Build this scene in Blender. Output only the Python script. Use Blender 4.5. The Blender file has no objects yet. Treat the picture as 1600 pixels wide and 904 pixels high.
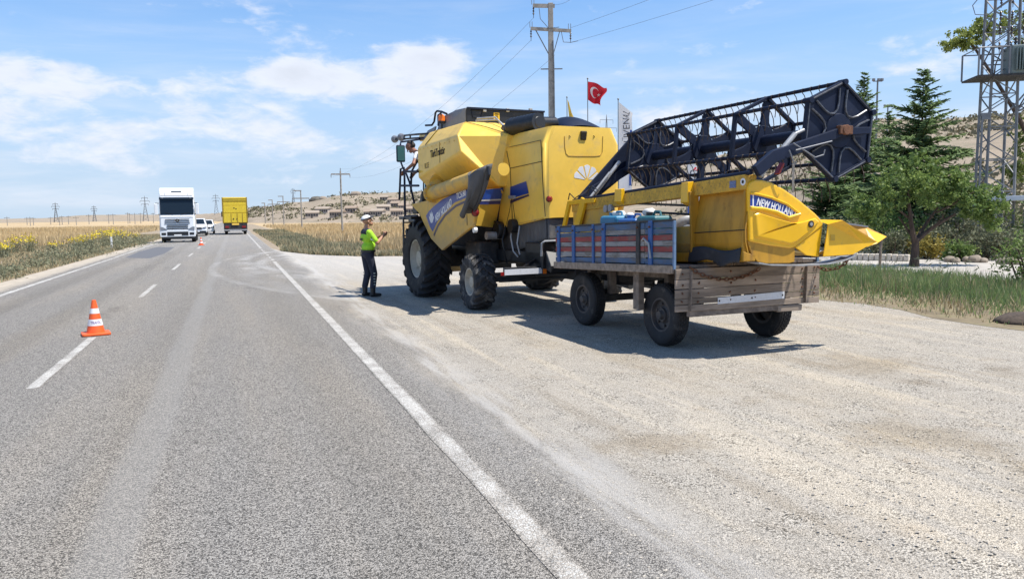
import bpy, bmesh, math, random
import numpy as np
from mathutils import Vector, Matrix, noise as mnoise
R = math.radians
random.seed(7)
rng = np.random.default_rng(7)
SC = bpy.context.scene
COL = SC.collection

# ------------------------------------------------------------------ camera
F_PX, CAM_H = 1200.0, 1.7
YAW, PITCH, ROLL = R(19.78), R(5.54), R(-0.8)
_fw = np.array([math.sin(YAW)*math.cos(PITCH), math.cos(YAW)*math.cos(PITCH), -math.sin(PITCH)])
_r0 = np.array([math.cos(YAW), -math.sin(YAW), 0.0])
_u0 = np.cross(_r0, _fw)
_rt = math.cos(ROLL)*_r0 + math.sin(ROLL)*_u0
_up = math.cos(ROLL)*_u0 - math.sin(ROLL)*_r0
EYE = np.array([0, 0, CAM_H])
cam_d = bpy.data.cameras.new('camera')
cam_d.sensor_fit = 'HORIZONTAL'; cam_d.sensor_width = 36.0
cam_d.lens = 36.0*F_PX/1600.0
cam_d.clip_start = 0.05; cam_d.clip_end = 20000
cam = bpy.data.objects.new('camera', cam_d); COL.objects.link(cam)
cam.matrix_world = Matrix(((_rt[0], _up[0], -_fw[0], 0), (_rt[1], _up[1], -_fw[1], 0), (_rt[2], _up[2], -_fw[2], CAM_H), (0, 0, 0, 1)))
SC.camera = cam

# ------------------------------------------------------------------ light
SUN_EL = R(64.0)
SUN_H = Vector((0.82, -0.57, 0)).normalized()
sun_dir = Vector((SUN_H.x*math.cos(SUN_EL), SUN_H.y*math.cos(SUN_EL), math.sin(SUN_EL)))
sd = bpy.data.lights.new('sun', 'SUN'); sd.energy = 5.0; sd.angle = R(0.53); sd.color = (1.0, 0.95, 0.87)
sun = bpy.data.objects.new('sun', sd); COL.objects.link(sun)
sun.rotation_euler = (-sun_dir).to_track_quat('-Z', 'Y').to_euler()
sun.location = (0, 0, 60)
SC.view_settings.view_transform = 'Standard'; SC.view_settings.look = 'None'
SC.view_settings.gamma = 1.0; SC.view_settings.use_curve_mapping = False
SC.view_settings.exposure = 0.42
SC.cycles.use_denoising = True
SC.cycles.max_bounces = 6; SC.cycles.transparent_max_bounces = 8

def nd(nt, typ, **kw):
    n = nt.nodes.new(typ)
    for k, v in kw.items():
        if k == 'inp':
            for i, val in v.items(): n.inputs[i].default_value = val
        else: setattr(n, k, v)
    return n
def lk(nt, a, b): nt.links.new(a, b)
def mth(nt, op, a, b=None, c=None, clamp=False):
    n = nt.nodes.new('ShaderNodeMath'); n.operation = op; n.use_clamp = clamp
    for i, s in enumerate((a, b, c)):
        if s is None: continue
        if isinstance(s, (int, float)): n.inputs[i].default_value = s
        else: nt.links.new(s, n.inputs[i])
    return n.outputs[0]
def mixc(nt, f, a, b, blend='MIX'):
    n = nt.nodes.new('ShaderNodeMix'); n.data_type = 'RGBA'; n.blend_type = blend
    if isinstance(f, (int, float)): n.inputs[0].default_value = f
    else: nt.links.new(f, n.inputs[0])
    for s, i in ((a, 6), (b, 7)):
        if isinstance(s, tuple): n.inputs[i].default_value = (s[0], s[1], s[2], 1)
        else: nt.links.new(s, n.inputs[i])
    return n.outputs[2]
def smooth(nt, v, a, b):
    n = nt.nodes.new('ShaderNodeMapRange'); n.interpolation_type = 'SMOOTHSTEP'
    nt.links.new(v, n.inputs[0]); n.inputs[1].default_value = a; n.inputs[2].default_value = b
    return n.outputs[0]
def noise_tex(nt, vec, scale, detail=3, rough=0.55, dist=0.0):
    n = nt.nodes.new('ShaderNodeTexNoise'); n.inputs['Scale'].default_value = scale
    n.inputs['Detail'].default_value = detail; n.inputs['Roughness'].default_value = rough; n.inputs['Distortion'].default_value = dist
    if vec is not None: nt.links.new(vec, n.inputs['Vector'])
    return n.outputs[0]
def mapping(nt, vec, scale=(1, 1, 1), loc=(0, 0, 0), rot=(0, 0, 0)):
    n = nt.nodes.new('ShaderNodeMapping'); nt.links.new(vec, n.inputs[0])
    n.inputs['Scale'].default_value = scale; n.inputs['Location'].default_value = loc; n.inputs['Rotation'].default_value = rot
    return n.outputs[0]

# ------------------------------------------------------------------ sky with clouds
W = bpy.data.worlds.new('World'); SC.world = W; W.use_nodes = True
nt = W.node_tree; nt.nodes.clear()
out = nd(nt, 'ShaderNodeOutputWorld'); bg = nd(nt, 'ShaderNodeBackground'); bg.inputs[1].default_value = 0.12
sky = nd(nt, 'ShaderNodeTexSky'); sky.sky_type = 'NISHITA'; sky.sun_disc = False
sky.sun_elevation = SUN_EL
sky.sun_rotation = math.atan2(SUN_H.x, SUN_H.y)
sky.altitude = 900; sky.air_density = 1.0; sky.dust_density = 0.35; sky.ozone_density = 2.2
tc = nd(nt, 'ShaderNodeTexCoord'); sep = nd(nt, 'ShaderNodeSeparateXYZ'); lk(nt, tc.outputs['Generated'], sep.inputs[0])
el = mth(nt, 'ARCSINE', sep.outputs[2])
azm = mth(nt, 'ARCTAN2', sep.outputs[0], sep.outputs[1])
cmb = nd(nt, 'ShaderNodeCombineXYZ')
lk(nt, azm, cmb.inputs[0]); lk(nt, mth(nt, 'MULTIPLY', el, 2.6), cmb.inputs[1])
vec = cmb.outputs[0]
n1 = noise_tex(nt, mapping(nt, vec, (6.4, 6.4, 1), (3.1, 0.4, 0)), 1.0, 8, 0.58, 0.2)
n2 = noise_tex(nt, mapping(nt, vec, (3.0, 9.0, 1), (1.3, 5.2, 0)), 1.0, 6, 0.6, 0.4)
def bump_at(a0, e0, aw, ew):
    a = mth(nt, 'DIVIDE', mth(nt, 'SUBTRACT', azm, a0), aw); e = mth(nt, 'DIVIDE', mth(nt, 'SUBTRACT', el, e0), ew)
    q = mth(nt, 'ADD', mth(nt, 'MULTIPLY', a, a), mth(nt, 'MULTIPLY', e, e))
    return mth(nt, 'POWER', 2.718, mth(nt, 'MULTIPLY', q, -1.0))
def az_px(x): return YAW + math.atan((x-800)/F_PX)
def el_px(x, y): return math.atan((342-(x-366)*0.01396-y)/math.hypot(F_PX, x-800))
boost = None
for (x, y, wx, wy, k) in ((570, 132, 170, 34, .30), (665, 98, 95, 24, .26), (460, 112, 60, 18, .14), (230, 130, 150, 24, .17), (130, 105, 50, 14, .14), (40, 150, 100, 40, .13), (1060, 100, 90, 26, .20),
                          (480, 215, 420, 60, .17), (1240, 100, 60, 20, .10), (1470, 125, 120, 16, .10), (1050, 190, 80, 25, .12), (120, 200, 200, 50, .08)):
    b = mth(nt, 'MULTIPLY', bump_at(az_px(x), el_px(x, y), wx/F_PX, wy/F_PX), k)
    boost = b if boost is None else mth(nt, 'ADD', boost, b)
n3 = noise_tex(nt, mapping(nt, vec, (26, 26, 1), (7.7, 2.4, 0)), 1.0, 6, 0.62, 0.5)
dens = mth(nt, 'ADD', mth(nt, 'ADD', n1, mth(nt, 'MULTIPLY', mth(nt, 'SUBTRACT', n3, 0.5), 0.30)), boost)
cum = smooth(nt, dens, 0.57, 0.82)
wisp = mth(nt, 'MULTIPLY', smooth(nt, n2, 0.40, 0.78), 0.62)
low = smooth(nt, el, 0.30, 0.02)
mask = mth(nt, 'MAXIMUM', mth(nt, 'MULTIPLY', cum, 0.9), mth(nt, 'MULTIPLY', wisp, mth(nt, 'ADD', 0.25, low)))
mask = mth(nt, 'MULTIPLY', mask, smooth(nt, el, -0.01, 0.03), clamp=True)
edge = mth(nt, 'MULTIPLY', mth(nt, 'SUBTRACT', 1.04, mth(nt, 'MULTIPLY', smooth(nt, dens, 0.82, 1.05), 0.12)), mth(nt, 'ADD', 0.90, mth(nt, 'MULTIPLY', n3, 0.20)))
ccol = nd(nt, 'ShaderNodeCombineXYZ'); 
lk(nt, mth(nt, 'MULTIPLY', edge, 5.3), ccol.inputs[0]); lk(nt, mth(nt, 'MULTIPLY', edge, 5.55), ccol.inputs[1]); lk(nt, mth(nt, 'MULTIPLY', edge, 6.15), ccol.inputs[2])
base = mixc(nt, mth(nt, 'MULTIPLY', smooth(nt, el, 0.34, 0.02), 0.88), mixc(nt, 1.0, sky.outputs[0], (0.80, 1.08, 1.27), 'MULTIPLY'), (3.35, 4.15, 5.4))
skyc = mixc(nt, mask, base, ccol.outputs[0])
lk(nt, skyc, bg.inputs[0]); lk(nt, bg.outputs[0], out.inputs[0])

# ------------------------------------------------------------------ pixel -> place helpers
def ray(x, y): return _fw + _rt*(x-800)/F_PX - _up*(y-452)/F_PX
def gnd(x, y, z=0.0):
    d = ray(x, y); return Vector(EYE + d*((z-CAM_H)/d[2]))
def at_dist(x, D, z=0.0):
    d = ray(x, 330); h = np.array([d[0], d[1]]); h /= np.linalg.norm(h)
    return Vector((h[0]*D, h[1]*D, z))
def z_at(x, y, D):
    d = ray(x, y); return CAM_H + d[2]/math.hypot(d[0], d[1])*D
class Frame:
    def __init__(s, o, ang, shift):
        a = R(ang); s.ang = a
        s.w = np.array([math.cos(a), math.sin(a), 0]); s.u = np.array([-math.sin(a), math.cos(a), 0])
        s.o = np.array(o, float) + s.w*shift; s.shift = shift
    def loc(s, P): d = P-s.o; return (float(d@s.w), float(d@s.u), float(d[2]))
    def _pl(s, x, y, n, k):
        d = ray(x, y); p0 = s.o+n*k; return s.loc(EYE + d*(((p0-EYE)@n)/(d@n)))
    def X(s, x, y, k): return s._pl(x, y, s.w, k)          # on the plane local x = k
    def Y(s, x, y, k): return s._pl(x, y, s.u, k)          # on the plane local y = k
CF = Frame([4.15, 13.36, 0], 6.0, 1.35)
TF = Frame([5.17, 8.55, 0], 3.3, 0.82)

# ------------------------------------------------------------------ mesh builder
class MB:
    def __init__(s): s.v = []; s.f = []; s.m = []
    def add(s, vs, fs, mi=0):
        o = len(s.v); s.v.extend(tuple(map(float, p)) for p in vs)
        for f in fs: s.f.append(tuple(o+i for i in f)); s.m.append(mi)
        return s
    def box(s, x0, x1, y0, y1, z0, z1, mi=0):
        vs = [(x, y, z) for z in (z0, z1) for y in (y0, y1) for x in (x0, x1)]
        return s.add(vs, [(0, 2, 3, 1), (4, 5, 7, 6), (0, 1, 5, 4), (2, 6, 7, 3), (0, 4, 6, 2), (1, 3, 7, 5)], mi)
    def bar(s, p0, p1, w, h, up=(0, 0, 1), mi=0):
        p0, p1 = Vector(p0), Vector(p1); d = (p1-p0).normalized(); up = Vector(up)
        sx = d.cross(up)
        if sx.length < 1e-4: sx = d.cross(Vector((1, 0, 0)))
        sx.normalize(); sy = sx.cross(d)
        vs = [p+sx*a*w/2+sy*b*h/2 for p in (p0, p1) for a, b in ((-1, -1), (1, -1), (1, 1), (-1, 1))]
        return s.add(vs, [(0, 1, 2, 3), (7, 6, 5, 4), (0, 4, 5, 1), (1, 5, 6, 2), (2, 6, 7, 3), (3, 7, 4, 0)], mi)
    def tube(s, pts, r, n=8, mi=0, cap=True, r1=None):
        pts = [Vector(p) for p in pts]; N = len(pts); rings = []
        a = None
        for i, p in enumerate(pts):
            d = (pts[min(i+1, N-1)]-pts[max(i-1, 0)]).normalized()
            if a is None:
                a = d.orthogonal().normalized()
            else:
                a = (a-d*a.dot(d))
                a = a.normalized() if a.length > 1e-6 else d.orthogonal().normalized()
            b = d.cross(a)
            rr = r[i] if isinstance(r, (list, tuple)) else (r if r1 is None else r+(r1-r)*i/(N-1))
            rings.append([p+(a*math.cos(t)+b*math.sin(t))*rr for t in (2*math.pi*k/n for k in range(n))])
        vs = [q for g in rings for q in g]; fs = []
        for i in range(N-1):
            for k in range(n):
                k2 = (k+1) % n; fs.append((i*n+k, i*n+k2, (i+1)*n+k2, (i+1)*n+k))
        if cap: fs.append(tuple(range(n-1, -1, -1))); fs.append(tuple((N-1)*n+k for k in range(n)))
        return s.add(vs, fs, mi)
    def prism(s, poly, axis, a, b, mi=0):
        n = len(poly)
        def P(p, k):
            return {'x': (k, p[0], p[1]), 'y': (p[0], k, p[1]), 'z': (p[0], p[1], k)}[axis]
        vs = [P(p, a) for p in poly]+[P(p, b) for p in poly]
        fs = [tuple(range(n)), tuple(range(2*n-1, n-1, -1))]+[(i, (i+1) % n, n+(i+1) % n, n+i) for i in range(n)]
        return s.add(vs, fs, mi)
    def lathe(s, prof, c=(0, 0, 0), axis='x', n=24, mi=0):
        vs = []; m = len(prof)
        for k in range(n):
            t = 2*math.pi*k/n; ct, st = math.cos(t), math.sin(t)
            for (r, a) in prof:
                q = {'x': (a, r*ct, r*st), 'y': (r*ct, a, r*st), 'z': (r*ct, r*st, a)}[axis]
                vs.append((c[0]+q[0], c[1]+q[1], c[2]+q[2]))
        fs = []
        for k in range(n):
            k2 = (k+1) % n
            for i in range(m-1): fs.append((k*m+i, k*m+i+1, k2*m+i+1, k2*m+i))
        return s.add(vs, fs, mi)
    def ball(s, c, r, n=8, m=6, mi=0):
        rx, ry, rz = (r, r, r) if isinstance(r, (int, float)) else r
        vs = [(c[0], c[1], c[2]+rz)]; fs = []
        for i in range(1, m):
            ph = math.pi*i/m
            for k in range(n):
                t = 2*math.pi*k/n; vs.append((c[0]+rx*math.sin(ph)*math.cos(t), c[1]+ry*math.sin(ph)*math.sin(t), c[2]+rz*math.cos(ph)))
        vs.append((c[0], c[1], c[2]-rz)); L = len(vs)-1
        for k in range(n): fs.append((0, 1+k, 1+(k+1) % n)); fs.append((L, L-n+(k+1) % n, L-n+k))
        for i in range(m-2):
            for k in range(n):
                a = 1+i*n+k; b = 1+i*n+(k+1) % n; fs.append((a, a+n, b+n, b))
        return s.add(vs, fs, mi)
    def grid(s, fn, nu, nv, mi=0):
        vs = [fn(i/nu, j/nv) for j in range(nv+1) for i in range(nu+1)]
        fs = [(j*(nu+1)+i, j*(nu+1)+i+1, (j+1)*(nu+1)+i+1, (j+1)*(nu+1)+i) for j in range(nv) for i in range(nu)]
        return s.add(vs, fs, mi)
    def mesh(s, name, mats, smooth=False, recalc=True, ang=40):
        me = bpy.data.meshes.new(name); me.from_pydata(s.v, [], s.f)
        mats = mats if isinstance(mats, (list, tuple)) else [mats]
        for m in mats: me.materials.append(m)
        if len(mats) > 1: me.polygons.foreach_set('material_index', s.m)
        if recalc:
            bm = bmesh.new(); bm.from_mesh(me); bmesh.ops.recalc_face_normals(bm, faces=bm.faces); bm.to_mesh(me); bm.free()
        if smooth:
            me.polygons.foreach_set('use_smooth', [True]*len(me.polygons))
            if ang: me.set_sharp_from_angle(angle=R(ang))
        me.update(); return me
    def build(s, name, mats, parent=None, smooth=False, bevel=0, seg=2, loc=None, recalc=True, ang=40, thick=0):
        o = bpy.data.objects.new(name, s.mesh(name, mats, smooth, recalc, ang)); COL.objects.link(o)
        if parent is not None: o.parent = parent
        if loc is not None: o.location = loc
        if thick:
            m = o.modifiers.new('solid', 'SOLIDIFY'); m.thickness = thick; m.offset = 0
        if bevel:
            m = o.modifiers.new('bevel', 'BEVEL'); m.width = bevel; m.segments = seg; m.limit_method = 'ANGLE'; m.angle_limit = R(35)
        return o
def tag(o, label, cat, group=None, kind=None):
    if label: o['label'] = label
    if cat: o['category'] = cat
    if group: o['group'] = group
    if kind: o['kind'] = kind
    return o
def struct(o): o['kind'] = 'structure'; return o
def thing(name, label, cat, loc=(0, 0, 0), rz=0.0, group=None):
    o = bpy.data.objects.new(name, None); COL.objects.link(o); o.empty_display_size = 0.2
    o.location = loc; o.rotation_euler = (0, 0, rz)
    return tag(o, label, cat, group)
def dup(o, parent, loc=None, rot=None, name=None):
    c = o.copy(); COL.objects.link(c); c.parent = parent
    if loc is not None: c.location = loc
    if rot is not None: c.rotation_euler = rot
    return c
def dup_tree(o, parent=None):
    c = o.copy(); COL.objects.link(c); c.parent = parent
    for ch in list(o.children): dup_tree(ch, c)
    return c
def text_part(name, s, size, mat, parent, origin, xdir, ydir, ext=0.002, sx=1.0, align='LEFT', shear=0.0, bold=0.0):
    cu = bpy.data.curves.new('t', 'FONT'); cu.body = s; cu.size = size; cu.extrude = ext; cu.align_x = align; cu.shear = shear; cu.resolution_u = 3; cu.offset = bold
    t = bpy.data.objects.new('t', cu); COL.objects.link(t)
    bpy.context.view_layer.update()
    me = bpy.data.meshes.new_from_object(t.evaluated_get(bpy.context.evaluated_depsgraph_get()))
    bpy.data.objects.remove(t); bpy.data.curves.remove(cu)
    X = Vector(xdir).normalized(); Y = Vector(ydir).normalized(); Z = X.cross(Y).normalized()
    m = Matrix(((X.x*sx, Y.x, Z.x, origin[0]), (X.y*sx, Y.y, Z.y, origin[1]), (X.z*sx, Y.z, Z.z, origin[2]), (0, 0, 0, 1)))
    me.transform(m); me.materials.clear(); me.materials.append(mat); me.name = name
    o = bpy.data.objects.new(name, me); COL.objects.link(o); o.parent = parent
    return o

# ------------------------------------------------------------------ materials
def mat(name, col, rough=0.5, metal=0.0, var=0.10, scale=6.0, dirt=None, amt=0.0, dscale=3.0, bump=0.0, bscale=40.0, coat=0.0, stretch=(1, 1, 1), lowdirt=None, spec=0.5, obj_rand=0.0):
    m = bpy.data.materials.new(name); m.use_nodes = True; t = m.node_tree; b = t.nodes['Principled BSDF']
    tcn = nd(t, 'ShaderNodeTexCoord'); v = mapping(t, tcn.outputs['Object'], stretch)
    n = noise_tex(t, v, scale, 5, 0.6)
    c = mixc(t, smooth(t, n, 0.3, 0.7), tuple(x*(1-var) for x in col), tuple(min(1, x*(1+var)) for x in col))
    if obj_rand:
        oi = nd(t, 'ShaderNodeObjectInfo')
        hs = nd(t, 'ShaderNodeHueSaturation'); lk(t, c, hs.inputs['Color'])
        lk(t, mth(t, 'ADD', 1-obj_rand, mth(t, 'MULTIPLY', oi.outputs['Random'], 2*obj_rand)), hs.inputs['Value']); c = hs.outputs[0]
    rsock = None
    if dirt is not None and amt > 0:
        n2 = noise_tex(t, v, dscale, 7, 0.68, 0.3)
        k = smooth(t, n2, 0.62-0.35*amt, 0.86-0.25*amt)
        k = mth(t, 'MULTIPLY', k, min(1.0, 0.45+amt))
        if lowdirt is not None:
            sp = nd(t, 'ShaderNodeSeparateXYZ'); lk(t, tcn.outputs['Object'], sp.inputs[0])
            zz = mth(t, 'ADD', sp.outputs[2], mth(t, 'MULTIPLY', mth(t, 'SUBTRACT', n2, 0.5), 0.9))
            k = mth(t, 'MAXIMUM', k, mth(t, 'MULTIPLY', smooth(t, zz, lowdirt[1], lowdirt[0]), lowdirt[2]))
        c = mixc(t, k, c, dirt)
        rsock = mth(t, 'ADD', rough, mth(t, 'MULTIPLY', k, max(0, 0.85-rough)))
    lk(t, c, b.inputs['Base Color'])
    if rsock is not None: lk(t, rsock, b.inputs['Roughness'])
    else: b.inputs['Roughness'].default_value = rough
    b.inputs['Metallic'].default_value = metal
    b.inputs['Specular IOR Level'].default_value = spec
    if coat: b.inputs['Coat Weight'].default_value = coat; b.inputs['Coat Roughness'].default_value = 0.12
    if bump:
        bn = nd(t, 'ShaderNodeBump'); bn.inputs['Strength'].default_value = bump; bn.inputs['Distance'].default_value = 0.01
        lk(t, noise_tex(t, v, bscale, 4, 0.6), bn.inputs['Height']); lk(t, bn.outputs[0], b.inputs['Normal'])
    return m
def leafmat(name, c1, c2, rough=0.6, trans=0.25, scale=0.8, vscale=None):
    m = bpy.data.materials.new(name); m.use_nodes = True; t = m.node_tree; b = t.nodes['Principled BSDF']
    g = nd(t, 'ShaderNodeNewGeometry'); tcn = nd(t, 'ShaderNodeTexCoord')
    n = noise_tex(t, tcn.outputs['Object'], scale, 3, 0.6)
    k = mth(t, 'ADD', mth(t, 'MULTIPLY', g.outputs['Random Per Island'], 0.65), mth(t, 'MULTIPLY', smooth(t, n, 0.3, 0.7), 0.35))
    c = mixc(t, k, c1, c2)
    lk(t, c, b.inputs['Base Color']); b.inputs['Roughness'].default_value = rough; b.inputs['Specular IOR Level'].default_value = 0.3
    if trans:
        tr = nd(t, 'ShaderNodeBsdfTranslucent'); lk(t, c, tr.inputs[0]); ms = nd(t, 'ShaderNodeMixShader'); ms.inputs[0].default_value = trans
        o = t.nodes['Material Output']; lk(t, b.outputs[0], ms.inputs[1]); lk(t, tr.outputs[0], ms.inputs[2]); lk(t, ms.outputs[0], o.inputs[0])
    return m
def glassmat(name, col, rough=0.05, trans=0.0, alpha=1.0):
    m = bpy.data.materials.new(name); m.use_nodes = True; b = m.node_tree.nodes['Principled BSDF']
    b.inputs['Base Color'].default_value = (*col, 1); b.inputs['Roughness'].default_value = rough
    b.inputs['Transmission Weight'].default_value = trans; b.inputs['Alpha'].default_value = alpha; b.inputs['IOR'].default_value = 1.35
    return m
DUST = (0.36, 0.29, 0.21)
YEL = (0.88, 0.56, 0.082)
m_yel = mat('yellow_paint', YEL, 0.42, var=0.07, scale=2.0, dirt=(0.50, 0.36, 0.16), amt=0.28, dscale=3.2, coat=0.12, bump=0.04, bscale=5)
m_yel_dusty = mat('dusty_yellow_paint', (0.70, 0.41, 0.05), 0.5, var=0.08, scale=3.0, dirt=(0.42, 0.31, 0.16), amt=0.55, dscale=3.0, bump=0.1, bscale=20, lowdirt=(1.15, 1.6, 0.75))
m_yel_back = mat('shaded_dirty_yellow_paint', (0.46, 0.235, 0.016), 0.55, var=0.16, scale=5, dirt=(0.20, 0.10, 0.03), amt=0.32, dscale=7, bump=0.2, bscale=30, stretch=(1, 1, .35))  # header yellow with the back sheet's shade painted in, plus real dirt
m_yel_chaff = mat('chaff_covered_yellow_paint', (0.62, 0.36, 0.04), 0.7, var=0.15, scale=9, dirt=(0.22, 0.15, 0.06), amt=0.5, dscale=28, bump=0.5, bscale=60)
m_yel_head = mat('header_yellow_paint', (0.86, 0.48, 0.012), 0.32, var=0.05, scale=3, dirt=(0.42, 0.27, 0.07), amt=0.24, dscale=7, coat=0.2, bump=0.05, bscale=8)
m_blk = mat('black_paint', (0.012, 0.0135, 0.017), 0.42, var=0.2, scale=4, dirt=(0.12, 0.11, 0.10), amt=0.22, dscale=5)
m_navyblk = mat('reel_black_paint', (0.011, 0.017, 0.038), 0.55, spec=0.2, var=0.2, scale=4, dirt=(0.07, 0.068, 0.066), amt=0.12, dscale=6)
m_edge = mat('highlit_black_edge', (0.09, 0.095, 0.11), 0.4, metal=0.2, var=0.4, scale=20)  # reel black lightened, edge highlights painted into the colour
m_under = mat('oily_underbody', (0.03, 0.03, 0.032), 0.7, var=0.3, scale=7, dirt=(0.11, 0.09, 0.07), amt=0.4, dscale=5)
m_grey = mat('grey_plastic', (0.19, 0.20, 0.22), 0.5, var=0.08, scale=4, dirt=(0.30, 0.27, 0.22), amt=0.2)
m_steel = mat('worn_steel', (0.36, 0.365, 0.37), 0.5, metal=0.3, var=0.15, scale=9, dirt=(0.18, 0.13, 0.09), amt=0.25)
m_rust = mat('rusty_steel', (0.14, 0.06, 0.03), 0.8, var=0.35, scale=18, bump=0.3)
m_rubber = mat('tyre_rubber', (0.018, 0.018, 0.02), 0.75, var=0.2, scale=10, dirt=(0.16, 0.14, 0.12), amt=0.22, dscale=6, bump=0.2, bscale=60)
m_rubber_dusty = mat('dusty_tyre_rubber', (0.028, 0.028, 0.03), 0.85, var=0.2, scale=10, dirt=(0.30, 0.28, 0.25), amt=0.42, dscale=5, bump=0.2, bscale=60)
m_rim_cream = mat('cream_rim_paint', (0.48, 0.44, 0.36), 0.5, var=0.12, dirt=(0.22, 0.18, 0.13), amt=0.4, dscale=6)
m_rim_dark = mat('dark_rim_paint', (0.06, 0.055, 0.055), 0.6, var=0.2, dirt=(0.18, 0.13, 0.09), amt=0.4, dscale=8)
m_white = mat('white_paint', (0.80, 0.80, 0.79), 0.35, var=0.03, dirt=(0.5, 0.46, 0.4), amt=0.06, coat=0.3)
m_whitepl = mat('white_reflective_plate', (0.66, 0.67, 0.70), 0.4, var=0.06, scale=30, dirt=(0.30, 0.27, 0.24), amt=0.2, dscale=9)
m_red = mat('red_plastic', (0.24, 0.012, 0.012), 0.25, var=0.1)
m_orange = mat('orange_plastic', (0.85, 0.20, 0.02), 0.3, var=0.1)
m_blue = mat('blue_decal', (0.012, 0.045, 0.26), 0.35, var=0.06, dirt=DUST, amt=0.14)
m_bluelit = mat('sunlit_blue_decal', (0.010, 0.085, 0.46), 0.35, var=0.06, dirt=DUST, amt=0.08)  # blue decal with the sunlight on the rear facet put into its colour
m_purple = mat('dark_stripe_decal', (0.05, 0.03, 0.07), 0.4)
m_decalwhite = mat('white_decal', (0.75, 0.76, 0.78), 0.4, var=0.05, dirt=(.4, .38, .35), amt=0.15, dscale=20)
m_seam = mat('panel_gap', (0.035, 0.024, 0.012), 0.8)
m_cloth = mat('rubber_cloth', (0.09, 0.092, 0.098), 0.75, var=0.12, scale=3, dirt=(0.20, 0.18, 0.16), amt=0.3, dscale=3, bump=0.2, bscale=12)
m_darkcloth = mat('black_cloth', (0.028, 0.03, 0.036), 0.7, var=0.2, scale=3, dirt=(0.10, 0.095, 0.09), amt=0.2)
m_glass = glassmat('tinted_glass', (0.40, 0.62, 0.66), 0.03, 0.85)
m_glassdark = glassmat('dark_windscreen', (0.012, 0.02, 0.03), 0.06)
m_wood = mat('weathered_wood', (0.26, 0.205, 0.16), 0.85, var=0.28, scale=14, dirt=(0.10, 0.075, 0.055), amt=0.35, dscale=10, stretch=(0.12, 1, 1), bump=0.6, bscale=30, obj_rand=0.22)
m_wood_end = mat('bed_timber', (0.20, 0.16, 0.13), 0.9, var=0.3, scale=10, dirt=(0.08, 0.06, 0.05), amt=0.4, dscale=6, bump=0.5, obj_rand=0.2)
def painted_board(name, col): return mat(name, col, 0.75, var=0.15, scale=10, dirt=(0.14, 0.12, 0.10), amt=0.56, dscale=13, stretch=(1, 0.3, 1), bump=0.5, bscale=25, obj_rand=0.15)
m_bd_white = painted_board('flaking_white_board', (0.28, 0.28, 0.28))
m_bd_blue = painted_board('flaking_blue_board', (0.06, 0.11, 0.20))
m_bd_red = painted_board('flaking_red_board', (0.28, 0.05, 0.045))
m_post_blue = mat('chipped_blue_steel', (0.022, 0.095, 0.29), 0.5, var=0.15, scale=9, dirt=(0.09, 0.08, 0.07), amt=0.3, dscale=9)

# ------------------------------------------------------------------ ground materials
def stones(t, vec, scale, lo, hi, gap=0.35, dk=(0.0, 1.0)):
    vo = nd(t, 'ShaderNodeTexVoronoi'); vo.inputs['Scale'].default_value = scale; lk(t, vec, vo.inputs['Vector'])
    sp = nd(t, 'ShaderNodeSeparateColor'); lk(t, vo.outputs['Color'], sp.inputs[0])
    k = smooth(t, sp.outputs[0], dk[0], dk[1])
    c = mixc(t, k, lo, hi)
    g = smooth(t, vo.outputs['Distance'], 0.30, 0.75)
    c = mixc(t, mth(t, 'MULTIPLY', g, gap), c, tuple(x*0.28 for x in lo))
    return c, sp.outputs[0], vo.outputs['Distance']
def xyz(t):
    tcn = nd(t, 'ShaderNodeTexCoord'); sp = nd(t, 'ShaderNodeSeparateXYZ'); lk(t, tcn.outputs['Object'], sp.inputs[0])
    return tcn.outputs['Object'], sp.outputs[0], sp.outputs[1]
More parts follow.
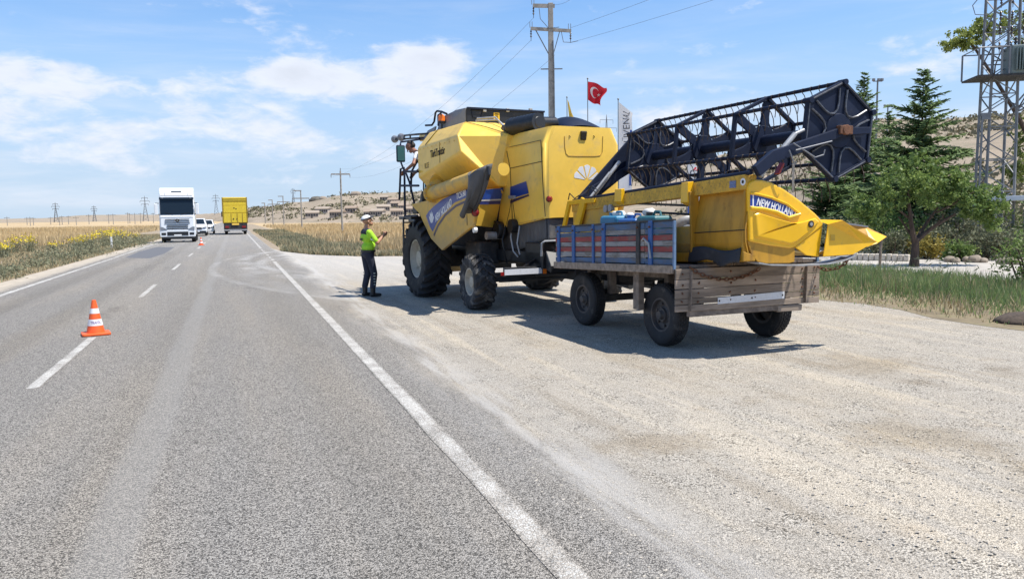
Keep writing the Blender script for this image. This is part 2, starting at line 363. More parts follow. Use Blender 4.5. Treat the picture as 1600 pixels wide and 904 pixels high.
def gravel_color(t, v, x, y):
    n_big = noise_tex(t, mapping(t, v, (1, .55, 1), (4, 0, 0), (0, 0, -0.35)), 0.35, 5, 0.6)
    n_mid = noise_tex(t, v, 1.7, 5, 0.65)
    c1, r1, d1 = stones(t, v, 100, (0.12, 0.106, 0.086), (0.60, 0.545, 0.46), 0.5, (0.0, 0.7))
    c2, r2, d2 = stones(t, v, 150, (0.17, 0.15, 0.122), (0.55, 0.495, 0.415), 0.4, (0.0, 0.5))
    fine = smooth(t, noise_tex(t, v, 2.6, 4, 0.6), 0.36, 0.62)
    c = mixc(t, fine, c1, c2)
    c = mixc(t, mth(t, 'MULTIPLY', smooth(t, n_big, 0.50, 0.72), 0.8), c, (1.10, 1.02, .88), 'MULTIPLY')
    c = mixc(t, mth(t, 'MULTIPLY', smooth(t, n_mid, 0.55, 0.8), 0.6), c, (.78, .70, .60), 'MULTIPLY')
    tr = noise_tex(t, mapping(t, v, (2.6, 0.16, 1), (0, 0, 0), (0, 0, 0.10)), 1.0, 3, 0.6)       # wheel tracks running along the lay-by
    c = mixc(t, mth(t, 'MULTIPLY', smooth(t, tr, 0.50, 0.66), 0.75), c, (1.26, 1.22, 1.14), 'MULTIPLY')
    c = mixc(t, mth(t, 'MULTIPLY', smooth(t, tr, 0.44, 0.30), 0.6), c, (.80, .76, .70), 'MULTIPLY')
    dark = mth(t, 'MULTIPLY', smooth(t, noise_tex(t, mapping(t, v, (1, 1, 1), (2.2, 7.1, 0)), 0.75, 4, 0.6), 0.60, 0.74), 0.42)
    c = mixc(t, mth(t, 'MULTIPLY', dark, 1.5, clamp=True), c, (.56, .50, .42), 'MULTIPLY')
    for (sx_, sy_, sr_) in ((4.75, 4.35, .75), (5.0, 3.15, .7), (2.9, 4.9, .5), (6.6, 6.6, .8)):      # oil and mud stains
        ddx = mth(t, 'SUBTRACT', x, sx_); ddy = mth(t, 'SUBTRACT', y, sy_); rr_ = mth(t, 'SQRT', mth(t, 'ADD', mth(t, 'MULTIPLY', ddx, ddx), mth(t, 'MULTIPLY', ddy, ddy)))
        rr_ = mth(t, 'ADD', rr_, mth(t, 'MULTIPLY', mth(t, 'SUBTRACT', n_mid, 0.5), 1.6)); c = mixc(t, mth(t, 'MULTIPLY', smooth(t, rr_, sr_, sr_*.2), 0.6), c, (.72, .65, .54), 'MULTIPLY')
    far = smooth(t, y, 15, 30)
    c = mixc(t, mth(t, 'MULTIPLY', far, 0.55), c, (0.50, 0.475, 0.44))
    return c, d1
def asphalt_color(t, v, x, y):
    c, r1, d1 = stones(t, v, 135, (0.075, 0.070, 0.063), (0.48, 0.447, 0.40), 0.55, (0.0, 0.85))
    grey = noise_tex(t, mapping(t, v, (1.1, 0.10, 1)), 1.0, 4, 0.6)
    c = mixc(t, mth(t, 'MULTIPLY', smooth(t, grey, 0.40, 0.66), 0.8), c, (1.16, 1.12, 1.06), 'MULTIPLY')
    # wheel paths polished a little darker, dusty strip between
    for x0 in (-0.95, 0.75, -2.95, -4.4):
        wv = mth(t, 'ABSOLUTE', mth(t, 'SUBTRACT', x, x0))
        k = mth(t, 'MULTIPLY', smooth(t, wv, 0.42, 0.05), 0.7)
        c = mixc(t, k, c, (.80, .79, .77) if x0 < -2 else (.93, .92, .90), 'MULTIPLY')
    seam = mth(t, 'ABSOLUTE', mth(t, 'SUBTRACT', x, mth(t, 'ADD', -0.70, mth(t, 'MULTIPLY', mth(t, 'SUBTRACT', noise_tex(t, mapping(t, v, (0, .2, 0)), 1, 2), 0.5), 0.25))))
    c = mixc(t, mth(t, 'MULTIPLY', smooth(t, seam, 0.20, 0.08), 0.36), c, (0.30, 0.29, 0.272))
    blot = noise_tex(t, mapping(t, v, (0.8, 0.22, 1), (9, 3, 0)), 1.0, 4, 0.6)
    c = mixc(t, mth(t, 'MULTIPLY', smooth(t, blot, 0.60, 0.72), 0.7), c, (.74, .73, .72), 'MULTIPLY')
    return c, d1
def finish(t, b, c, h, rough, strength, dist):
    lk(t, c, b.inputs['Base Color']); b.inputs['Roughness'].default_value = rough; b.inputs['Specular IOR Level'].default_value = 0.25
    bn = nd(t, 'ShaderNodeBump'); bn.inputs['Strength'].default_value = strength; bn.inputs['Distance'].default_value = dist
    bn.invert = True; lk(t, h, bn.inputs['Height']); lk(t, bn.outputs[0], b.inputs['Normal'])
def newmat(name):
    m = bpy.data.materials.new(name); m.use_nodes = True; return m, m.node_tree, m.node_tree.nodes['Principled BSDF']
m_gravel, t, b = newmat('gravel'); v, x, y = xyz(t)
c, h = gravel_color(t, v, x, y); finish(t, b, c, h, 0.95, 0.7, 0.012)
m_road, t, b = newmat('chip_seal_asphalt'); v, x, y = xyz(t)
ca, ha = asphalt_color(t, v, x, y); cg, hg = gravel_color(t, v, x, y)
edge_n = mth(t, 'MULTIPLY', mth(t, 'SUBTRACT', noise_tex(t, mapping(t, v, (1, .35, 1)), 1.6, 5, 0.65), 0.5), 1.5)
k = smooth(t, mth(t, 'ADD', x, edge_n), 1.75, 2.45)
dustband = mth(t, 'ABSOLUTE', mth(t, 'SUBTRACT', mth(t, 'ADD', x, mth(t, 'MULTIPLY', edge_n, 0.35)), mth(t, 'ADD', 2.05, mth(t, 'MULTIPLY', y, 0.012))))
c = mixc(t, k, ca, cg)
c = mixc(t, mth(t, 'MULTIPLY', mth(t, 'ADD', smooth(t, dustband, 0.26, 0.02), mth(t, 'MULTIPLY', smooth(t, dustband, 0.7, 0.2), 0.35)), mth(t, 'MULTIPLY', smooth(t, noise_tex(t, mapping(t, v, (5.5, 0.5, 1), (2, 0, 0), (0, 0, 0.05)), 1.0, 5, 0.65), 0.36, 0.62), 0.46)), c, (0.51, 0.485, 0.45))
# pale dusty tyre arcs swept from the lay-by on to the lane
for (cx, cy, rad, wd, st) in ((10.5, 30.0, 9.6, 0.30, 0.30), (11.6, 29.0, 12.4, 0.2, 0.28), (12.4, 31.5, 12.2, 0.4, 0.26), (9.6, 33.0, 9.2, 0.3, .24), (10.8, 26.0, 10.4, .5, .18)):
    dx = mth(t, 'SUBTRACT', x, cx); dy = mth(t, 'MULTIPLY', mth(t, 'SUBTRACT', y, cy), 0.62)
    rr = mth(t, 'SQRT', mth(t, 'ADD', mth(t, 'MULTIPLY', dx, dx), mth(t, 'MULTIPLY', dy, dy)))
    kk = smooth(t, mth(t, 'ABSOLUTE', mth(t, 'SUBTRACT', rr, rad)), wd, wd*0.2)
    kk = mth(t, 'MULTIPLY', kk, smooth(t, noise_tex(t, v, 0.5, 3), 0.35, 0.6))
    c = mixc(t, mth(t, 'MULTIPLY', kk, st), c, (0.47, 0.455, 0.43))
kl = smooth(t, mth(t, 'ADD', x, mth(t, 'MULTIPLY', edge_n, 0.3)), -5.35, -5.65)
c = mixc(t, mth(t, 'MULTIPLY', kl, 0.9), c, (0.45, 0.39, 0.31))
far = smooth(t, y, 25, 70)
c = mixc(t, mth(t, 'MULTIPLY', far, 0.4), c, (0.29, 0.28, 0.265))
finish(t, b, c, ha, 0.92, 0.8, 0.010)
m_line, t, b = newmat('worn_road_paint'); v, x, y = xyz(t)
ca, ha = asphalt_color(t, v, x, y)
cell = stones(t, v, 135, (0, 0, 0), (1, 1, 1))[1]
wear = mth(t, 'ADD', mth(t, 'MULTIPLY', noise_tex(t, v, 2.2, 5, 0.65), 0.9), mth(t, 'MULTIPLY', cell, 0.62))
gx = nd(t, 'ShaderNodeSeparateXYZ'); tg_ = nd(t, 'ShaderNodeTexCoord'); lk(t, tg_.outputs['Generated'], gx.inputs[0])
edg = mth(t, 'MULTIPLY', mth(t, 'ABSOLUTE', mth(t, 'SUBTRACT', gx.outputs[0], 0.5)), 2.0)
wear = mth(t, 'ADD', wear, mth(t, 'MULTIPLY', smooth(t, edg, 0.55, 1.0), 0.30))
wn = mth(t, 'ADD', wear, mth(t, 'MULTIPLY', smooth(t, y, 9, 3), 0.10))
c = mixc(t, mth(t, 'MULTIPLY', smooth(t, wn, 0.79, 0.54), 0.88), ca, (0.64, 0.625, 0.58))
finish(t, b, c, ha, 0.8, 0.5, 0.006)
m_field, t, b = newmat('ripe_wheat_ground'); v, x, y = xyz(t)
n1 = noise_tex(t, mapping(t, v, (0.05, 0.012, 1), (0, 0, 0), (0, 0, 0.4)), 1.0, 5, 0.6); n2 = noise_tex(t, v, 1.3, 6, 0.7)
n3 = noise_tex(t, mapping(t, v, (0.02, 0.02, 1)), 1.0, 3, 0.5)
c = mixc(t, smooth(t, n1, 0.3, 0.7), (0.40, 0.29, 0.16), (0.52, 0.40, 0.24))
c = mixc(t, mth(t, 'MULTIPLY', smooth(t, n2, 0.5, 0.75), 0.45), c, (0.27, 0.19, 0.10))
c = mixc(t, mth(t, 'MULTIPLY', smooth(t, n3, 0.52, 0.70), 0.4), c, (0.40, 0.25, 0.14))
finish(t, b, c, n2, 1.0, 0.4, 0.05)
m_verge = mat('dry_verge_soil', (0.30, 0.235, 0.16), 0.95, var=0.3, scale=2.5, dirt=(0.19, 0.17, 0.09), amt=0.4, dscale=1.2, bump=0.4, bscale=15)
m_shoulder = mat('dusty_shoulder', (0.42, 0.36, 0.28), 0.95, var=0.15, scale=3, dirt=(0.30, 0.24, 0.17), amt=0.3, dscale=2, bump=0.4, bscale=40)
m_lot = mat('pale_concrete_lot', (0.42, 0.385, 0.34), 0.9, var=0.10, scale=1.2, dirt=(0.33, 0.28, 0.22), amt=0.3, dscale=0.7, bump=0.2, bscale=30)
m_soil = mat('grass_strip_soil', (0.20, 0.155, 0.09), 0.95, var=0.3, scale=2, dirt=(0.13, 0.15, 0.05), amt=0.4, dscale=2)

# ------------------------------------------------------------------ ground sheets
mb = MB(); N = 96; rs = [0, 60, 150, 400, 1000, 2500, 6000, 12000]
mb.v.append((0, 0, -0.03))
for r in rs[1:]:
    for k in range(N): mb.v.append((r*math.cos(2*math.pi*k/N), r*math.sin(2*math.pi*k/N), -0.03))
for k in range(N): mb.f.append((0, 1+k, 1+(k+1) % N)); mb.m.append(0)
for i in range(len(rs)-2):
    for k in range(N):
        a = 1+i*N+k; b_ = 1+i*N+(k+1) % N; mb.f.append((a, a+N, b_+N, b_)); mb.m.append(0)
struct(mb.build('ground', m_field))
def sheet(name, poly, z, m, sub=None):
    mb = MB(); mb.add([(p[0], p[1], z) for p in poly], [tuple(range(len(poly)))]); return struct(mb.build(name, m))
sheet('verge', [(-16, -10), (-5.6, -10), (-5.6, 260), (-16, 260)], -0.022, m_verge)
sheet('right_verge', [(1.5, 30), (9, 30), (14, 33), (10, 55), (5.5, 90), (5.5, 260), (1.5, 260)], -0.020, m_verge)
sheet('shoulder', [(-6.35, -10), (-5.2, -10), (-5.2, 260), (-6.1, 260), (-6.25, 40)], -0.014, m_shoulder)
# lay-by edge, ragged
edge_pts = [(1.8, 47), (2.35, 41), (3.4, 36.5), (5.2, 33.6), (7.6, 32.3), (10.5, 31.8), (14, 32.5), (20, 33), (40, 34)]
lay = []
for i in range(len(edge_pts)-1):
    (x0, y0), (x1, y1) = edge_pts[i], edge_pts[i+1]; n = max(2, int(math.hypot(x1-x0, y1-y0)/0.35))
    for j in range(n): q = j/n; lay.append((x0+(x1-x0)*q, y0+(y1-y0)*q+random.uniform(-.22, .22)))
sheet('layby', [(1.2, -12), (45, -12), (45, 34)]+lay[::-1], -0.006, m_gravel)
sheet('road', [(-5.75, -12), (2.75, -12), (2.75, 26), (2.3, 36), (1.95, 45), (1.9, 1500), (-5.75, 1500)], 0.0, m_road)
def marking(x0, y0, x1, y1, w, parent):
    mb = MB(); n = max(1, int(abs(y1-y0)/0.6)); n = min(n, 60)
    def fn(u, v_): yy = y0+(y1-y0)*v_; xx = x0+(x1-x0)*v_; j = 0.003*math.sin(yy*3.1)+0.003*math.sin(yy*7.7); return (xx+(u-0.5)*w+j, yy, 0.004)
    mb.grid(fn, 1, n); o = mb.build('road_marking', m_line, parent); return o
road_o = bpy.data.objects['road']
marking(1.43, -4, 1.43, 31.5, 0.16, road_o)
for k in range(6): marking(1.43-0.01*k, 32.4+k*2.2, 1.43-0.01*k, 33.6+k*2.2, 0.13, road_o)
marking(1.40, 46, 1.36, 1400, 0.14, road_o)
marking(-5.13, -4, -5.2, 40, 0.15, road_o); marking(-5.2, 40, -5.32, 62, 0.15, road_o); marking(-5.32, 62, -5.35, 1400, 0.15, road_o)
for k in range(-1, 60): marking(-2.02, 8.94+9.75*k, -2.02, 12.56+9.75*k, 0.13, road_o)
# dark repair patch in the far lane
mb = MB(); pts = [(-4.75, 39), (-3.6, 37.5), (-3.35, 42), (-3.5, 52), (-4.6, 53), (-4.9, 46)]
mb.add([(p[0], p[1], 0.003) for p in pts], [tuple(range(6))])
mb.build('asphalt_patch', mat('dark_asphalt_patch', (0.12, 0.12, 0.125), 0.9, var=0.2, scale=20), road_o)
# grass strip soil and pale lot
gs = [(10.45+0.25*math.sin(i*1.3)+random.uniform(-.1, .1), -10+i*1.0) for i in range(34)]
sheet('grass_strip', gs+[(12.5, 24.3), (15.5, 24), (16.6, 20), (16.7, 10), (16.8, -10)], -0.002, m_soil)
sheet('concrete_lot', [(16.9, -12), (45, -12), (45, 33), (22, 31), (17.2, 24)], -0.001, m_lot)

# ------------------------------------------------------------------ hills
def lerp_tab(tab, x):
    if x <= tab[0][0]: return tab[0][1:]
    for a, b_ in zip(tab, tab[1:]):
        if x <= b_[0]:
            q = (x-a[0])/(b_[0]-a[0]); q = q*q*(3-2*q); return [p+(r_-p)*q for p, r_ in zip(a[1:], b_[1:])]
    return tab[-1][1:]
# bearing (as a column of the photograph) : height angle of the skyline, start and crest distance
HT = [(-1200, .004, 1500, 2600), (0, .0035, 1500, 2600), (60, .0035, 1500, 2600), (150, .0065, 1400, 2600), (300, .006, 900, 2200), (360, .008, 420, 900), (400, .0135, 280, 560), (470, .020, 250, 500), (545, .0275, 230, 470),
      (640, .032, 215, 450), (800, .044, 160, 380), (1000, .060, 110, 300), (1190, .076, 75, 250), (1300, .094, 58, 215), (1380, .106, 50, 195), (1600, .104, 48, 190), (2300, .09, 48, 190), (6000, .05, 60, 190)]
def hill_z(x, y):
    r = math.hypot(x, y); az = math.atan2(x, y)-YAW
    if abs(az) > 1.35: px = 800+F_PX*math.tan(1.35)*(1 if az > 0 else -1)
    else: px = 800+F_PX*math.tan(az)
    h, r0, r1 = lerp_tab(HT, px)
    H = h*r1+1.7
    q = (r-r0)/(r1-r0)
    if q <= 0: return -1.5+max(-1, q)*2
    nz = mnoise.fractal(Vector((x/60, y/60, 0.3)), 1.0, 2.0, 4)*H*0.05*min(1, q*2)
    if q < 1: return H*(q**1.15)*1.0-0.05+nz-1.4*(1-min(1, q*6))
    return H*(1+0.02*(q-1))+nz-0.05
m_hill, t, b = newmat('dry_hillside'); v, x, y = xyz(t)
n1 = noise_tex(t, v, 0.035, 6, 0.65); n2 = noise_tex(t, v, 0.35, 7, 0.72); n3 = noise_tex(t, mapping(t, v, (1, 1, 9)), 0.05, 6, 0.65)
c = mixc(t, smooth(t, n1, 0.35, 0.65), (0.29, 0.235, 0.17), (0.37, 0.295, 0.22))
c = mixc(t, mth(t, 'MULTIPLY', smooth(t, n2, 0.47, 0.62), 0.6), c, (0.20, 0.185, 0.125))
c = mixc(t, mth(t, 'MULTIPLY', smooth(t, n3, 0.55, 0.7), 0.5), c, (0.24, 0.205, 0.15))
c = mixc(t, mth(t, 'MULTIPLY', smooth(t, noise_tex(t, v, 0.02, 3), 0.55, 0.7), 0.35), c, (0.47, 0.37, 0.30))
finish(t, b, c, n2, 1.0, 0.8, 0.6)
mb = MB(); rr = [40*(3600/40)**(i/110) for i in range(111)]; NA = 420; a0, a1 = YAW-R(75), YAW+R(95)
for i, r in enumerate(rr):
    for k in range(NA+1):
        a = a0+(a1-a0)*k/NA; xx, yy = r*math.sin(a), r*math.cos(a); mb.v.append((xx, yy, hill_z(xx, yy)))
zz = [p[2] for p in mb.v]
for i in range(len(rr)-1):
    for k in range(NA):
        q = (i*(NA+1)+k, (i+1)*(NA+1)+k, (i+1)*(NA+1)+k+1, i*(NA+1)+k+1)
        if max(zz[j] for j in q) > -1.0: mb.f.append(q); mb.m.append(0)
struct(mb.build('hill', m_hill, smooth=True, ang=None))

# ------------------------------------------------------------------ wheels
def ag_tyre(Rr, wdt, rim, lugs=0, lug_h=0.05, m_t=None, dusty_cap=False, tread=0):
    """tyre mesh on the x axis, centre at the origin"""
    h = wdt/2
    prof = [(rim, -h*0.78), (rim+0.03, -h*0.9), ((rim+Rr)/2, -h*1.0), (Rr-0.07*Rr-lug_h, -h*0.97), (Rr-0.03*Rr-lug_h, -h*0.86), (Rr-lug_h, -h*0.55), (Rr-lug_h, h*0.55), (Rr-0.03*Rr-lug_h, h*0.86), (Rr-0.07*Rr-lug_h, h*0.97), ((rim+Rr)/2, h*1.0), (rim+0.03, h*0.9), (rim, h*0.78)]
    mb = MB(); mb.lathe(prof, n=48)
    r0 = Rr-lug_h-0.02
    if lugs:
        da = 2*math.pi/lugs
        for s in (-1, 1):
            for k in range(lugs):
                a0 = k*da+(da/2 if s > 0 else 0); P = []
                for q in range(5):
                    f = q/4; xx = s*(-0.02+f*(h*1.0+0.02)); a = a0+f*da*0.95; rt = Rr if f < 0.8 else Rr-0.035*Rr*(f-0.8)/0.2*1.6
                    wa = da*0.21
                    for rr_ in (r0-0.05*f*f, rt):
                        for sgn in (-1, 1):
                            aa = a+sgn*wa*(1.15 if rr_ < rt else 0.9); P.append((xx, rr_*math.cos(aa), rr_*math.sin(aa)))
                fs = []
                for q in range(4):
                    o, p = q*4, q*4+4
                    fs += [(o+2, o+3, p+3, p+2), (o, o+2, p+2, p), (o+3, o+1, p+1, p+3)]
                fs += [(0, 1, 3, 2), (16, 18, 19, 17)]
                mb.add(P, fs)
    if tread:
        n = tread
        for row in range(5):
            x0 = -h*0.74+row*h*0.31; x1 = x0+h*0.24
            for k in range(n):
                a = 2*math.pi*(k+0.5*(row % 2))/n; wa = 2*math.pi/n*0.34; P = []
                for rr_ in (r0, Rr-(0.008 if row in (0, 4) else 0)):
                    for xx, sk in ((x0, 0.0), (x1, 0.25*wa)):
                        for sgn in (-1, 1): aa = a+sgn*wa+sk; P.append((xx, rr_*math.cos(aa), rr_*math.sin(aa)))
                mb.add(P, [(4, 5, 7, 6), (0, 4, 6, 2), (1, 3, 7, 5), (0, 1, 5, 4), (2, 6, 7, 3)])
    return mb
def rim_mesh(rim, wdt, side, dish=0.10, bolts=8):
    h = wdt/2*0.78; s = side
    mb = MB()
    mb.lathe([(rim+0.012, s*h*1.02), (rim-0.02, s*(h*1.0)), (rim-0.03, s*(h-0.05)), (rim*0.80, s*(h-dish)), (rim*0.55, s*(h-dish*1.25)), (rim*0.42, s*(h-dish*0.9)), (rim*0.40, s*(h-dish*0.35)), (0.001, s*(h-dish*0.3))], n=36)
    mb.lathe([(rim+0.012, s*h*1.02), (rim-0.01, 0), (rim+0.012, -s*h*1.02), (rim-0.03, -s*h), (rim-0.04, -s*h*0.2)], n=36)
    for k in range(bolts):
        a = 2*math.pi*k/bolts; mb.tube([(s*(h-dish*1.2), rim*0.66*math.cos(a), rim*0.66*math.sin(a)), (s*(h-dish*1.2+0.03), rim*0.66*math.cos(a), rim*0.66*math.sin(a))], 0.017, 6)
    return mb
def wheel(parent, loc, tyre_me, rim_me, tmat, name='wheel', rz=0.0):
    """wheel part with tyre and rim as sub-parts; the hub mesh is the part itself"""
    hub = bpy.data.objects.new(name, tyre_me); COL.objects.link(hub); hub.parent = parent; hub.location = loc; hub.rotation_euler = (random.uniform(0, 6), 0, rz)
    hub.rotation_mode = 'ZYX'; hub.rotation_mode = 'XYZ'
    r = bpy.data.objects.new('rim', rim_me); COL.objects.link(r); r.parent = hub
    return hub

# ------------------------------------------------------------------ combine harvester
CFo = CF.o
comb = thing('combine_harvester', 'yellow combine harvester with folded unloading tube, parked on the gravel beside the road', 'combine', tuple(CFo), CF.ang)
def cx(px, py, k): p = CF.X(px, py, k); return (p[1], p[2])      # (y, z) on the plane x = k
def cy(px, py, k): p = CF.Y(px, py, k); return (p[0], p[2])      # (x, z) on the plane y = k
# wheels
ft = ag_tyre(0.81, 0.60, 0.40, lugs=18, lug_h=0.075).mesh('tyre', m_rubber, smooth=True, ang=35)
fr = [rim_mesh(0.40, 0.60, s, 0.14).mesh('rim', m_rim_cream, smooth=True) for s in (-1, 1)]
st_ = ag_tyre(0.505, 0.40, 0.25, lugs=18, lug_h=0.04).mesh('tyre', m_rubber_dusty, smooth=True, ang=35)
sr = [rim_mesh(0.25, 0.40, s, 0.09, 6).mesh('rim', m_rim_cream, smooth=True) for s in (-1, 1)]
for i, s in enumerate((-1, 1)):
    wheel(comb, (s*1.38, 2.68, 0.805), ft, fr[i], m_rubber)
    wheel(comb, (s*1.36, 0.0, 0.50), st_, sr[i], m_rubber_dusty, rz=R(-3))
# running gear
mb = MB(); mb.box(-1.1, 1.1, 2.50, 2.86, 0.62, 1.0); mb.box(-.45, .45, 2.3, 2.9, .55, 1.2)
for s in (-1, 1): mb.lathe([(0.001, s*0.95), (0.24, s*0.95), (0.24, s*1.14), (0.15, s*1.22)], (0, 2.68, 0.805), n=20)
mb.build('drive_axle', m_under, comb, bevel=0.02)
mb = MB(); mb.box(-1.05, 1.05, -0.09, 0.09, 0.48, 0.64); mb.box(-0.3, 0.3, -0.25, 0.25, 0.55, 0.9)
for s in (-1, 1): mb.tube([(s*1.08, 0, 0.40), (s*1.08, 0, 0.72)], 0.06, 10); mb.tube([(s*1.08, -0.05, 0.5), (s*1.26, 0, 0.5)], 0.07, 10)
mb.tube([(-1.02, -0.2, 0.5), (1.02, -0.2, 0.5)], 0.025, 8)
mb.build('steering_axle', m_under, comb, bevel=0.012)
mb = MB()
for s in (-1, 1): mb.box(s*0.72-0.06, s*0.72+0.06, -1.35, 3.1, 0.86, 1.06)
mb.box(-0.72, 0.72, -1.28, -1.18, 0.88, 1.04); mb.box(-.66, .66, 1.25, 1.35, .86, 1.04)
mb.build('chassis_frame', m_blk, comb, bevel=0.01)
mb = MB()      # threshing body between the frames
mb.prism([(3.2, 1.0), (1.2, 0.72), (0.6, 0.78), (-.4, 1.06), (-1.3, 1.15), (-1.3, 1.85), (-.2, 2.1), (3.2, 2.1)], 'x', -0.66, 0.66)
mb.build('threshing_body', m_under, comb, bevel=0.02)
mb = MB(); mb.box(-.78, .78, -1.42, -.78, 0.78, 1.22); mb.prism([(-1.42, .78), (-1.6, .72), (-1.6, .84), (-1.42, 1.1)], 'x', -.72, .72)
mb.build('straw_chopper', m_blk, comb, bevel=0.02)
# belts and pulleys on the side under the shields
mb = MB()
mb.lathe([(0.001, -.86), (.24, -.86), (.26, -.80), (.24, -.72), (.001, -.72)], (0, 1.0, 1.32), n=24)
mb.build('drive_pulley', m_blk, comb, smooth=True); mb = MB()
mb.lathe([(0.001, -.86), (.15, -.86), (.17, -.80), (.15, -.72), (.001, -.72)], (0, .25, 1.42), n=20)
mb.build('drive_pulley', m_blk, comb, smooth=True); mb = MB()
mb.lathe([(0.001, -.86), (.12, -.86), (.13, -.80), (.12, -.72), (.001, -.72)], (0, -.35, 1.5), n=20)
mb.build('drive_pulley', m_blk, comb, smooth=True); mb = MB()
mb.tube([(-.84, 1.0, 1.57), (-.84, .25, 1.58)], .02, 6); mb.tube([(-.84, 1.0, 1.07), (-.84, .25, 1.26)], .02, 6)
mb.build('drive_belt', m_blk, comb, smooth=True); mb = MB()
mb.lathe([(0.001, -.86), (.20, -.86), (.22, -.80), (.20, -.72), (.001, -.72)], (0, .62, 1.5), n=20); mb.build('drive_pulley', m_blk, comb, smooth=True)
mb = MB(); mb.box(-1.12, -.72, .42, 1.15, .78, 1.2); mb.build('battery_box', m_under, comb, bevel=.03)
mb = MB(); mb.tube([(-1.05, .28, 1.32), (-.75, .28, 1.32)], .075, 16); mb.build('grease_canister', m_steel, comb, smooth=True)
for pts in ([(-.80, -.32, 1.52), (-.84, -.34, 1.3), (-.83, -.42, 1.05), (-.80, -.55, .95)], [(-.8, -.05, 1.5), (-.9, -.1, 1.25), (-.88, -.16, 1.0), (-.8, -.1, .8)], [(-.8, -.62, 1.5), (-.87, -.66, 1.2), (-.84, -.7, 1.0)]):
    mb = MB(); mb.tube(pts, .014, 6); mb.build('hydraulic_hose', m_steel if pts[0][1] < -.2 else m_blk, comb, smooth=True)

# grain tank
T0, T1 = (-1.30, 2.55, 3.44), (-1.30, 0.62, 3.44)
S0, S1 = (-1.55, 2.62, 3.11), (-1.55, 0.36, 3.16)
U0, U1 = (-1.55, 2.62, 2.50), (-1.55, 0.22, 2.85)
V0, V1 = (-1.02, 2.62, 1.98), (-.90, 0.02, 2.22)
H1 = (-.72, -.03, 3.17); HI = (-.72, 0.0, 2.2)
def mir(p): return (-p[0], p[1], p[2])
L = [T0, T1, S0, S1, U0, U1, V0, V1, H1]
mb = MB(); vs = L+[mir(p) for p in L]; n = len(L)
mb.add(vs, [(0, 1, 3, 2), (2, 3, 5, 4), (4, 5, 7, 6), (1, 8, 7, 5, 3)] + [(n+0, n+2, n+3, n+1), (n+2, n+4, n+5, n+3), (n+4, n+6, n+7, n+5), (n+1, n+3, n+5, n+7, n+8)]
       + [(0, n, n+1, 1), (1, n+1, n+8, 8), (8, n+8, n+7, 7), (7, n+7, n+6, 6), (0, 2, 4, 6, n+6, n+4, n+2, n)])
tank = mb.build('grain_tank', m_yel, comb, bevel=0.035, seg=3)
# seam of the small front cover on the tank
mb = MB(); a = (-1.557, *cx(668, 226.5, -1.555)); b_ = (-1.43, 2.3, 3.29); mb.bar((-1.552, 2.13, 3.135), (-1.302, 2.02, 3.452), 0.014, 0.012); mb.build('cover_seam', m_seam, tank)
text_part('dealer_lettering', 'TürkTraktör', 0.20, m_seam, tank, (-1.553, *cx(672.5, 246.5, -1.553)), (0, -1, 0.03), (0, 0, 1), sx=0.78, bold=.004)
text_part('model_lettering', 'RLSE', 0.16, mat('faded_lettering', (.28, .2, .08), .8), tank, (-1.553, *cx(663.5, 264, -1.553)), (0, -1, 0.05), (0, 0, 1), sx=0.8)

# rows of bolts and small seams on the tank
for k in range(9):
    y_ = 2.45-k*.24; mb = MB(); mb.tube([(-1.548, y_, 3.075), (-1.558, y_, 3.075)], .013, 6); mb.build('bolt', m_yel_dusty, tank)
mb = MB(); mb.tube([(-1.303, .60, 3.443), (-1.0, .32, 3.325), (-.74, .0, 3.19)], .006, 4); mb.build('panel_seam', m_seam, tank)
mb = MB(); mb.tube([(-1.551, 1.3, 3.12), (-1.553, 1.3, 2.72)], .005, 4); mb.build('panel_seam', m_seam, tank)
# rear hood: straight ribbed shell with rounded rear corners
mb = MB()
def hood_ring(y, ins, zb):
    xs = 0.745-ins
    return [(-xs+.12, y, zb), (-xs, y, zb), (-xs, y, 2.88), (-xs+.14, y, 3.165), (xs-.14, y, 3.165), (xs, y, 2.88), (xs, y, zb), (xs-.12, y, zb)]
rings = [hood_ring(.02, 0, 1.47), hood_ring(-.5, 0, 1.52), hood_ring(-1.36, 0, 1.62), hood_ring(-1.45, .025, 1.635), hood_ring(-1.49, .075, 1.64), hood_ring(-1.50, .13, 1.645)]
rings[0][1] = (-.745, .42, 1.46); rings[0][6] = (.745, .42, 1.46); rings[0][0] = (-.62, .42, 1.46); rings[0][7] = (.62, .42, 1.46)
vs = [p for g in rings for p in g]; fs = []
for i in range(5):
    for k in range(7): fs.append((i*8+k, i*8+k+1, (i+1)*8+k+1, (i+1)*8+k))
fs.append((41, 42, 43, 44, 45, 46)); fs.append((40, 41, 46, 47))
mb.add(vs, fs); hood = mb.build('rear_hood', m_yel, comb, smooth=True, ang=28, bevel=.02)
def seam(parent, pts, w=.012, name='panel_seam'):
    mb = MB(); mb.tube(pts, w/2, 4); return mb.build(name, m_seam, parent)
X_ = -.748
P = lambda a, b: (X_, *cx(a, b, X_))
seam(hood, [P(792, 236), P(797, 263), P(799, 300), P(801, 356)], .016)
seam(hood, [P(797, 263), P(847.5, 252)], .014)
seam(hood, [P(795, 230), P(845, 219)], .012); seam(hood, [P(845, 219), P(849, 300), P(852, 338)], .014)
seam(hood, [P(799, 313), P(796, 330), P(790, 355)], .012); seam(hood, [P(801, 314), P(805, 345), P(808, 354)], .012)
# lower lip of the hood
mb = MB(); mb.bar((X_+.02, .42, 1.455), (X_+.02, -1.40, 1.632), .05, .02); mb.build('hood_lip', m_yel_dusty, hood)
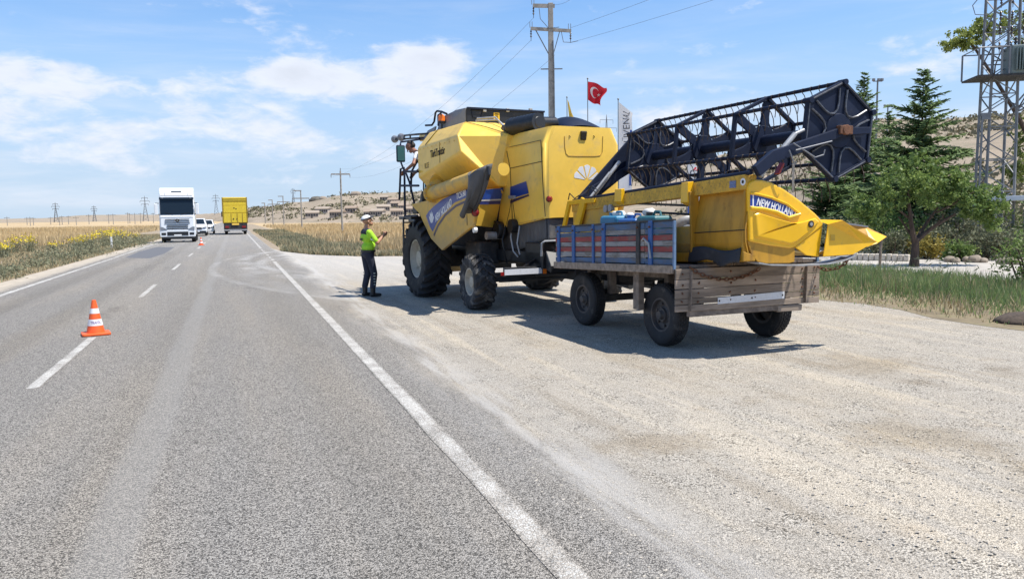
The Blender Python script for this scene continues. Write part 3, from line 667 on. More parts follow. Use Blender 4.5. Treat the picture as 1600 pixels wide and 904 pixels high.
# blue band on hood and inner panel
mb = MB(); mb.add([(-.7515, *cx(*p, -.7515)) for p in ((797, 292), (822, 283), (826, 302), (797, 311))], [(0, 1, 2, 3)]); mb.build('blue_stripe', m_blue, hood)
mb = MB(); mb.add([(-.7515, *cx(*p, -.7515)) for p in ((797, 313), (826, 303.5), (826.5, 306), (797, 318))], [(0, 1, 2, 3)]); mb.build('dark_stripe', m_purple, hood)
mb = MB(); mb.bar((-.765, *cx(795, 308, -.765)), (-.765, *cx(805, 308, -.765)), .03, .06); mb.build('latch', m_steel, hood, bevel=.006)
# rear face: door outline, latch, leaf emblem
Y_ = -1.503
Q = lambda a, b, k=Y_: (lambda p: (p[0], k, p[1]))(cy(a, b, k))
d0 = [(882, 213), (882.5, 230), (884.5, 240), (888, 243.5), (900, 244), (930, 244), (938, 243), (941, 238), (942, 213)]
mb = MB(); mb.tube([Q(*p) for p in d0], .006, 4); mb.build('door_outline', mat('door_groove', (.35, .19, .02), .6), hood)
mb = MB(); (xa, za) = cy(911, 205, Y_)
mb.prism([(-1.50, za), (-1.54, za), (-1.55, za-.02), (-1.52, za-.15), (-1.50, za-.15)], 'x', xa-.055, xa+.055); mb.build('door_latch', m_seam, hood, bevel=.008)
(xc, zc) = cy(917, 282, Y_)
for k in range(5):
    a0 = R(88+34*(2-k)-14); a1 = R(88+34*(2-k)+14); P5 = [(xc+.035*math.cos((a0+a1)/2), zc+.035*math.sin((a0+a1)/2))]
    for q in range(6):
        a = a0+(a1-a0)*q/5; rr_ = .27-.02*abs(q-2.5)/2.5; P5.append((xc+rr_*math.cos(a), zc+rr_*math.sin(a)*1.0))
    mb = MB(); mb.prism(P5, 'y', -1.5005, -1.504); mb.build('leaf_emblem', m_decalwhite, hood)
for (px_, py_) in ((890, 213), (928, 213)):
    (xa, za) = cy(px_, py_, Y_); mb = MB(); mb.tube([(xa-.01, -1.5, za+.012), (xa, -1.515, za), (xa+.015, -1.5, za-.012)], .006, 5); mb.build('hook', m_seam, hood)
def round_lamp(parent, c, d, r=.07, name='tail_lamp'):
    c = Vector(c); d = Vector(d).normalized(); mb = MB(); mb.tube([c, c+d*.03], r*1.1, 16, 0); mb.build(name+'_base', m_blk, parent)
    mb = MB(); mb.tube([c+d*.03, c+d*.055, c+d*.075], [r, r*.93, r*.55], 16); return mb.build(name, m_red, parent, smooth=True)
(xa, za) = cy(865, 311, -1.47); round_lamp(hood, (-.66, -1.46, za), (-.25, -1, 0), .05)
(xa, za) = cy(865, 311, -1.47); round_lamp(hood, (.66, -1.46, za), (.25, -1, 0), .05)
# rubber curtain below the hood
def curtain(pts, ztop, zbot, name='rubber_curtain'):
    mb = MB(); n = 26
    def fn(u, v_):
        q = u*(len(pts)-1); i = min(int(q), len(pts)-2); f = q-i; a = Vector(pts[i]); b_ = Vector(pts[i+1]); p = a+(b_-a)*f
        d = (b_-a).normalized(); nn = Vector((d.y, -d.x)); wv = .012*math.sin(u*44)*v_; zt = ztop[0]+(ztop[1]-ztop[0])*u; zb = zbot[0]+(zbot[1]-zbot[0])*u
        return (p.x+nn.x*wv, p.y+nn.y*wv, zt+(zb-zt)*v_)
    mb.grid(fn, n, 6); return mb.build(name, m_cloth, comb, smooth=True, ang=None, thick=.006)
curtain([(-.70, -.40), (-.70, -1.44)], (1.56, 1.63), (1.07, 1.28)); curtain([(.70, -.40), (.70, -1.44)], (1.56, 1.63), (1.07, 1.28))
curtain([(-.69, -1.455), (.69, -1.455)], (1.63, 1.63), (1.25, 1.25))
curtain([(-.71, -.02), (-.71, -.38)], (1.5, 1.55), (1.05, 1.02), 'dark_curtain').data.materials[0] = m_darkcloth

# side shields, both sides
sk = [cx(*p, -1.55) for p in ((641, 319), (655, 334), (663, 352), (673, 373), (690, 391), (714, 372), (739, 352.5), (744, 325), (746, 297))]
sk += [cx(700, 305.5, -1.55)]
for s in (-1, 1):
    mb = MB(); mb.prism(sk, 'x', s*1.55, s*1.48)
    o = mb.build('side_shield', m_yel_dusty, comb, bevel=.02, seg=2)
    # facet joining the shield to the narrow rear body
    mb = MB(); zt0, zb0 = sk[8][1], sk[6][1]
    y8, y6 = sk[8][0], sk[6][0]
    vs = [(s*1.53, y8+.02, zt0), (s*1.53, y6+.02, zb0), (s*.76, .50, 1.46), (s*.76, .12, 2.20)]
    vs2 = [(p[0]*.985, p[1]+.05, p[2]) for p in vs]
    mb.add(vs+vs2, [(0, 1, 2, 3), (4, 5, 6, 7), (0, 1, 5, 4), (1, 2, 6, 5), (2, 3, 7, 6), (3, 0, 4, 7)])
    f_ = mb.build('rear_facet_panel', m_yel, comb, bevel=.012)
    A, D = Vector(vs[0]), Vector(vs[3]); Bv, Cv = Vector(vs[1]), Vector(vs[2])
    nrm = (Cv-A).cross(D-Bv).normalized(); nrm = nrm if nrm.y < 0 else -nrm
    def on(u, v_): return tuple((A+(D-A)*u)*(1-v_)+(Bv+(Cv-Bv)*u)*v_+nrm*.004)
    mb = MB(); mb.add([on(0, .0), on(1, .0), on(1, .27), on(0, .27)], [(0, 1, 2, 3)]); mb.build('blue_stripe', m_bluelit, f_)
    mb = MB(); mb.add([on(0, .27), on(1, .27), on(1, .31), on(0, .31)], [(0, 1, 2, 3)]); mb.build('white_stripe', m_decalwhite, f_)
    mb = MB(); mb.add([on(0, .31), on(1, .31), on(1, .40), on(0, .40)], [(0, 1, 2, 3)]); mb.build('dark_stripe', m_blue, f_)
    if s < 0: shield = o
    # upper inner wall behind the unloading tube
    mb = MB(); mb.add([(s*1.0, 3.1, 1.95), (s*1.0, 3.1, 2.3), (s*.93, .05, 2.35), (s*.78, .1, 2.1)], [(0, 1, 2, 3)]); mb.build('inner_wall', m_yel_dusty, comb, thick=.02)
# shield decals on the visible side
XS = -1.553
PS = lambda a, b, k=XS: (k, *cx(a, b, k))
band = [(665.5, 337), (670, 330), (677, 323), (691, 311.5), (711, 302), (729, 296.5), (741, 293.5), (741.5, 305), (728, 309), (711, 316), (694, 330), (683, 347), (676, 362), (671.5, 354)]
mb = MB(); mb.add([PS(*p) for p in band], [(0, 1, 2, 11, 12, 13), (2, 3, 10, 11), (3, 4, 9, 10), (4, 5, 8, 9), (5, 6, 7, 8)]); mb.build('blue_band', m_blue, shield)
st = [(677, 366), (684, 350), (695, 334), (711.5, 320), (728, 312.5), (741, 308.5)]; stb = [(p[0]+1.6, p[1]+3.2) for p in st]
mb = MB(); mb.add([PS(*p) for p in st+stb], [(i, i+1, i+7, i+6) for i in range(5)]); mb.build('dark_stripe', m_purple, shield)
o0 = PS(680.5, 347, XS-.003); o1 = PS(711, 316, XS-.003); dv = Vector(o1)-Vector(o0)
text_part('brand_lettering', 'NEW HOLLAND', 0.205, m_decalwhite, shield, o0, dv, (0, .12, 1), sx=0.64, bold=.006)
text_part('model_lettering', 'TC5.80', 0.155, m_decalwhite, shield, PS(713, 311.5, XS-.003), (0, -1, .13), (0, .1, 1), sx=1.0, shear=.15, bold=.003)
(yl, zl) = cx(674.5, 350, XS)
for k in range(5):
    a = R(90+26*(2-k)); P5 = []
    for q in range(7): qq = q/6*2*math.pi; P5.append((yl-(.10+.085*math.cos(qq))*math.cos(a)*1-.03*math.sin(qq)*math.sin(a), zl+(.15+.12*math.cos(qq))*math.sin(a)-.022*math.sin(qq)*math.cos(a)))
    mb = MB(); mb.prism(P5, 'x', XS, XS-.003); mb.build('leaf_emblem', m_decalwhite, shield)
seam(shield, [PS(729, 320), PS(730, 352)], .012)
p_ = PS(742.5, 332); round_lamp(shield, (p_[0], p_[1], p_[2]), (-.35, -1, 0), .065)
mb = MB(); q0 = sk[6]; mb.tube([(-1.5, q0[0]+.1, q0[1]-.08), (-1.44, q0[0]+.1, q0[1]-.08)], .05, 14); mb.build('side_marker', m_white, shield, smooth=True)

# unloading tube folded back along the side
a0 = Vector((-1.60, *cx(676, 302, -1.60))); a1 = Vector((-1.60, *cx(752, 275, -1.60)))
mb = MB(); mb.tube([a0, a1], .135, 24); aug = mb.build('unloading_tube', m_yel_dusty, comb, smooth=True)
e0 = a0+(a0-a1).normalized()*.02
mb = MB(); pts = []
for q in range(9):
    t_ = q/8*R(80); pts.append(e0+(a0-a1).normalized()*.24*math.sin(t_)+Vector((.0, 0, .24*(1-math.cos(t_))))+Vector((.30*(1-math.cos(t_)), 0, 0)))
mb.tube(pts, .165, 24); mb.build('tube_elbow', m_yel_dusty, aug, smooth=True)
mb = MB(); d = (a1-a0).normalized(); mb.tube([a0-d*.03, a0+d*.02], .185, 24); mb.build('flange', m_yel_dusty, aug, smooth=True, ang=30)
mb = MB(); e = pts[-1]; mb.tube([e+Vector((-.02, -.03, .0)), e+Vector((.03, .02, .05))], .215, 24); mb.build('flange', m_yel_dusty, aug, smooth=True, ang=30)
for k in range(10):
    t_ = 2*math.pi*k/10; c_ = a0-d*.005+Vector((math.cos(t_)*.17, 0, math.sin(t_)*.17)); mb = MB(); mb.tube([c_+d*.02, c_+d*.04], .012, 6); mb.build('bolt', m_steel, aug)
# fabric spout hanging from the tube end
mb = MB()
def spout(u, v_):
    t_ = u*2*math.pi; top = a1+d*(-.20+.50*(.5+.5*math.cos(t_)))+Vector((-.03+.20*math.sin(t_)*1.0, 0, .19*abs(math.sin(t_*.5+.8))))
    fold = .05*math.sin(t_*5+v_*2.2)*v_
    drop = Vector((-.05*v_, .50*v_*v_*.9+.02, -.66*v_-.06*math.sin(t_*3)*v_))
    sq = 1-.38*v_
    c_ = a1+d*.06
    return tuple(c_+(top-c_)*sq+drop+Vector((fold, fold*.8, 0)))
mb.grid(spout, 40, 12); mb.build('fabric_spout', m_cloth, aug, smooth=True, ang=None, thick=.006)
mb = MB(); mb.tube([a1+d*.20+Vector((.02, 0, .12)), a1+d*.30+Vector((0, 0, .10)), a1+d*.33+Vector((0, 0, -.02)), a1+d*.26+Vector((0, 0, -.10))], .025, 8); mb.build('spout_bracket', m_blk, aug)
c_ = a1+d*.20+Vector((.42, .22, .10)); mb = MB(); mb.tube([c_, c_+Vector((0.0, -.03, 0))], .11, 28); mb.build('round_cover', m_yel, aug, smooth=True, ang=30)

# tank extension and things on the roof
mb = MB(); mb.prism([(-.85, 3.40), (.9, 3.40), (.9, 3.83), (-.85, 3.83)], 'y', 1.58, 1.63); ext = mb.build('tank_extension', m_blk, comb, bevel=.008)
mb = MB(); mb.bar((-.85, 1.57, 3.835), (.9, 1.57, 3.835), .06, .035); mb.build('rim_strip', m_navyblk, ext)
for s in (-1, 1):
    mb = MB(); mb.add([(s*.85, 1.62, 3.40), (s*.85, 1.62, 3.84), (s*.85, 2.1, 3.86), (s*.88, 2.95, 3.80), (s*.95, 3.05, 3.45)], [(0, 1, 2, 3, 4)]); mb.build('side_wall', m_grey, ext, thick=.03)
    mb = MB(); mb.add([(s*.98, 3.0, 3.62), (s*1.0, 3.12, 3.44), (s*1.0, 3.85, 3.40), (s*.98, 3.5, 3.58)], [(0, 1, 2, 3)]); mb.build('cab_rear_panel', m_grey, ext, thick=.03)
for px_ in (757, 793, 829):
    (xa, za) = cy(px_, 171, 1.57); mb = MB(); mb.box(xa-.035, xa+.035, 1.545, 1.60, za-.05, za+.02); mb.build('clip', m_steel, ext, bevel=.006)
(xa, za) = cy(746, 177, 1.575); mb = MB(); mb.tube([(xa-.13, 1.575, za+.06), (xa+.11, 1.575, za+.06), (xa+.07, 1.575, za-.08), (xa-.10, 1.575, za-.08), (xa-.13, 1.575, za+.06)], .012, 5); mb.build('inspection_cover', m_navyblk, ext)
(xa, za) = cy(776, 182, 1.572); mb = MB(); mb.prism([(xa-.065, za-.075), (xa+.065, za-.075), (xa+.065, za+.075), (xa-.065, za+.075)], 'y', 1.572, 1.578); stk = mb.build('warning_sticker', mat('sticker_yellow', (.8, .52, .02), .5), ext)
for i in range(3):
    mb = MB(); mb.prism([(xa-.04, za-.045+i*.04), (xa+.04, za-.045+i*.04), (xa+.03, za-.025+i*.04), (xa-.03, za-.025+i*.04)], 'y', 1.568, 1.571); mb.build('sticker_print', m_seam, ext)
mb = MB(); n = 18
def dome(u, v_):
    xx = .05+.95*u; w_ = math.sin(math.pi*min(1, max(0, u)))**.45; return (xx, .55-1.3*v_, 3.16+.40*w_*math.sin(math.pi*(.06+.88*v_))**.6*(1-.25*u))
mb.grid(dome, 16, 12); mb.build('engine_cover', m_navyblk, comb, smooth=True, ang=None)
# air intake: ribbed duct
c0 = Vector((-.62, .05, 3.30)); c1 = Vector((-.42, -.62, 3.325))
mb = MB(); prof = []
for i in range(17): q = i/16; prof.append((c0+(c1-c0)*q, .155+(.012 if i % 2 else 0)))
mb.tube([p[0] for p in prof], [p[1] for p in prof], 22); duct = mb.build('air_intake_duct', m_blk, comb, smooth=True, ang=60)
dd = (c1-c0).normalized(); mb = MB(); mb.tube([c1, c1+dd*.035], .165, 26); mb.tube([c1+dd*.035, c1+dd*.045], [.10, .09], 20); mb.build('end_cap', m_blk, duct, smooth=True, ang=30)
mb = MB(); e0_ = Vector((-.33, -.50, 3.33)); e1_ = Vector((.05, -.42, 3.35)); pr = [e0_+(e1_-e0_)*i/14 for i in range(15)]
mb.tube(pr, [.10+(.012 if i % 2 else 0) for i in range(15)], 18); mb.build('ribbed_hose', m_blk, duct, smooth=True, ang=60)
mb = MB(); mb.prism([(-.75, 3.15), (-.35, 3.15), (-.42, 3.42), (-.70, 3.36)], 'y', .1, .3); mb.build('duct_foot', m_blk, duct, bevel=.03)
for pts in ([(-1.0, .75, 3.44), (-1.0, .72, 3.52), (-.72, .5, 3.53), (-.66, .3, 3.36), (-.5, .25, 3.34)], [(-.95, .9, 3.44), (-.95, .9, 3.50), (-.62, .62, 3.50), (-.55, .4, 3.34)]):
    mb = MB(); mb.tube(pts, .018, 8); mb.build('roof_rail', m_steel, comb, smooth=True)

# cab, platform, ladder, mirrors
cab = MB(); cab.box(-.82, .82, 2.72, 2.80, 1.8, 3.42); cab.box(-.82, .82, 2.8, 4.3, 1.70, 1.82)
for s in (-1, 1):
    cab.bar((s*.8, 2.8, 1.8), (s*.8, 2.8, 3.42), .09, .09); cab.bar((s*.8, 4.3, 1.8), (s*.74, 4.0, 3.42), .08, .08); cab.bar((s*.8, 3.55, 1.8), (s*.79, 3.5, 3.42), .05, .05)
cabo = cab.build('cab_frame', m_blk, comb, bevel=.015)
mb = MB(); mb.box(-.92, .92, 2.62, 4.35, 3.42, 3.58); mb.build('cab_roof', m_yel, cabo, bevel=.05, seg=3)
for s in (-1, 1):
    mb = MB(); mb.add([(s*.805, 2.86, 1.85), (s*.805, 4.25, 1.85), (s*.765, 3.98, 3.4), (s*.805, 2.86, 3.4)], [(0, 1, 2, 3)]); mb.build('side_window', m_glass, cabo, thick=.006)
mb = MB(); mb.add([(-.76, 4.27, 1.85), (.76, 4.27, 1.85), (.70, 4.0, 3.4), (-.70, 4.0, 3.4)], [(0, 1, 2, 3)]); mb.build('windscreen', m_glass, cabo, thick=.006)
mb = MB(); mb.box(-.28, .28, 2.95, 3.4, 2.15, 2.3); mb.box(-.28, .28, 2.9, 3.02, 2.3, 2.95); mb.box(-.14, .14, 3.05, 3.3, 1.82, 2.15); mb.build('driver_seat', m_darkcloth, cabo, bevel=.05, seg=3)
mb = MB(); mb.tube([(0, 3.9, 1.82), (0, 3.62, 2.45)], .05, 10); mb.lathe([(.18, -.015), (.195, 0), (.18, .015), (.165, 0), (.18, -.015)], (0, 3.62, 2.47), 'z', 24); mb.build('steering_wheel', m_blk, cabo, smooth=True)
# open glass door
mb = MB(); mb.add([(-.98, 3.25, 1.95), (-.98, 3.95, 1.95), (-.96, 3.88, 3.22), (-.98, 3.25, 3.22)], [(0, 1, 2, 3)]); dr = mb.build('glass_door', m_glass, comb, thick=.008)
mb = MB(); mb.tube([(-.98, 3.25, 1.95), (-.98, 3.95, 1.95), (-.96, 3.88, 3.22), (-.98, 3.25, 3.22), (-.98, 3.25, 1.95)], .018, 6); mb.build('door_frame', m_blk, dr)
mb = MB(); mb.bar((-.82, 3.2, 1.95), (-.98, 3.25, 1.95), .03, .03); mb.bar((-.82, 3.2, 3.2), (-.98, 3.25, 3.2), .03, .03); mb.build('door_hinge', m_blk, dr)
mb = MB(); mb.box(-1.62, -.82, 2.95, 3.80, 1.63, 1.70); plat = mb.build('platform', m_blk, comb, bevel=.01)
mb = MB(); mb.box(-1.62, -1.2, 2.72, 3.15, 1.58, 1.64); mb.prism([(2.95, 1.70), (3.2, 1.70), (3.12, 2.1), (3.0, 2.25)], 'x', -1.35, -1.0); mb.box(-1.5, -1.15, 2.9, 3.2, 1.75, 1.95); mb.build('control_box', m_blk, plat, bevel=.02)
def PR(a, b, k=-1.6): return (k, *cx(a, b, k))
rails = [[PR(624, 312), PR(626, 264), PR(631, 262), PR(632, 275), PR(633, 338)], [PR(625, 290), PR(654, 290)], [PR(633, 338), PR(632, 300)], [PR(633, 267, -1.3), PR(640, 285, -1.3), PR(648, 320, -1.3)], [PR(632, 338), PR(652, 337)],
         [PR(634, 268), PR(653, 268)], [PR(642, 300, -1.3), PR(643, 268, -1.3), PR(653, 250, -1.3)]]
for r_ in rails:
    mb = MB(); mb.tube(r_, .024, 8); mb.build('handrail', m_navyblk, plat, smooth=True)
mb = MB(); ya, zt = cx(633, 340, -1.6); _, zb = cx(634, 413, -1.6)
for xx in (-1.64, -1.24): mb.bar((xx, ya, zt), (xx, ya+.06, zb), .06, .03, (1, 0, 0))
lad = mb.build('ladder', m_blk, plat, bevel=.006)
for i in range(4):
    mb = MB(); z_ = zb+.04+i*.29; mb.box(-1.62, -1.26, ya-.05, ya+.14, z_, z_+.03); mb.build('step', m_blk, plat, bevel=.006)
# mirror
mb = MB(); c_ = Vector(PR(626, 240, -1.62)); hy, hz = .095, .185; mb.box(c_.x-.10, c_.x+.10, c_.y-.03, c_.y+.03, c_.z-hz, c_.z+hz); mir_o = mb.build('mirror', m_navyblk, plat, bevel=.03, seg=3)
mb = MB(); mb.box(c_.x-.08, c_.x+.08, c_.y-.034, c_.y-.031, c_.z-hz+.03, c_.z+hz-.03); mb.build('mirror_glass', glassmat('mirror_glass', (.05, .13, .13), .12), mir_o)
mb = MB(); mb.tube([tuple(c_+Vector((0, 0, -hz))), PR(632, 268, -1.55)], .02, 8); mb.tube([tuple(c_+Vector((0, 0, hz))), PR(626, 222, -1.55), (-.9, 3.9, 3.45)], .02, 8); mb.build('mirror_arm', m_navyblk, plat, smooth=True)
# lamps bar ahead of the cab roof
mb = MB(); mb.tube([PR(628, 218, -1.3), PR(629, 212, -1.3), PR(650, 210, -1.3), (-.92, 3.2, 3.5)], .022, 8); mb.tube([PR(632, 217, -1.3), (-.92, 3.6, 3.45)], .02, 8); mb.tube([PR(641, 210, -1.3), PR(641, 217, -1.3)], .018, 6); mb.build('lamp_rail', m_blk, cabo, smooth=True)
for (px_, py_) in ((618, 217), (628, 214)):
    p_ = Vector(PR(px_, py_, -1.35)); mb = MB(); mb.tube([p_+Vector((0, -.06, 0)), p_+Vector((0, .02, 0)), p_+Vector((0, .06, 0))], [.05, .085, .09], 14); mb.build('work_lamp', m_grey, cabo, smooth=True, ang=50)
mb = MB(); mb.bar(PR(618, 217, -1.35), PR(632, 217, -1.3), .05, .05); mb.build('lamp_bracket', m_blk, cabo)
# beacon and hooked rail
bx, bz = -.98, 3.62
mb = MB(); by = cx(690, 185, bx)[0]; zb_ = cx(690, 185, bx)[1]; mb.tube([(bx, by, zb_-.10), (bx, by, zb_-.06)], .085, 16); mb.tube([(bx, by, zb_-.36), (bx, by, zb_-.1)], .02, 6); bc = mb.build('beacon_base', m_blk, cabo, smooth=True, ang=40)
mb = MB(); mb.tube([(bx, by, zb_-.06), (bx, by, zb_+.05), (bx, by, zb_+.085)], [.075, .068, .03], 16); mb.build('beacon_lens', m_orange, cabo, smooth=True)
hk = [(-.98, *cx(*p, -.98)) for p in ((665, 196), (675, 195.5), (678.5, 190), (680.5, 176), (683, 173.5), (690, 174.5), (698, 178))]
mb = MB(); mb.tube(hk, .022, 8); mb.tube([(-.98, *cx(685, 197, -.98)), (-.98, *cx(684.5, 180, -.98)), (-.98, *cx(689, 177, -.98))], .02, 8); mb.build('hooked_rail', m_navyblk, cabo, smooth=True)

# rear bumper with reflective strip, hitch
mb = MB(); mb.box(-1.45, .85, -1.36, -1.28, .68, .83); bump = mb.build('rear_bumper', m_blk, comb, bevel=.01)
(x0_, z0_) = cy(788.5, 427, -1.37); (x1_, z1_) = cy(847, 423, -1.37)
mb = MB(); mb.box(x0_, x1_, -1.372, -1.366, .705, .80); mb.build('reflective_strip', m_whitepl, bump)
mb = MB(); mb.box(x0_-.07, x0_-.01, -1.372, -1.366, .70, .76); mb.build('red_reflector', m_red, bump)
mb = MB(); mb.box(x1_+.02, x1_+.085, -1.372, -1.366, .70, .81); mb.build('orange_reflector', m_orange, bump)
for xx in (-1.2, -.5, .5): 
    mb = MB(); mb.bar((xx, -1.3, .74), (max(-.72, min(.72, xx)), -1.15, .95), .05, .05); mb.build('bumper_bracket', m_blk, bump)
mb = MB(); mb.box(-.25, .25, -1.62, -1.3, .58, .80); mb.box(-.09, .09, -1.78, -1.6, .66, .72); mb.tube([(0, -1.72, .58), (0, -1.72, .86)], .022, 8); mb.build('tow_hitch', m_under, comb, bevel=.01)
mb = MB(); mb.tube([(-.78, -1.40, 1.0), (-.78, -1.42, 1.22), (-.74, -1.45, 1.25), (-.3, -1.52, 1.26)], .02, 8); mb.build('lift_handle', m_steel, comb, smooth=True)
# feeder house at the front
mb = MB(); mb.prism([(3.0, 1.05), (3.0, 1.75), (4.6, 1.05), (4.75, .45), (4.5, .35)], 'x', -.55, .55); mb.build('feeder_house', m_yel_dusty, comb, bevel=.02)

# ------------------------------------------------------------------ farm trailer
trl = thing('farm_trailer', 'old four wheeled wooden farm trailer with blue posts and dropped tailboard', 'trailer', tuple(TF.o), TF.ang)
def tx(px, py, k): p = TF.X(px, py, k); return (p[1], p[2])
def ty(px, py, k): p = TF.Y(px, py, k); return (p[0], p[2])
def zf(u): return 1.045-0.036*(u+0.6)          # the bed leans a little to the front
tt = ag_tyre(0.405, 0.21, 0.215, lug_h=0.012, tread=46).mesh('tyre', m_rubber_dusty, smooth=True, ang=35)
tt2 = ag_tyre(0.405, 0.21, 0.215, lug_h=0.012, tread=46).mesh('tyre', m_rubber, smooth=True, ang=35)
def trailer_rim(s):
    mb = rim_mesh(0.215, 0.21, s, 0.05, 6); mb.lathe([(0.001, s*.115), (.05, s*.11), (.065, s*.06), (.10, s*.03)], n=16); return mb.mesh('rim', m_rim_dark, smooth=True)
trm = [trailer_rim(s) for s in (-1, 1)]
for i, s in enumerate((-1, 1)):
    wheel(trl, (s*.82, 0, .40), tt2, trm[i], None); wheel(trl, (s*.80, 2.12, .40), tt2, trm[i], None, rz=R(2))
mb = MB(); mb.box(-.76, .76, -.05, .05, .35, .45); mb.build('rear_axle', m_under, trl, bevel=.01)
mb = MB(); mb.box(-.74, .74, 2.07, 2.17, .35, .45); mb.build('front_axle', m_under, trl, bevel=.01)
for s in (-1, 1):
    mb = MB(); mb.bar((s*.42, -.5, zf(-.5)-.12), (s*.42, 2.5, zf(2.5)-.12), .09, .14); mb.build('frame_rail', m_wood_end, trl, bevel=.008)
    for yy in (0., 2.12):
        mb = MB()
        for k in range(4): mb.bar((s*.55, yy-.34+.06*k, .52-.025*k+.02), (s*.55, yy+.34-.06*k, .52-.025*k+.02), .07, .02)
        mb.build('leaf_spring', m_under, trl)
        mb = MB(); mb.box(s*.55-.05, s*.55+.05, yy-.36, yy-.26, .50, zf(yy)-.04); mb.build('spring_hanger', m_wood_end, trl); mb = MB(); mb.box(s*.55-.05, s*.55+.05, yy+.26, yy+.36, .50, zf(yy)-.04); mb.build('spring_hanger', m_wood_end, trl)
    mb = MB(); mb.box(s*1.0-.05, s*1.0+.04, .28, .42, .44, zf(.3)-.03); mb.build('wooden_stanchion', m_wood, trl, bevel=.01)
mb = MB(); mb.lathe([(.001, 0), (.33, 0), (.33, .05), (.001, .05)], (0, 2.12, .60), 'z', 24); mb.box(-.4, .4, 1.85, 2.4, .65, .80); mb.build('turntable', m_under, trl, bevel=.01)
mb = MB(); mb.tube([(0, .1, .42), (0, 2.0, .44)], .035, 10); mb.build('reach_pole', m_under, trl, smooth=True)
for yy in (-.45, .35, 1.1, 1.75, 2.45):
    mb = MB(); mb.bar((-1.1, yy, zf(yy)-.045), (1.1, yy, zf(yy)-.045), .08, .07); mb.build('cross_beam', m_wood_end, trl, bevel=.006)
mb = MB(); mb.tube([(0, 2.15, .55), (.02, 2.9, .60), (.06, 3.05+.02, .69)], .05, 12); mb.tube([(-.42, 2.2, .52), (.04, 2.98, .62)], .035, 10); mb.tube([(.42, 2.2, .52), (.06, 2.98, .62)], .035, 10); mb.build('drawbar', m_steel, trl, smooth=True)
for i in range(10):    # floor planks
    x0 = -1.11+i*.222; mb = MB(); a = .004*random.random()
    mb.add([(x0+.004, -.58, zf(-.58)-.01+a), (x0+.218, -.58, zf(-.58)-.01+a), (x0+.218, 2.55, zf(2.55)-.01+a), (x0+.004, 2.55, zf(2.55)-.01+a)]+[(x0+.004, -.58, zf(-.58)+.02+a), (x0+.218, -.58, zf(-.58)+.02+a), (x0+.218, 2.55, zf(2.55)+.02+a), (x0+.004, 2.55, zf(2.55)+.02+a)],
           [(0, 1, 2, 3), (7, 6, 5, 4), (0, 1, 5, 4), (1, 2, 6, 5), (2, 3, 7, 6), (3, 0, 4, 7)]); mb.build('floor_plank', m_wood_end, trl)
mb = MB(); mb.bar((-1.135, -.6, zf(-.6)-.02), (-1.135, 2.57, zf(2.57)-.02), .04, .10); mb.build('side_sill', m_wood, trl, bevel=.008)
mb = MB(); mb.bar((1.135, -.6, zf(-.6)-.02), (1.135, 2.57, zf(2.57)-.02), .04, .10); mb.build('side_sill', m_wood, trl, bevel=.008)
# sideboards: separate boards, paint scheme white / red / white / red / blue-white
BW = .525; rows = [m_bd_white, m_bd_blue, m_bd_white, m_bd_red, m_bd_white, m_bd_red, m_bd_white][::-1]
posts_px = [880, 920, 967, 983, 1030]
py_ = [2.40] + [tx(p, 385, -1.12)[0] for p in (918, 956, 972, 1027)] + [-.55]
rowh = [.075, .075, .075, .07, .075, .07, .085]
cols = [m_bd_blue, m_bd_white, m_bd_red, m_bd_white, m_bd_red, m_bd_white, m_bd_blue]
for s in (-1, 1):
    z = 0.035
    for i in range(7):
        segs = [(-.58, .02), (.03, 1.07), (1.08, 2.55)]
        for (ya, yb) in segs:
            mb = MB(); j = random.uniform(-.004, .004); o_ = s*(1.112+random.uniform(-.004, .004)); sag = random.uniform(-.006, .006)
            mb.bar((o_, ya, zf(ya)+z+rowh[i]/2+j), (o_, yb, zf(yb)+z+rowh[i]/2+j+sag), .022, rowh[i]-.008)
            cm = cols[i]
            if random.random() < .14 and cm is not m_bd_red: cm = random.choice((m_bd_white, m_bd_blue))
            mb.build('side_board', cm, trl, bevel=.003, seg=1)
        z += rowh[i]
    for k, yy in enumerate([2.42, 1.93, 1.33, 1.04, .16, -.12]):
        w_ = .055 if k in (2,) else .085
        mb = MB(); mb.bar((s*1.134, yy, zf(yy)-.05), (s*1.134, yy+random.uniform(-.02, .02), zf(yy)+.575), .022, w_, (0, 1, 0))
        mb.build('side_post', m_post_blue if k != 4 else m_under, trl, bevel=.004)
        mb = MB(); mb.tube([(s*1.14, yy, zf(yy)+.50), (s*1.165, yy, zf(yy)+.50)], .014, 6); mb.build('bolt', m_rust, trl)
    mb = MB(); mb.bar((s*1.115, -.6, zf(-.6)-.02), (s*1.115, -.6, zf(-.6)+.56), .035, .03, (0, 1, 0)); mb.build('corner_post', mat('pale_blue_steel', (.12, .20, .33), .5, var=.2, dirt=(.1, .09, .08), amt=.35, dscale=10), trl, bevel=.004)
    mb = MB(); mb.bar((s*1.112, -.6, zf(-.6)+.57), (s*1.112, 2.55, zf(2.55)+.57), .045, .025); mb.build('top_rail', m_under, trl, bevel=.004)
mb = MB(); mb.tube([(-1.15, .05, zf(0)+.33), (-1.17, -.02, zf(0)+.36), (-1.16, -.12, zf(0)+.30), (-1.16, -.16, zf(0)+.12)], .014, 6); mb.build('latch_rod', m_steel, trl, smooth=True)
z = 0.035
for i in range(7):
    mb = MB(); mb.bar((-1.09, 2.56, zf(2.56)+z+rowh[i]/2), (1.09, 2.56, zf(2.56)+z+rowh[i]/2), .022, rowh[i]-.008, (0, 0, 1)); mb.build('front_board', cols[i], trl, bevel=.003, seg=1); z += rowh[i]
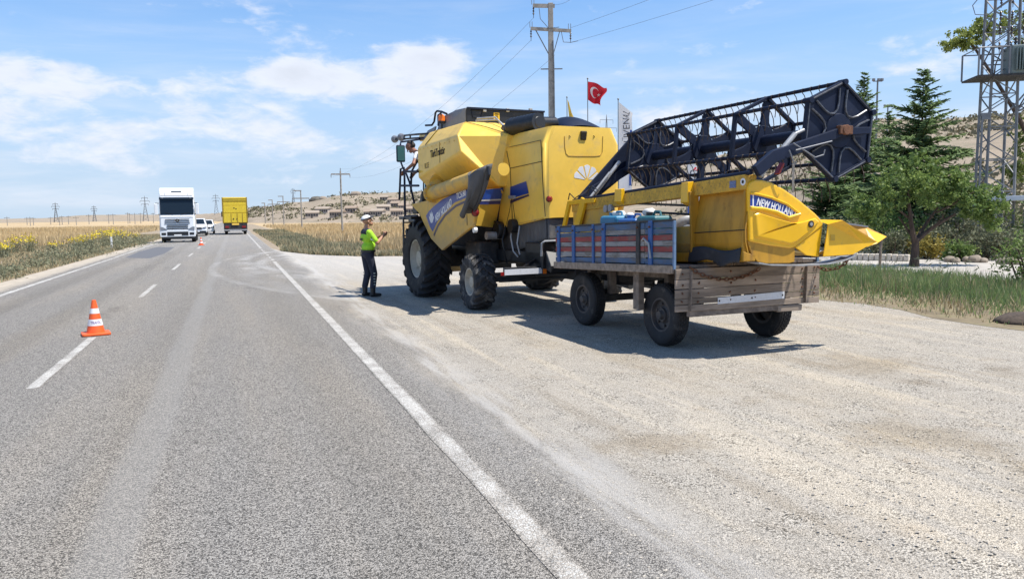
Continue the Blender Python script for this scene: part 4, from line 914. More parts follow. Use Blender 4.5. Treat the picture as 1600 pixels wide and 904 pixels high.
# dropped tailboard: five weathered planks
tb = [(1.025, .895), (.885, .765), (.755, .66), (.655, .60), (.595, .525)]
tb = [(1.03, .905), (.898, .79), (.783, .675), (.668, .60), (.592, .515)]
for i, (za, zb) in enumerate(tb):
    mb = MB(); y0 = -.645+.003*(i % 2); n = 8; tilt = random.uniform(-.006, .006)
    vs = []
    for k in range(n+1):
        q = k/n; xx = -1.12+2.24*q; wob = .003*math.sin(q*9+i*2); vs += [(xx, y0, zb+wob+tilt*q), (xx, y0, za+wob*.6+tilt*q), (xx, y0+.028, za+wob*.6+tilt*q), (xx, y0+.028, zb+wob+tilt*q)]
    fs = []
    for k in range(n):
        for e in range(4): fs.append((k*4+e, k*4+(e+1) % 4, k*4+4+(e+1) % 4, k*4+4+e))
    fs += [(0, 1, 2, 3), (n*4+3, n*4+2, n*4+1, n*4)]
    mb.add(vs, fs); mb.build('tailboard_plank', m_wood, trl, bevel=.004, seg=1)
for xx in (-.93, -.2, .86):
    mb = MB(); mb.bar((xx, -.655, .52), (xx+.015, -.655, 1.0), .012, .06, (0, 1, 0)) if xx != -.2 else mb.bar((xx, -.61, .55), (xx, -.61, 1.0), .02, .06, (0, 1, 0))
    mb.build('tailboard_strap', m_wood_end, trl, bevel=.003)
for i, (za, zb) in enumerate(tb[:4]):
    for xx in (-1.03, -.80, -.32, .06, .82, 1.03):
        mb = MB(); mb.tube([(xx+random.uniform(-.02, .02), -.645, (za+zb)/2+random.uniform(-.02, .02)), (xx, -.660, (za+zb)/2)], .010, 6); mb.build('bolt', m_rust, trl)
pc = [ty(*p, -.66) for p in ((1122, 465), (1226, 455), (1226, 466), (1122, 475))]
mb = MB(); mb.prism(pc, 'y', -.652, -.657); pl = mb.build('reflective_plate', m_whitepl, trl)
for q in (.02, .5, .97):
    xx = pc[0][0]+(pc[1][0]-pc[0][0])*q; zz_ = (pc[0][1]+pc[3][1])/2+((pc[1][1]+pc[2][1])/2-(pc[0][1]+pc[3][1])/2)*q; mb = MB(); mb.tube([(xx, -.656, zz_), (xx, -.664, zz_)], .011, 6); mb.build('screw', m_seam, trl)
mb = MB(); mb.box(-1.0, .95, -.60, -.54, .90, .98); mb.build('rear_cross_member', m_under, trl, bevel=.01)
mb = MB(); mb.box(-.9, .55, -.62, -.55, .44, .53); mb.build('bumper_beam', m_wood_end, trl, bevel=.01)
mb = MB(); mb.box(.45, .85, -.63, -.54, .42, .50); mb.build('bumper_block', m_wood, trl, bevel=.01)
for xx in (-.75, .45): 
    mb = MB(); mb.bar((xx, -.58, .5), (xx, -.55, .95), .06, .05, (0, 1, 0)); mb.build('beam_hanger', m_under, trl)

# ------------------------------------------------------------------ cutting header with its reel, loaded on the trailer
HE = -1.28                     # near end plane (trailer y)
HB = TF.X                      # helper
XB = .21-.82                   # plane of the back sheet (trailer x)
FAR = 2.95
hdr = thing('cutting_header', 'yellow grain cutting header with black reel, loaded lengthwise on the wooden trailer', 'header', tuple(TF.o), TF.ang)
def zt(u): return 2.115-.052*(u-HE)        # top beam height
def zl(u): return 1.135-.052*(u-HE)
def sl(mb, pts, d0, d1):  # prism between two ends following the slope: pts (x, dz above zl)
    vs = [(p[0], HE+d0, zl(HE+d0)+p[1]) for p in pts]+[(p[0], HE+d1, zl(HE+d1)+p[1]) for p in pts]; n = len(pts)
    mb.add(vs, [tuple(range(n)), tuple(range(2*n-1, n-1, -1))]+[(i, (i+1) % n, n+(i+1) % n, n+i) for i in range(n)]); return mb
LEN = FAR-HE
mb = MB(); sl(mb, [(XB-.02, .815), (XB+.15, .815), (XB+.15, .985), (XB-.02, .985)], .03, LEN); beam = mb.build('top_beam', m_yel_chaff, hdr, bevel=.01)
mb = MB(); mb.tube([(XB+.02, HE-.02, zt(HE)+.02), (XB+.02, FAR, zt(FAR)+.02)], .028, 10); mb.build('hydraulic_pipe', m_navyblk, hdr, smooth=True)
# back sheet: near part and far part, opening between (for the feeder)
o0 = TF.X(1086, 300, XB)[1]; o1 = TF.X(952, 320, XB)[1]
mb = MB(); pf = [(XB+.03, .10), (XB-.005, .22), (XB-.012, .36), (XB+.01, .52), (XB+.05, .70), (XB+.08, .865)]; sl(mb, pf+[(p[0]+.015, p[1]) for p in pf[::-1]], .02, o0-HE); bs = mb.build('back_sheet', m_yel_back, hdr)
mb = MB(); sl(mb, [(XB, .06), (XB+.02, .06), (XB+.02, .865), (XB, .865)], o1-HE, LEN-.02); mb.build('back_sheet', m_yel_dusty, hdr)
mb = MB(); mb.tube([(XB-.016, HE+.02, zl(HE)+.36), (XB-.016, o0, zl(o0)+.36)], .006, 5); mb.build('fold_line', m_seam, bs)
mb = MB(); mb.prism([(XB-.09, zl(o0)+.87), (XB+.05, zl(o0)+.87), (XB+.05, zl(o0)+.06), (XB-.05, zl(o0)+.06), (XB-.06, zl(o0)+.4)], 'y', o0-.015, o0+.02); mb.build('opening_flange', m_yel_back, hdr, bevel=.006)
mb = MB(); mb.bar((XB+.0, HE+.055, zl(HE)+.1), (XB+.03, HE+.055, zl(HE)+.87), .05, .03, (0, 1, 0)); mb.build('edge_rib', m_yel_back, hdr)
# upright brackets
def bracket(px0, px1, pt, pb, nm, out=.07, m=m_yel_head):
    u0 = TF.X(px0, pt, XB)[1]; u1 = TF.X(px1, pt, XB)[1]; zt_, zb_ = TF.X(px0, pt, XB)[2], TF.X(px0, pb, XB)[2]
    mb = MB(); mb.add([(XB-.01, u0, zt_), (XB-out, u0, zt_-.01), (XB-out, u0+.02, zb_), (XB-.01, u0, zb_-.05), (XB-.01, u1, zt_), (XB-out, u1, zt_-.01), (XB-out, u1, zb_), (XB-.01, u1, zb_-.05)],
                      [(0, 1, 2, 3), (7, 6, 5, 4), (0, 4, 5, 1), (1, 5, 6, 2), (2, 6, 7, 3), (3, 7, 4, 0)]); return mb.build(nm, m, hdr, bevel=.006)
bracket(967, 977, 295, 315, 'beam_bracket'); bracket(1075, 1085, 284, 316, 'beam_bracket', .10)
# sloping frame posts at the far side of the opening
for (a, b_, w_) in (((913, 311), (897, 372), .17), ((890, 316), (878, 372), .09)):
    p0 = TF.X(*a, XB-.04); p1 = TF.X(*b_, XB-.09); mb = MB(); mb.bar(p0, p1, .05, w_, (0, 1, 0)); mb.build('frame_post', m_yel_head, hdr, bevel=.01)
mb = MB(); p0 = TF.X(884, 368, XB-.05); p1 = TF.X(930, 366, XB-.05); mb.bar(p0, p1, .06, .10); mb.build('frame_cross_bar', m_yel_head, hdr, bevel=.01)
mb = MB(); mb.bar(TF.X(889, 317, XB-.03), TF.X(930, 313, XB-.03), .07, .07); mb.build('frame_cross_bar', m_yel_head, hdr, bevel=.01)
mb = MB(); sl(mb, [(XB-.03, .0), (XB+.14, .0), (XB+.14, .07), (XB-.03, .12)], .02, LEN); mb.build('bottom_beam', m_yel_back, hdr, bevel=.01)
mb = MB()
def flap(u, v_): yy = HE+.06+u*(o0-HE-.02); return (XB-.035-.03*math.sin(u*9)*v_-.02*v_, yy, zl(yy)+.16-.03*math.sin(u*6)-(.17-.02*math.sin(u*13))*v_)
mb.grid(flap, 24, 5); mb.build('rubber_flap', m_darkcloth, hdr, smooth=True, ang=None, thick=.008)
# trough and table
mb = MB(); prof = [(XB+.02, .45), (XB+.03, .25), (XB+.10, .10), (XB+.28, .03), (XB+.48, .08), (XB+.62, .12), (XB+1.12, .05)]
pr2 = [(p[0], p[1]-.02) for p in prof][::-1]
sl(mb, prof+pr2, .03, LEN-.03); mb.build('table', m_yel_dusty, hdr)
mb = MB(); ax0 = Vector((XB+.34, HE+.08, zl(HE+.08)+.34)); ax1 = Vector((XB+.34, FAR-.08, zl(FAR-.08)+.34)); mb.tube([ax0, ax1], .15, 18); fa = mb.build('feed_auger', m_grey, hdr, smooth=True)
for half in (0, 1):
    mb = MB(); nseg = 110; vs = []; fs = []
    for i in range(nseg+1):
        q = i/nseg*.44+(0 if half == 0 else .56); p = ax0+(ax1-ax0)*q; a = (1 if half == 0 else -1)*i/nseg*2*math.pi*4
        for r_ in (.14, .27): vs.append((p.x+r_*math.cos(a), p.y, p.z+r_*math.sin(a)))
    for i in range(nseg): fs.append((2*i, 2*i+1, 2*i+3, 2*i+2))
    mb.add(vs, fs); mb.build('auger_flight', m_steel, fa, thick=.006, smooth=True, ang=None)
for k in range(12):
    q = .44+.12*(k/11); p = ax0+(ax1-ax0)*q; a = R(137*k); mb = MB(); mb.tube([(p.x+.13*math.cos(a), p.y, p.z+.13*math.sin(a)), (p.x+.32*math.cos(a), p.y, p.z+.32*math.sin(a))], .011, 6); mb.build('retracting_finger', m_steel, fa)
mb = MB(); sl(mb, [(XB+1.08, .03), (XB+1.18, .03), (XB+1.18, .06), (XB+1.08, .06)], .03, LEN-.03); cb = mb.build('cutter_bar', m_under, hdr)
gm = MB(); gm.add([(0, -.016, 0), (0, .016, 0), (.14, 0, .012), (0, 0, .035), (0, 0, -.02)], [(0, 2, 3), (1, 3, 2), (0, 4, 2), (1, 2, 4), (0, 3, 1, 4)]); gme = gm.mesh('knife_guard', m_under)
for k in range(54):
    u = HE+.08+k*.076; o = bpy.data.objects.new('knife_guard', gme); COL.objects.link(o); o.parent = cb; o.location = (XB+1.17, u, zl(u)+.045)
# end panels ------------------------------------------------
EP = lambda a, b, k=HE: (lambda p: (p[0], p[2]))(TF.Y(a, b, k))
up_poly = [(1169.5, 292), (1172, 284), (1180, 280.5), (1192, 281), (1206, 284.5), (1226, 295), (1250, 312.5), (1275, 333.5), (1287, 346.5), (1286.5, 353), (1262, 372), (1244, 385.5), (1236, 388), (1205, 384), (1171, 377)]
lo_poly = [(1169.5, 376), (1205, 383), (1236, 387), (1244, 385), (1243.5, 409), (1236, 411), (1200, 411.5), (1186, 409), (1176, 397)]
tri_poly = [(1244, 386), (1287, 353), (1281, 401), (1262, 399)]
for s, yy in ((-1, HE), (1, FAR)):
    dz = zl(yy)-zl(HE)
    pu = [(p[0], p[1]+dz) for p in (EP(*q) for q in up_poly)]
    mb = MB(); mb.prism(pu, 'y', yy, yy-s*.09); ep = mb.build('end_panel', m_yel_head, hdr, bevel=.028, seg=3)
    plo = [(p[0], p[1]+dz) for p in (EP(*q) for q in lo_poly)]
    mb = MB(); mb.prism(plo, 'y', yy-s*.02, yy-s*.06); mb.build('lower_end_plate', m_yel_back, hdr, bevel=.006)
    mb = MB(); mb.prism([(p[0], p[1]+dz) for p in (EP(*q) for q in tri_poly)], 'y', yy-s*.015, yy-s*.05); mb.build('front_gusset', m_yel_head, hdr, bevel=.005)
    # raised lower pod on the panel with a dent
    pod = [EP(*q) for q in ((1176, 334), (1182, 331), (1212, 341), (1238, 348), (1256, 346), (1274, 340), (1280, 346), (1262, 364), (1242, 380), (1232, 383), (1178, 371))]
    cxp = sum(p[0] for p in pod)/len(pod); czp = sum(p[1] for p in pod)/len(pod)
    mb = MB(); n = len(pod); vs = [(p[0], yy+s*.0, p[1]+dz) for p in pod]+[(cxp+(p[0]-cxp)*.93, yy+s*.028, czp+(p[1]-czp)*.90+dz) for p in pod]
    vs.append((cxp-.16, yy+s*.012, czp-.02+dz)); vs.append((cxp+.12, yy+s*.045, czp+.03+dz))
    fs = [(i, (i+1) % n, n+(i+1) % n, n+i) for i in range(n)]
    for i in range(n): fs.append((n+i, n+(i+1) % n, 2*n+(0 if pod[i][0] < cxp else 1)))
    mb.add(vs, fs); mb.build('panel_pod', m_yel_head, ep, smooth=True, ang=25, bevel=.012)
    # recess with the decal
    def dp(a, b_, e): p = EP(a, b_); return (p[0], yy+s*e, p[1]+dz)
    rec = [(1172, 302), (1181, 303), (1205, 309), (1229, 319), (1249, 334.5), (1231, 340.5), (1212, 331.5), (1193, 327), (1172, 325)]
    mb = MB(); mb.add([dp(*q, .002) for q in rec], [(0, 1, 8), (1, 2, 7, 8), (2, 3, 6, 7), (3, 4, 5, 6)]); mb.build('brand_decal', m_blue, ep)
    mb = MB(); mb.add([dp(*q, .0035) for q in ((1172, 325), (1193, 327), (1212, 331.5), (1231, 340.5), (1236, 339), (1214, 328), (1193, 323.5), (1172, 321.5))], [(0, 1, 6, 7), (1, 2, 5, 6), (2, 3, 4, 5)]); mb.build('decal_border', m_decalwhite, ep)
    mb = MB(); mb.tube([dp(*q, .006) for q in rec[:5]], .016, 6); mb.build('recess_lip', m_yel_head, ep, smooth=True)
    mb = MB(); mb.tube([dp(*q, .008) for q in rec[4:]], .022, 6); mb.build('recess_lip', m_yel_head, ep, smooth=True)
    mb = MB(); mb.add([dp(*q, .0038) for q in ((1175.5, 303), (1177.5, 303.3), (1177.5, 324), (1175.5, 324))], [(0, 1, 2, 3)]); mb.build('decal_border', m_decalwhite, ep)
    a_ = Vector(dp(1181, 320, .005)); b2 = Vector(dp(1233, 336, .005)); dv = (b2-a_) if s < 0 else (a_-b2)
    text_part('brand_lettering', 'NEW HOLLAND', .125, m_decalwhite, ep, a_ if s < 0 else b2, dv, (0.28*(-s), 0, 1), sx=.64, bold=.003)
    c_ = Vector(dp(1263.5, 350, .035)); mb = MB(); mb.tube([c_, c_+Vector((0, s*.008, 0))], .042, 18); mb.build('grommet', m_seam, ep, smooth=True, ang=30)
    mb = MB(); mb.tube([c_+Vector((0, s*.004, 0)), c_+Vector((0, s*.012, 0))], .022, 12); mb.build('bolt', m_steel, ep)
    # skid
    mb = MB(); k0 = [EP(*q) for q in ((1180, 410), (1200, 413.5), (1250, 414), (1290, 411.5), (1318, 405), (1331, 399))]
    vs = []
    for p in k0: vs += [(p[0], yy+s*.06, p[1]+dz), (p[0], yy-s*.16, p[1]+dz)]
    mb.add(vs, [(2*i, 2*i+1, 2*i+3, 2*i+2) for i in range(5)]); mb.build('skid', m_steel, hdr, thick=.014)
    # divider nose: folded plates ending in a point
    Y0 = yy+s*.05; Y1 = yy-s*.10; Y2 = yy+s*.14
    def pt(a, b_, y_): p = EP(a, b_, HE-(s*(y_-yy))*1.0 if False else HE); return (p[0], y_, p[1]+dz)
    A1, A2 = pt(1284, 344, Y1), pt(1289, 347, Y0)
    tipv = pt(1385, 370, yy)
    mb = MB(); mb.add([pt(1289, 350, Y0), pt(1350, 384, Y0), pt(1327, 397, Y0), pt(1281, 400, Y0)], [(0, 1, 2, 3)]); mb.build('divider_inner_plate', m_yel_head, hdr, thick=.012)
    mb = MB(); mb.add([pt(1284, 343, Y1), pt(1302, 344, Y2), pt(1366, 378, yy+s*.05), pt(1350, 385, Y0), pt(1288, 350, Y0)], [(0, 1, 2, 3, 4)]); mb.build('divider_top_plate', m_yel_head, hdr, thick=.012)
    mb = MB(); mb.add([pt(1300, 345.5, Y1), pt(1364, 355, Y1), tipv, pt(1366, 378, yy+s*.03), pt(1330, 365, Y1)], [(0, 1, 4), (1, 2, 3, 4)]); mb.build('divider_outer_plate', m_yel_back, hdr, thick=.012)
    mb = MB(); mb.bar(pt(1302, 345, Y1-s*.01), pt(1365, 354, Y1-s*.01), .05, .02); mb.build('divider_rail', m_grey, hdr)
    mb = MB(); mb.add([pt(1362, 356, Y1), tipv, pt(1364, 380, yy+s*.06), pt(1356, 383, Y0)], [(0, 1, 2), (0, 2, 3)]); mb.build('divider_point', m_yel_head, hdr, thick=.014)
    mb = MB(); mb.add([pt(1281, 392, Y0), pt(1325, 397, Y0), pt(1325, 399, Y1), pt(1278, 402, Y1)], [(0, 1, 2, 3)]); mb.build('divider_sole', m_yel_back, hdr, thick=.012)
    mb = MB(); p_ = pt(1295, 371, Y0+s*.008); mb.box(p_[0]-.035, p_[0]+.035, p_[1]-.003, p_[1]+.003, p_[2]-.035, p_[2]+.035); mb.build('warning_sticker', mat('ochre_sticker', (.6, .36, .03), .5), hdr)
# rating plate and round emblem on the beam
p_ = TF.X(1145, 288, XB-.024); mb = MB(); mb.box(p_[0]-.003, p_[0], p_[1]-.055, p_[1]+.055, p_[2]-.04, p_[2]+.04); mb.build('rating_plate', mat('plate_blue', (.12, .16, .3), .4, var=.4, scale=60), beam)
p_ = TF.X(1161, 284, XB-.024); mb = MB(); mb.tube([(p_[0], p_[1], p_[2]), (p_[0]-.003, p_[1], p_[2])], .042, 16); mb.build('round_sticker', m_decalwhite, beam); mb = MB(); mb.tube([(p_[0]-.003, p_[1], p_[2]), (p_[0]-.005, p_[1], p_[2])], .02, 8); mb.build('sticker_print', m_seam, beam)
for px_ in (1000, 1045, 1110, 1150):
    p_ = TF.X(px_, 278, XB+.05); u = p_[1]; mb = MB(); mb.prism([(u-.06, zt(u)-.005), (u+.06, zt(u)-.005), (u+.03, zt(u)+.03), (u-.03, zt(u)+.03)], 'x', XB, XB+.08); mb.build('pipe_clip', m_yel_head, beam)
# reel ----------------------------------------------------
RX, RZ, RR = 1.545-.82, 2.635, .57
mb = MB(); mb.tube([(RX, HE-.08, RZ), (RX, 2.68, RZ)], .075, 14); reel = mb.build('reel', m_navyblk, hdr, smooth=True)
angs = [R(24+60*k) for k in range(6)]
vx = [(RX+RR*math.cos(a), RZ+RR*math.sin(a)) for a in angs]
frames = [HE+.02, .02, 1.31, 2.6]
for fi, yy in enumerate(frames):
    end = fi in (0, 3)
    mb = MB()
    for k in range(6):
        a, b_ = vx[k], vx[(k+1) % 6]
        mb.bar((a[0], yy, a[1]), (b_[0], yy, b_[1]), .045, .06, (0, 1, 0))
        mb.bar((RX, yy, RZ), (a[0], yy, a[1]), .085, .04, (0, 1, 0)) if False else mb.add([(RX+q*math.cos(angs[k]+e), yy+dy_, RZ+q*math.sin(angs[k]+e)) for dy_ in (-.012, .012) for q, e in ((.16, -.45), (RR*.93, -.10), (RR*.93, .10), (.16, .45))], [(0, 1, 2, 3), (7, 6, 5, 4), (0, 4, 5, 1), (1, 5, 6, 2), (2, 6, 7, 3), (3, 7, 4, 0)])
    mb.lathe([(.001, -.03), (.20, -.03), (.21, 0), (.20, .03), (.001, .03)], (RX, yy, RZ), 'y', 20)
    sp_ = mb.build('spider_frame', m_navyblk, reel, bevel=.006)
    for k in range(6):     # rounded window frame of each sector
        a0_, a1_ = angs[k]+R(7), angs[k]+R(53); pts = []
        for (aa, rr_) in ((a0_, RR*.86), (a0_+R(2), RR*.58), (a0_+R(8), RR*.44), ((a0_+a1_)/2, RR*.38), (a1_-R(8), RR*.44), (a1_-R(2), RR*.58), (a1_, RR*.86)): pts.append((RX+rr_*math.cos(aa), yy-(.028 if end else 0), RZ+rr_*math.sin(aa)))
        mb = MB(); mb.tube(pts, .013, 6); mb.build('window_rim', m_edge if end else m_navyblk, reel, smooth=True)
        if not end and k % 2 == 0:
            mb = MB(); mb.tube([(vx[k][0], yy, vx[k][1]), (vx[k][0]*.98+RX*.02, yy+.35 if fi == 1 else yy-.35, vx[k][1])], .01, 4); mb.build('stay', m_navyblk, reel)
    if end:
        mb = MB(); mb.prism(vx, 'y', yy-.008, yy+.008); mb.build('end_shield', m_navyblk, reel)
        for k in range(6): 
            a, b_ = vx[k], vx[(k+1) % 6]; mb = MB(); mb.tube([(a[0], yy-.03, a[1]), (b_[0], yy-.03, b_[1])], .010, 5); mb.build('shield_edge', m_edge, reel)
            mb = MB(); mb.tube([(vx[k][0], yy-.06, vx[k][1]), (vx[k][0], yy+.06, vx[k][1])], .035, 10); mb.build('bat_bearing', m_navyblk, reel, smooth=True, ang=30)
for k in range(6):
    mb = MB(); mb.tube([(vx[k][0], HE, vx[k][1]), (vx[k][0], 2.62, vx[k][1])], .024, 8); mb.build('bat', m_navyblk, reel, smooth=True)
m_tine = mat('steel_tine', (.10, .075, .06), .5, metal=.5, var=.4)
mb = MB(); mb.tube([(0, 0, .03), (-.025, 0, .03), (-.04, 0, .0), (-.02, 0, -.03), (.0, 0, -.05), (.03, 0, -.13), (.035, 0, -.20), (.02, 0, -.26)], .0055, 5); tme = mb.mesh('tine', m_tine, smooth=True, ang=None)
for k in range(6):
    for i in range(28):
        o = bpy.data.objects.new('tine', tme); COL.objects.link(o); o.parent = reel; o.location = (vx[k][0], HE+.09+i*.137, vx[k][1]-.01); o.rotation_euler = (random.uniform(-.06, .06), random.uniform(-.1, .1), random.uniform(-.15, .15))
# reel arms
def arm(yy, s):
    mb = MB(); pts = [(XB+.10, zt(yy)-.03), (XB+.02, zt(yy)+.08), (XB+.28, zt(yy)+.26), (RX-.05, RZ+.03), (RX+.42, RZ+.05), (RX+.42, RZ-.03), (RX+.02, RZ-.06), (XB+.34, zt(yy)+.13)]
    mb.prism(pts, 'y', yy, yy+.07); return mb.build('reel_arm', m_navyblk, hdr, bevel=.008)
ar0 = arm(HE-.09, -1); arm(2.70, 1)
mb = MB(); mb.prism([(XB-.02, zt(2.8)-.02), (XB+.05, zt(2.8)+.10), (RX-.28, RZ+.36), (RX-.28, RZ-.20), (XB+.3, zt(2.8)-.0)], 'y', 2.79, 2.83); mb.build('drive_shield', m_navyblk, hdr, bevel=.01)
mb = MB(); mb.tube([(RX, HE-.13, RZ), (RX, HE-.07, RZ)], .06, 12); mb.box(RX-.10, RX+.10, HE-.12, HE-.05, RZ-.05, RZ+.05); mb.build('reel_bearing', m_rust, ar0, bevel=.008)
for (pa, pb, r_, m_) in (((XB+.15, HE-.02, zt(HE)-.02), (XB+.62, HE-.05, RZ-.06), .03, m_steel), ((XB+.62, HE-.05, RZ-.06), (XB+.75, HE-.05, RZ-.01), .018, m_steel), ((XB+.18, 2.68, zt(2.7)+.02), (XB+.72, 2.68, RZ-.10), .032, m_steel), ((XB+.1, 2.62, zt(2.6)+.0), (XB+.5, 2.62, RZ-.28), .02, m_steel)):
    mb = MB(); mb.tube([pa, pb], r_, 10); mb.build('lift_cylinder', m_, hdr, smooth=True)
e1 = EP(1213, 272); e2 = EP(1221, 255)
mb = MB(); mb.bar((e1[0], HE-.01, e1[1]), (e2[0], HE-.01, e2[1]), .03, .07, (0, 1, 0)); mb.build('red_lock', m_red, hdr, bevel=.006)
e1 = EP(1241, 300); e2 = EP(1234, 256)
mb = MB(); mb.bar((e1[0], HE+.02, e1[1]), (e2[0], HE-.06, e2[1]), .025, .025); mb.build('arm_strut', m_steel, hdr)
for pts in ([(1228, 225), (1262, 247), (1275, 243), (1277, 235)], [(1222, 236), (1227, 250), (1231, 258), (1233, 253)], [(1232, 236), (1288, 222)]):
    mb = MB(); mb.tube([(lambda p: (p[0], HE-.115, p[1]))(EP(*q)) for q in pts], .008, 6); mb.build('hydraulic_hose', m_grey, ar0, smooth=True)
for pts in ([(905, 305), (898, 310), (890, 302), (888, 312)], [(915, 302), (925, 290), (935, 298), (928, 306)], [(918, 306), (921, 292), (930, 300)]):
    mb = MB(); mb.tube([TF.X(*q, XB-.02+.01*i) for i, q in enumerate(pts)], .009, 6); mb.build('hydraulic_hose', m_blk, hdr, smooth=True)
mb = MB()
for k, q in enumerate(((948, 326), (955, 325))):
    p = TF.X(*q, XB-.03); mb.tube([(p[0], p[1], p[2]), (p[0]-.03, p[1], p[2])], .055, 14)
mb.bar(TF.X(944, 327, XB-.01), TF.X(959, 325, XB-.01), .03, .07); mb.build('coupling_plate', m_steel, hdr)

# things carried in the trailer ----------------------------
m_can = mat('blue_polyethylene', (.03, .20, .34), .45, var=.12, dirt=(.25, .28, .28), amt=.2); m_can2 = mat('teal_polyethylene', (.025, .13, .15), .45, var=.12, dirt=(.2, .22, .2), amt=.2); m_can3 = mat('bright_blue_polyethylene', (.02, .11, .33), .4, var=.1)
def canister(label, px0, px1, ptop, xk, m, depth=.3):
    y0 = TF.X(px1, ptop, xk)[1]; y1 = TF.X(px0, ptop, xk)[1]; zz_ = TF.X((px0+px1)/2, ptop, xk)[2]; zb = zf((y0+y1)/2)+.024
    y1 = min(y1, y0+.62)
    t_ = thing('canister', label, 'canister', tuple(Vector(TF.o)+Vector(TF.w)*(xk+depth/2)+Vector(TF.u)*((y0+y1)/2)+Vector((0, 0, zb))), TF.ang, 'plastic canisters in the trailer')
    h = zz_-zb; w2 = (y1-y0)/2; mb = MB(); mb.box(-depth/2, depth/2, -w2, w2, 0, h); mb.build('body', m, t_, bevel=.05, seg=3)
    mb = MB(); mb.tube([(0, w2*.5, h-.002), (0, w2*.5, h+.045)], .045, 14); mb.build('cap', m_blk if m is m_can2 else m, t_, smooth=True, ang=30)
    mb = MB(); mb.tube([(0, -w2*.7, h-.01), (0, -w2*.6, h+.05), (0, -.02, h+.055), (0, .04, h-.01)], .016, 8); mb.build('handle', m, t_, smooth=True)
    return t_
canister('pale blue plastic canister at the far end behind the painted sideboards', 936, 962, 337, -1.02, m_can)
canister('bright blue plastic canister standing between two others in the trailer', 963.5, 991, 341, -1.04, m_can3)
canister('dark teal plastic canister beside the grey corrugated pipe in the trailer', 992.5, 1022, 337, -1.02, m_can2)
m_rag = mat('crumpled_rag', (.62, .60, .56), .9, var=.12, scale=12)
def rag(px, py, r, label):
    p = TF.X(px, py, -.80); mb = MB(); mb.ball((0, 0, 0), (r, r*1.3, r*.62), 14, 9); v2 = []
    for q in mb.v: k = 1+.34*mnoise.noise(Vector(q)*14+Vector((px, 0, 0))); v2.append((q[0]*k, q[1]*k, q[2]*k))
    mb.v = v2; o = mb.build('rag', m_rag, smooth=True, ang=60); o.location = tuple(Vector(TF.o)+Vector(TF.w)*p[0]+Vector(TF.u)*p[1]+Vector((0, 0, p[2]))); tag(o, label, 'rag')
rag(968, 336, .10, 'flat crumpled white rag on the pale blue canister'); rag(1015, 332, .085, 'pointed white rag on top of the dark teal canister'); rag(985, 337, .07, 'small white rag on the bright blue canister')
for i, (a, b_, lb) in enumerate((((995, 318), (1075, 321), 'upper thin black steel bar lying through the header opening'), ((993, 330), (1080, 335), 'lower thin black steel bar lying through the header opening'))):
    p0 = Vector(TF.X(*a, -.55)); p1 = Vector(TF.X(*b_, -.62)); mb = MB(); mb.tube([p0, p1], .016, 6); o = mb.build('steel_bar', m_blk, smooth=True); o.location = tuple(TF.o); o.rotation_euler = (0, 0, TF.ang); tag(o, lb, 'bar')
# wooden bearers under the header
for yy, nm in ((-.45, 'dark timber bearer under the near end of the header, on the tailboard edge'), (2.2, 'dark timber bearer under the far end of the header')):
    zt_ = zl(yy)+.0; zb = zf(yy)+.024
    if zt_-zb > .01:
        mb = MB(); mb.box(-.62, .95, yy-.07, yy+.07, zb, zt_); o = mb.build('timber_bearer', m_wood_end, bevel=.006); o.location = tuple(TF.o); o.rotation_euler = (0, 0, TF.ang); tag(o, nm, 'beam')
# chains
def chain(label, pts3, link=.06):
    P = [Vector(p) for p in pts3]; mb = MB(); cum = 0; dist = link*.78; path = []
    for a, b_ in zip(P, P[1:]):
        L_ = (b_-a).length; n = max(1, int(L_/.01))
        for i in range(n): path.append(a+(b_-a)*i/n)
    path.append(P[-1]); acc = 0; last = path[0]; k = 0; marks = [path[0]]
    for p in path[1:]:
        acc += (p-last).length; last = p
        if acc >= dist: marks.append(p); acc = 0
    for k, (a, b_) in enumerate(zip(marks, marks[1:])):
        d = (b_-a).normalized(); sx = d.cross(Vector((0, 1, 0.2))).normalized(); sy = d.cross(sx).normalized(); sx = sx if k % 2 else sy; c_ = (a+b_)/2; ring = []
        for q in range(9): t_ = 2*math.pi*q/8; ring.append(c_+d*math.cos(t_)*link*.55+sx*math.sin(t_)*link*.28)
        mb.tube(ring, .0075, 4, cap=False)
    o = mb.build('chain', m_rust, smooth=True, ang=None); o.location = tuple(TF.o); o.rotation_euler = (0, 0, TF.ang); o['kind'] = 'stuff'; return tag(o, label, 'chain')
c1 = [(1078, 417), (1090, 426), (1105, 432), (1125, 436), (1145, 436), (1165, 431), (1180, 424), (1192, 416)]
chain('rusty chain drooping across the top of the weathered tailboard', [(p[0], -.675, p[2]) for p in (TF.Y(*q, -.675) for q in c1)], .075)
c2 = [(1278, 417), (1288, 421), (1300, 421), (1312, 417), (1322, 410), (1328, 400), (1330, 394)]
chain('rusty chain hanging from the header divider beside the tailboard corner', [(p[0], p[1], p[2]) for p in (TF.Y(q[0], q[1], -.66-.6*i/6) for i, q in enumerate(c2))], .075)

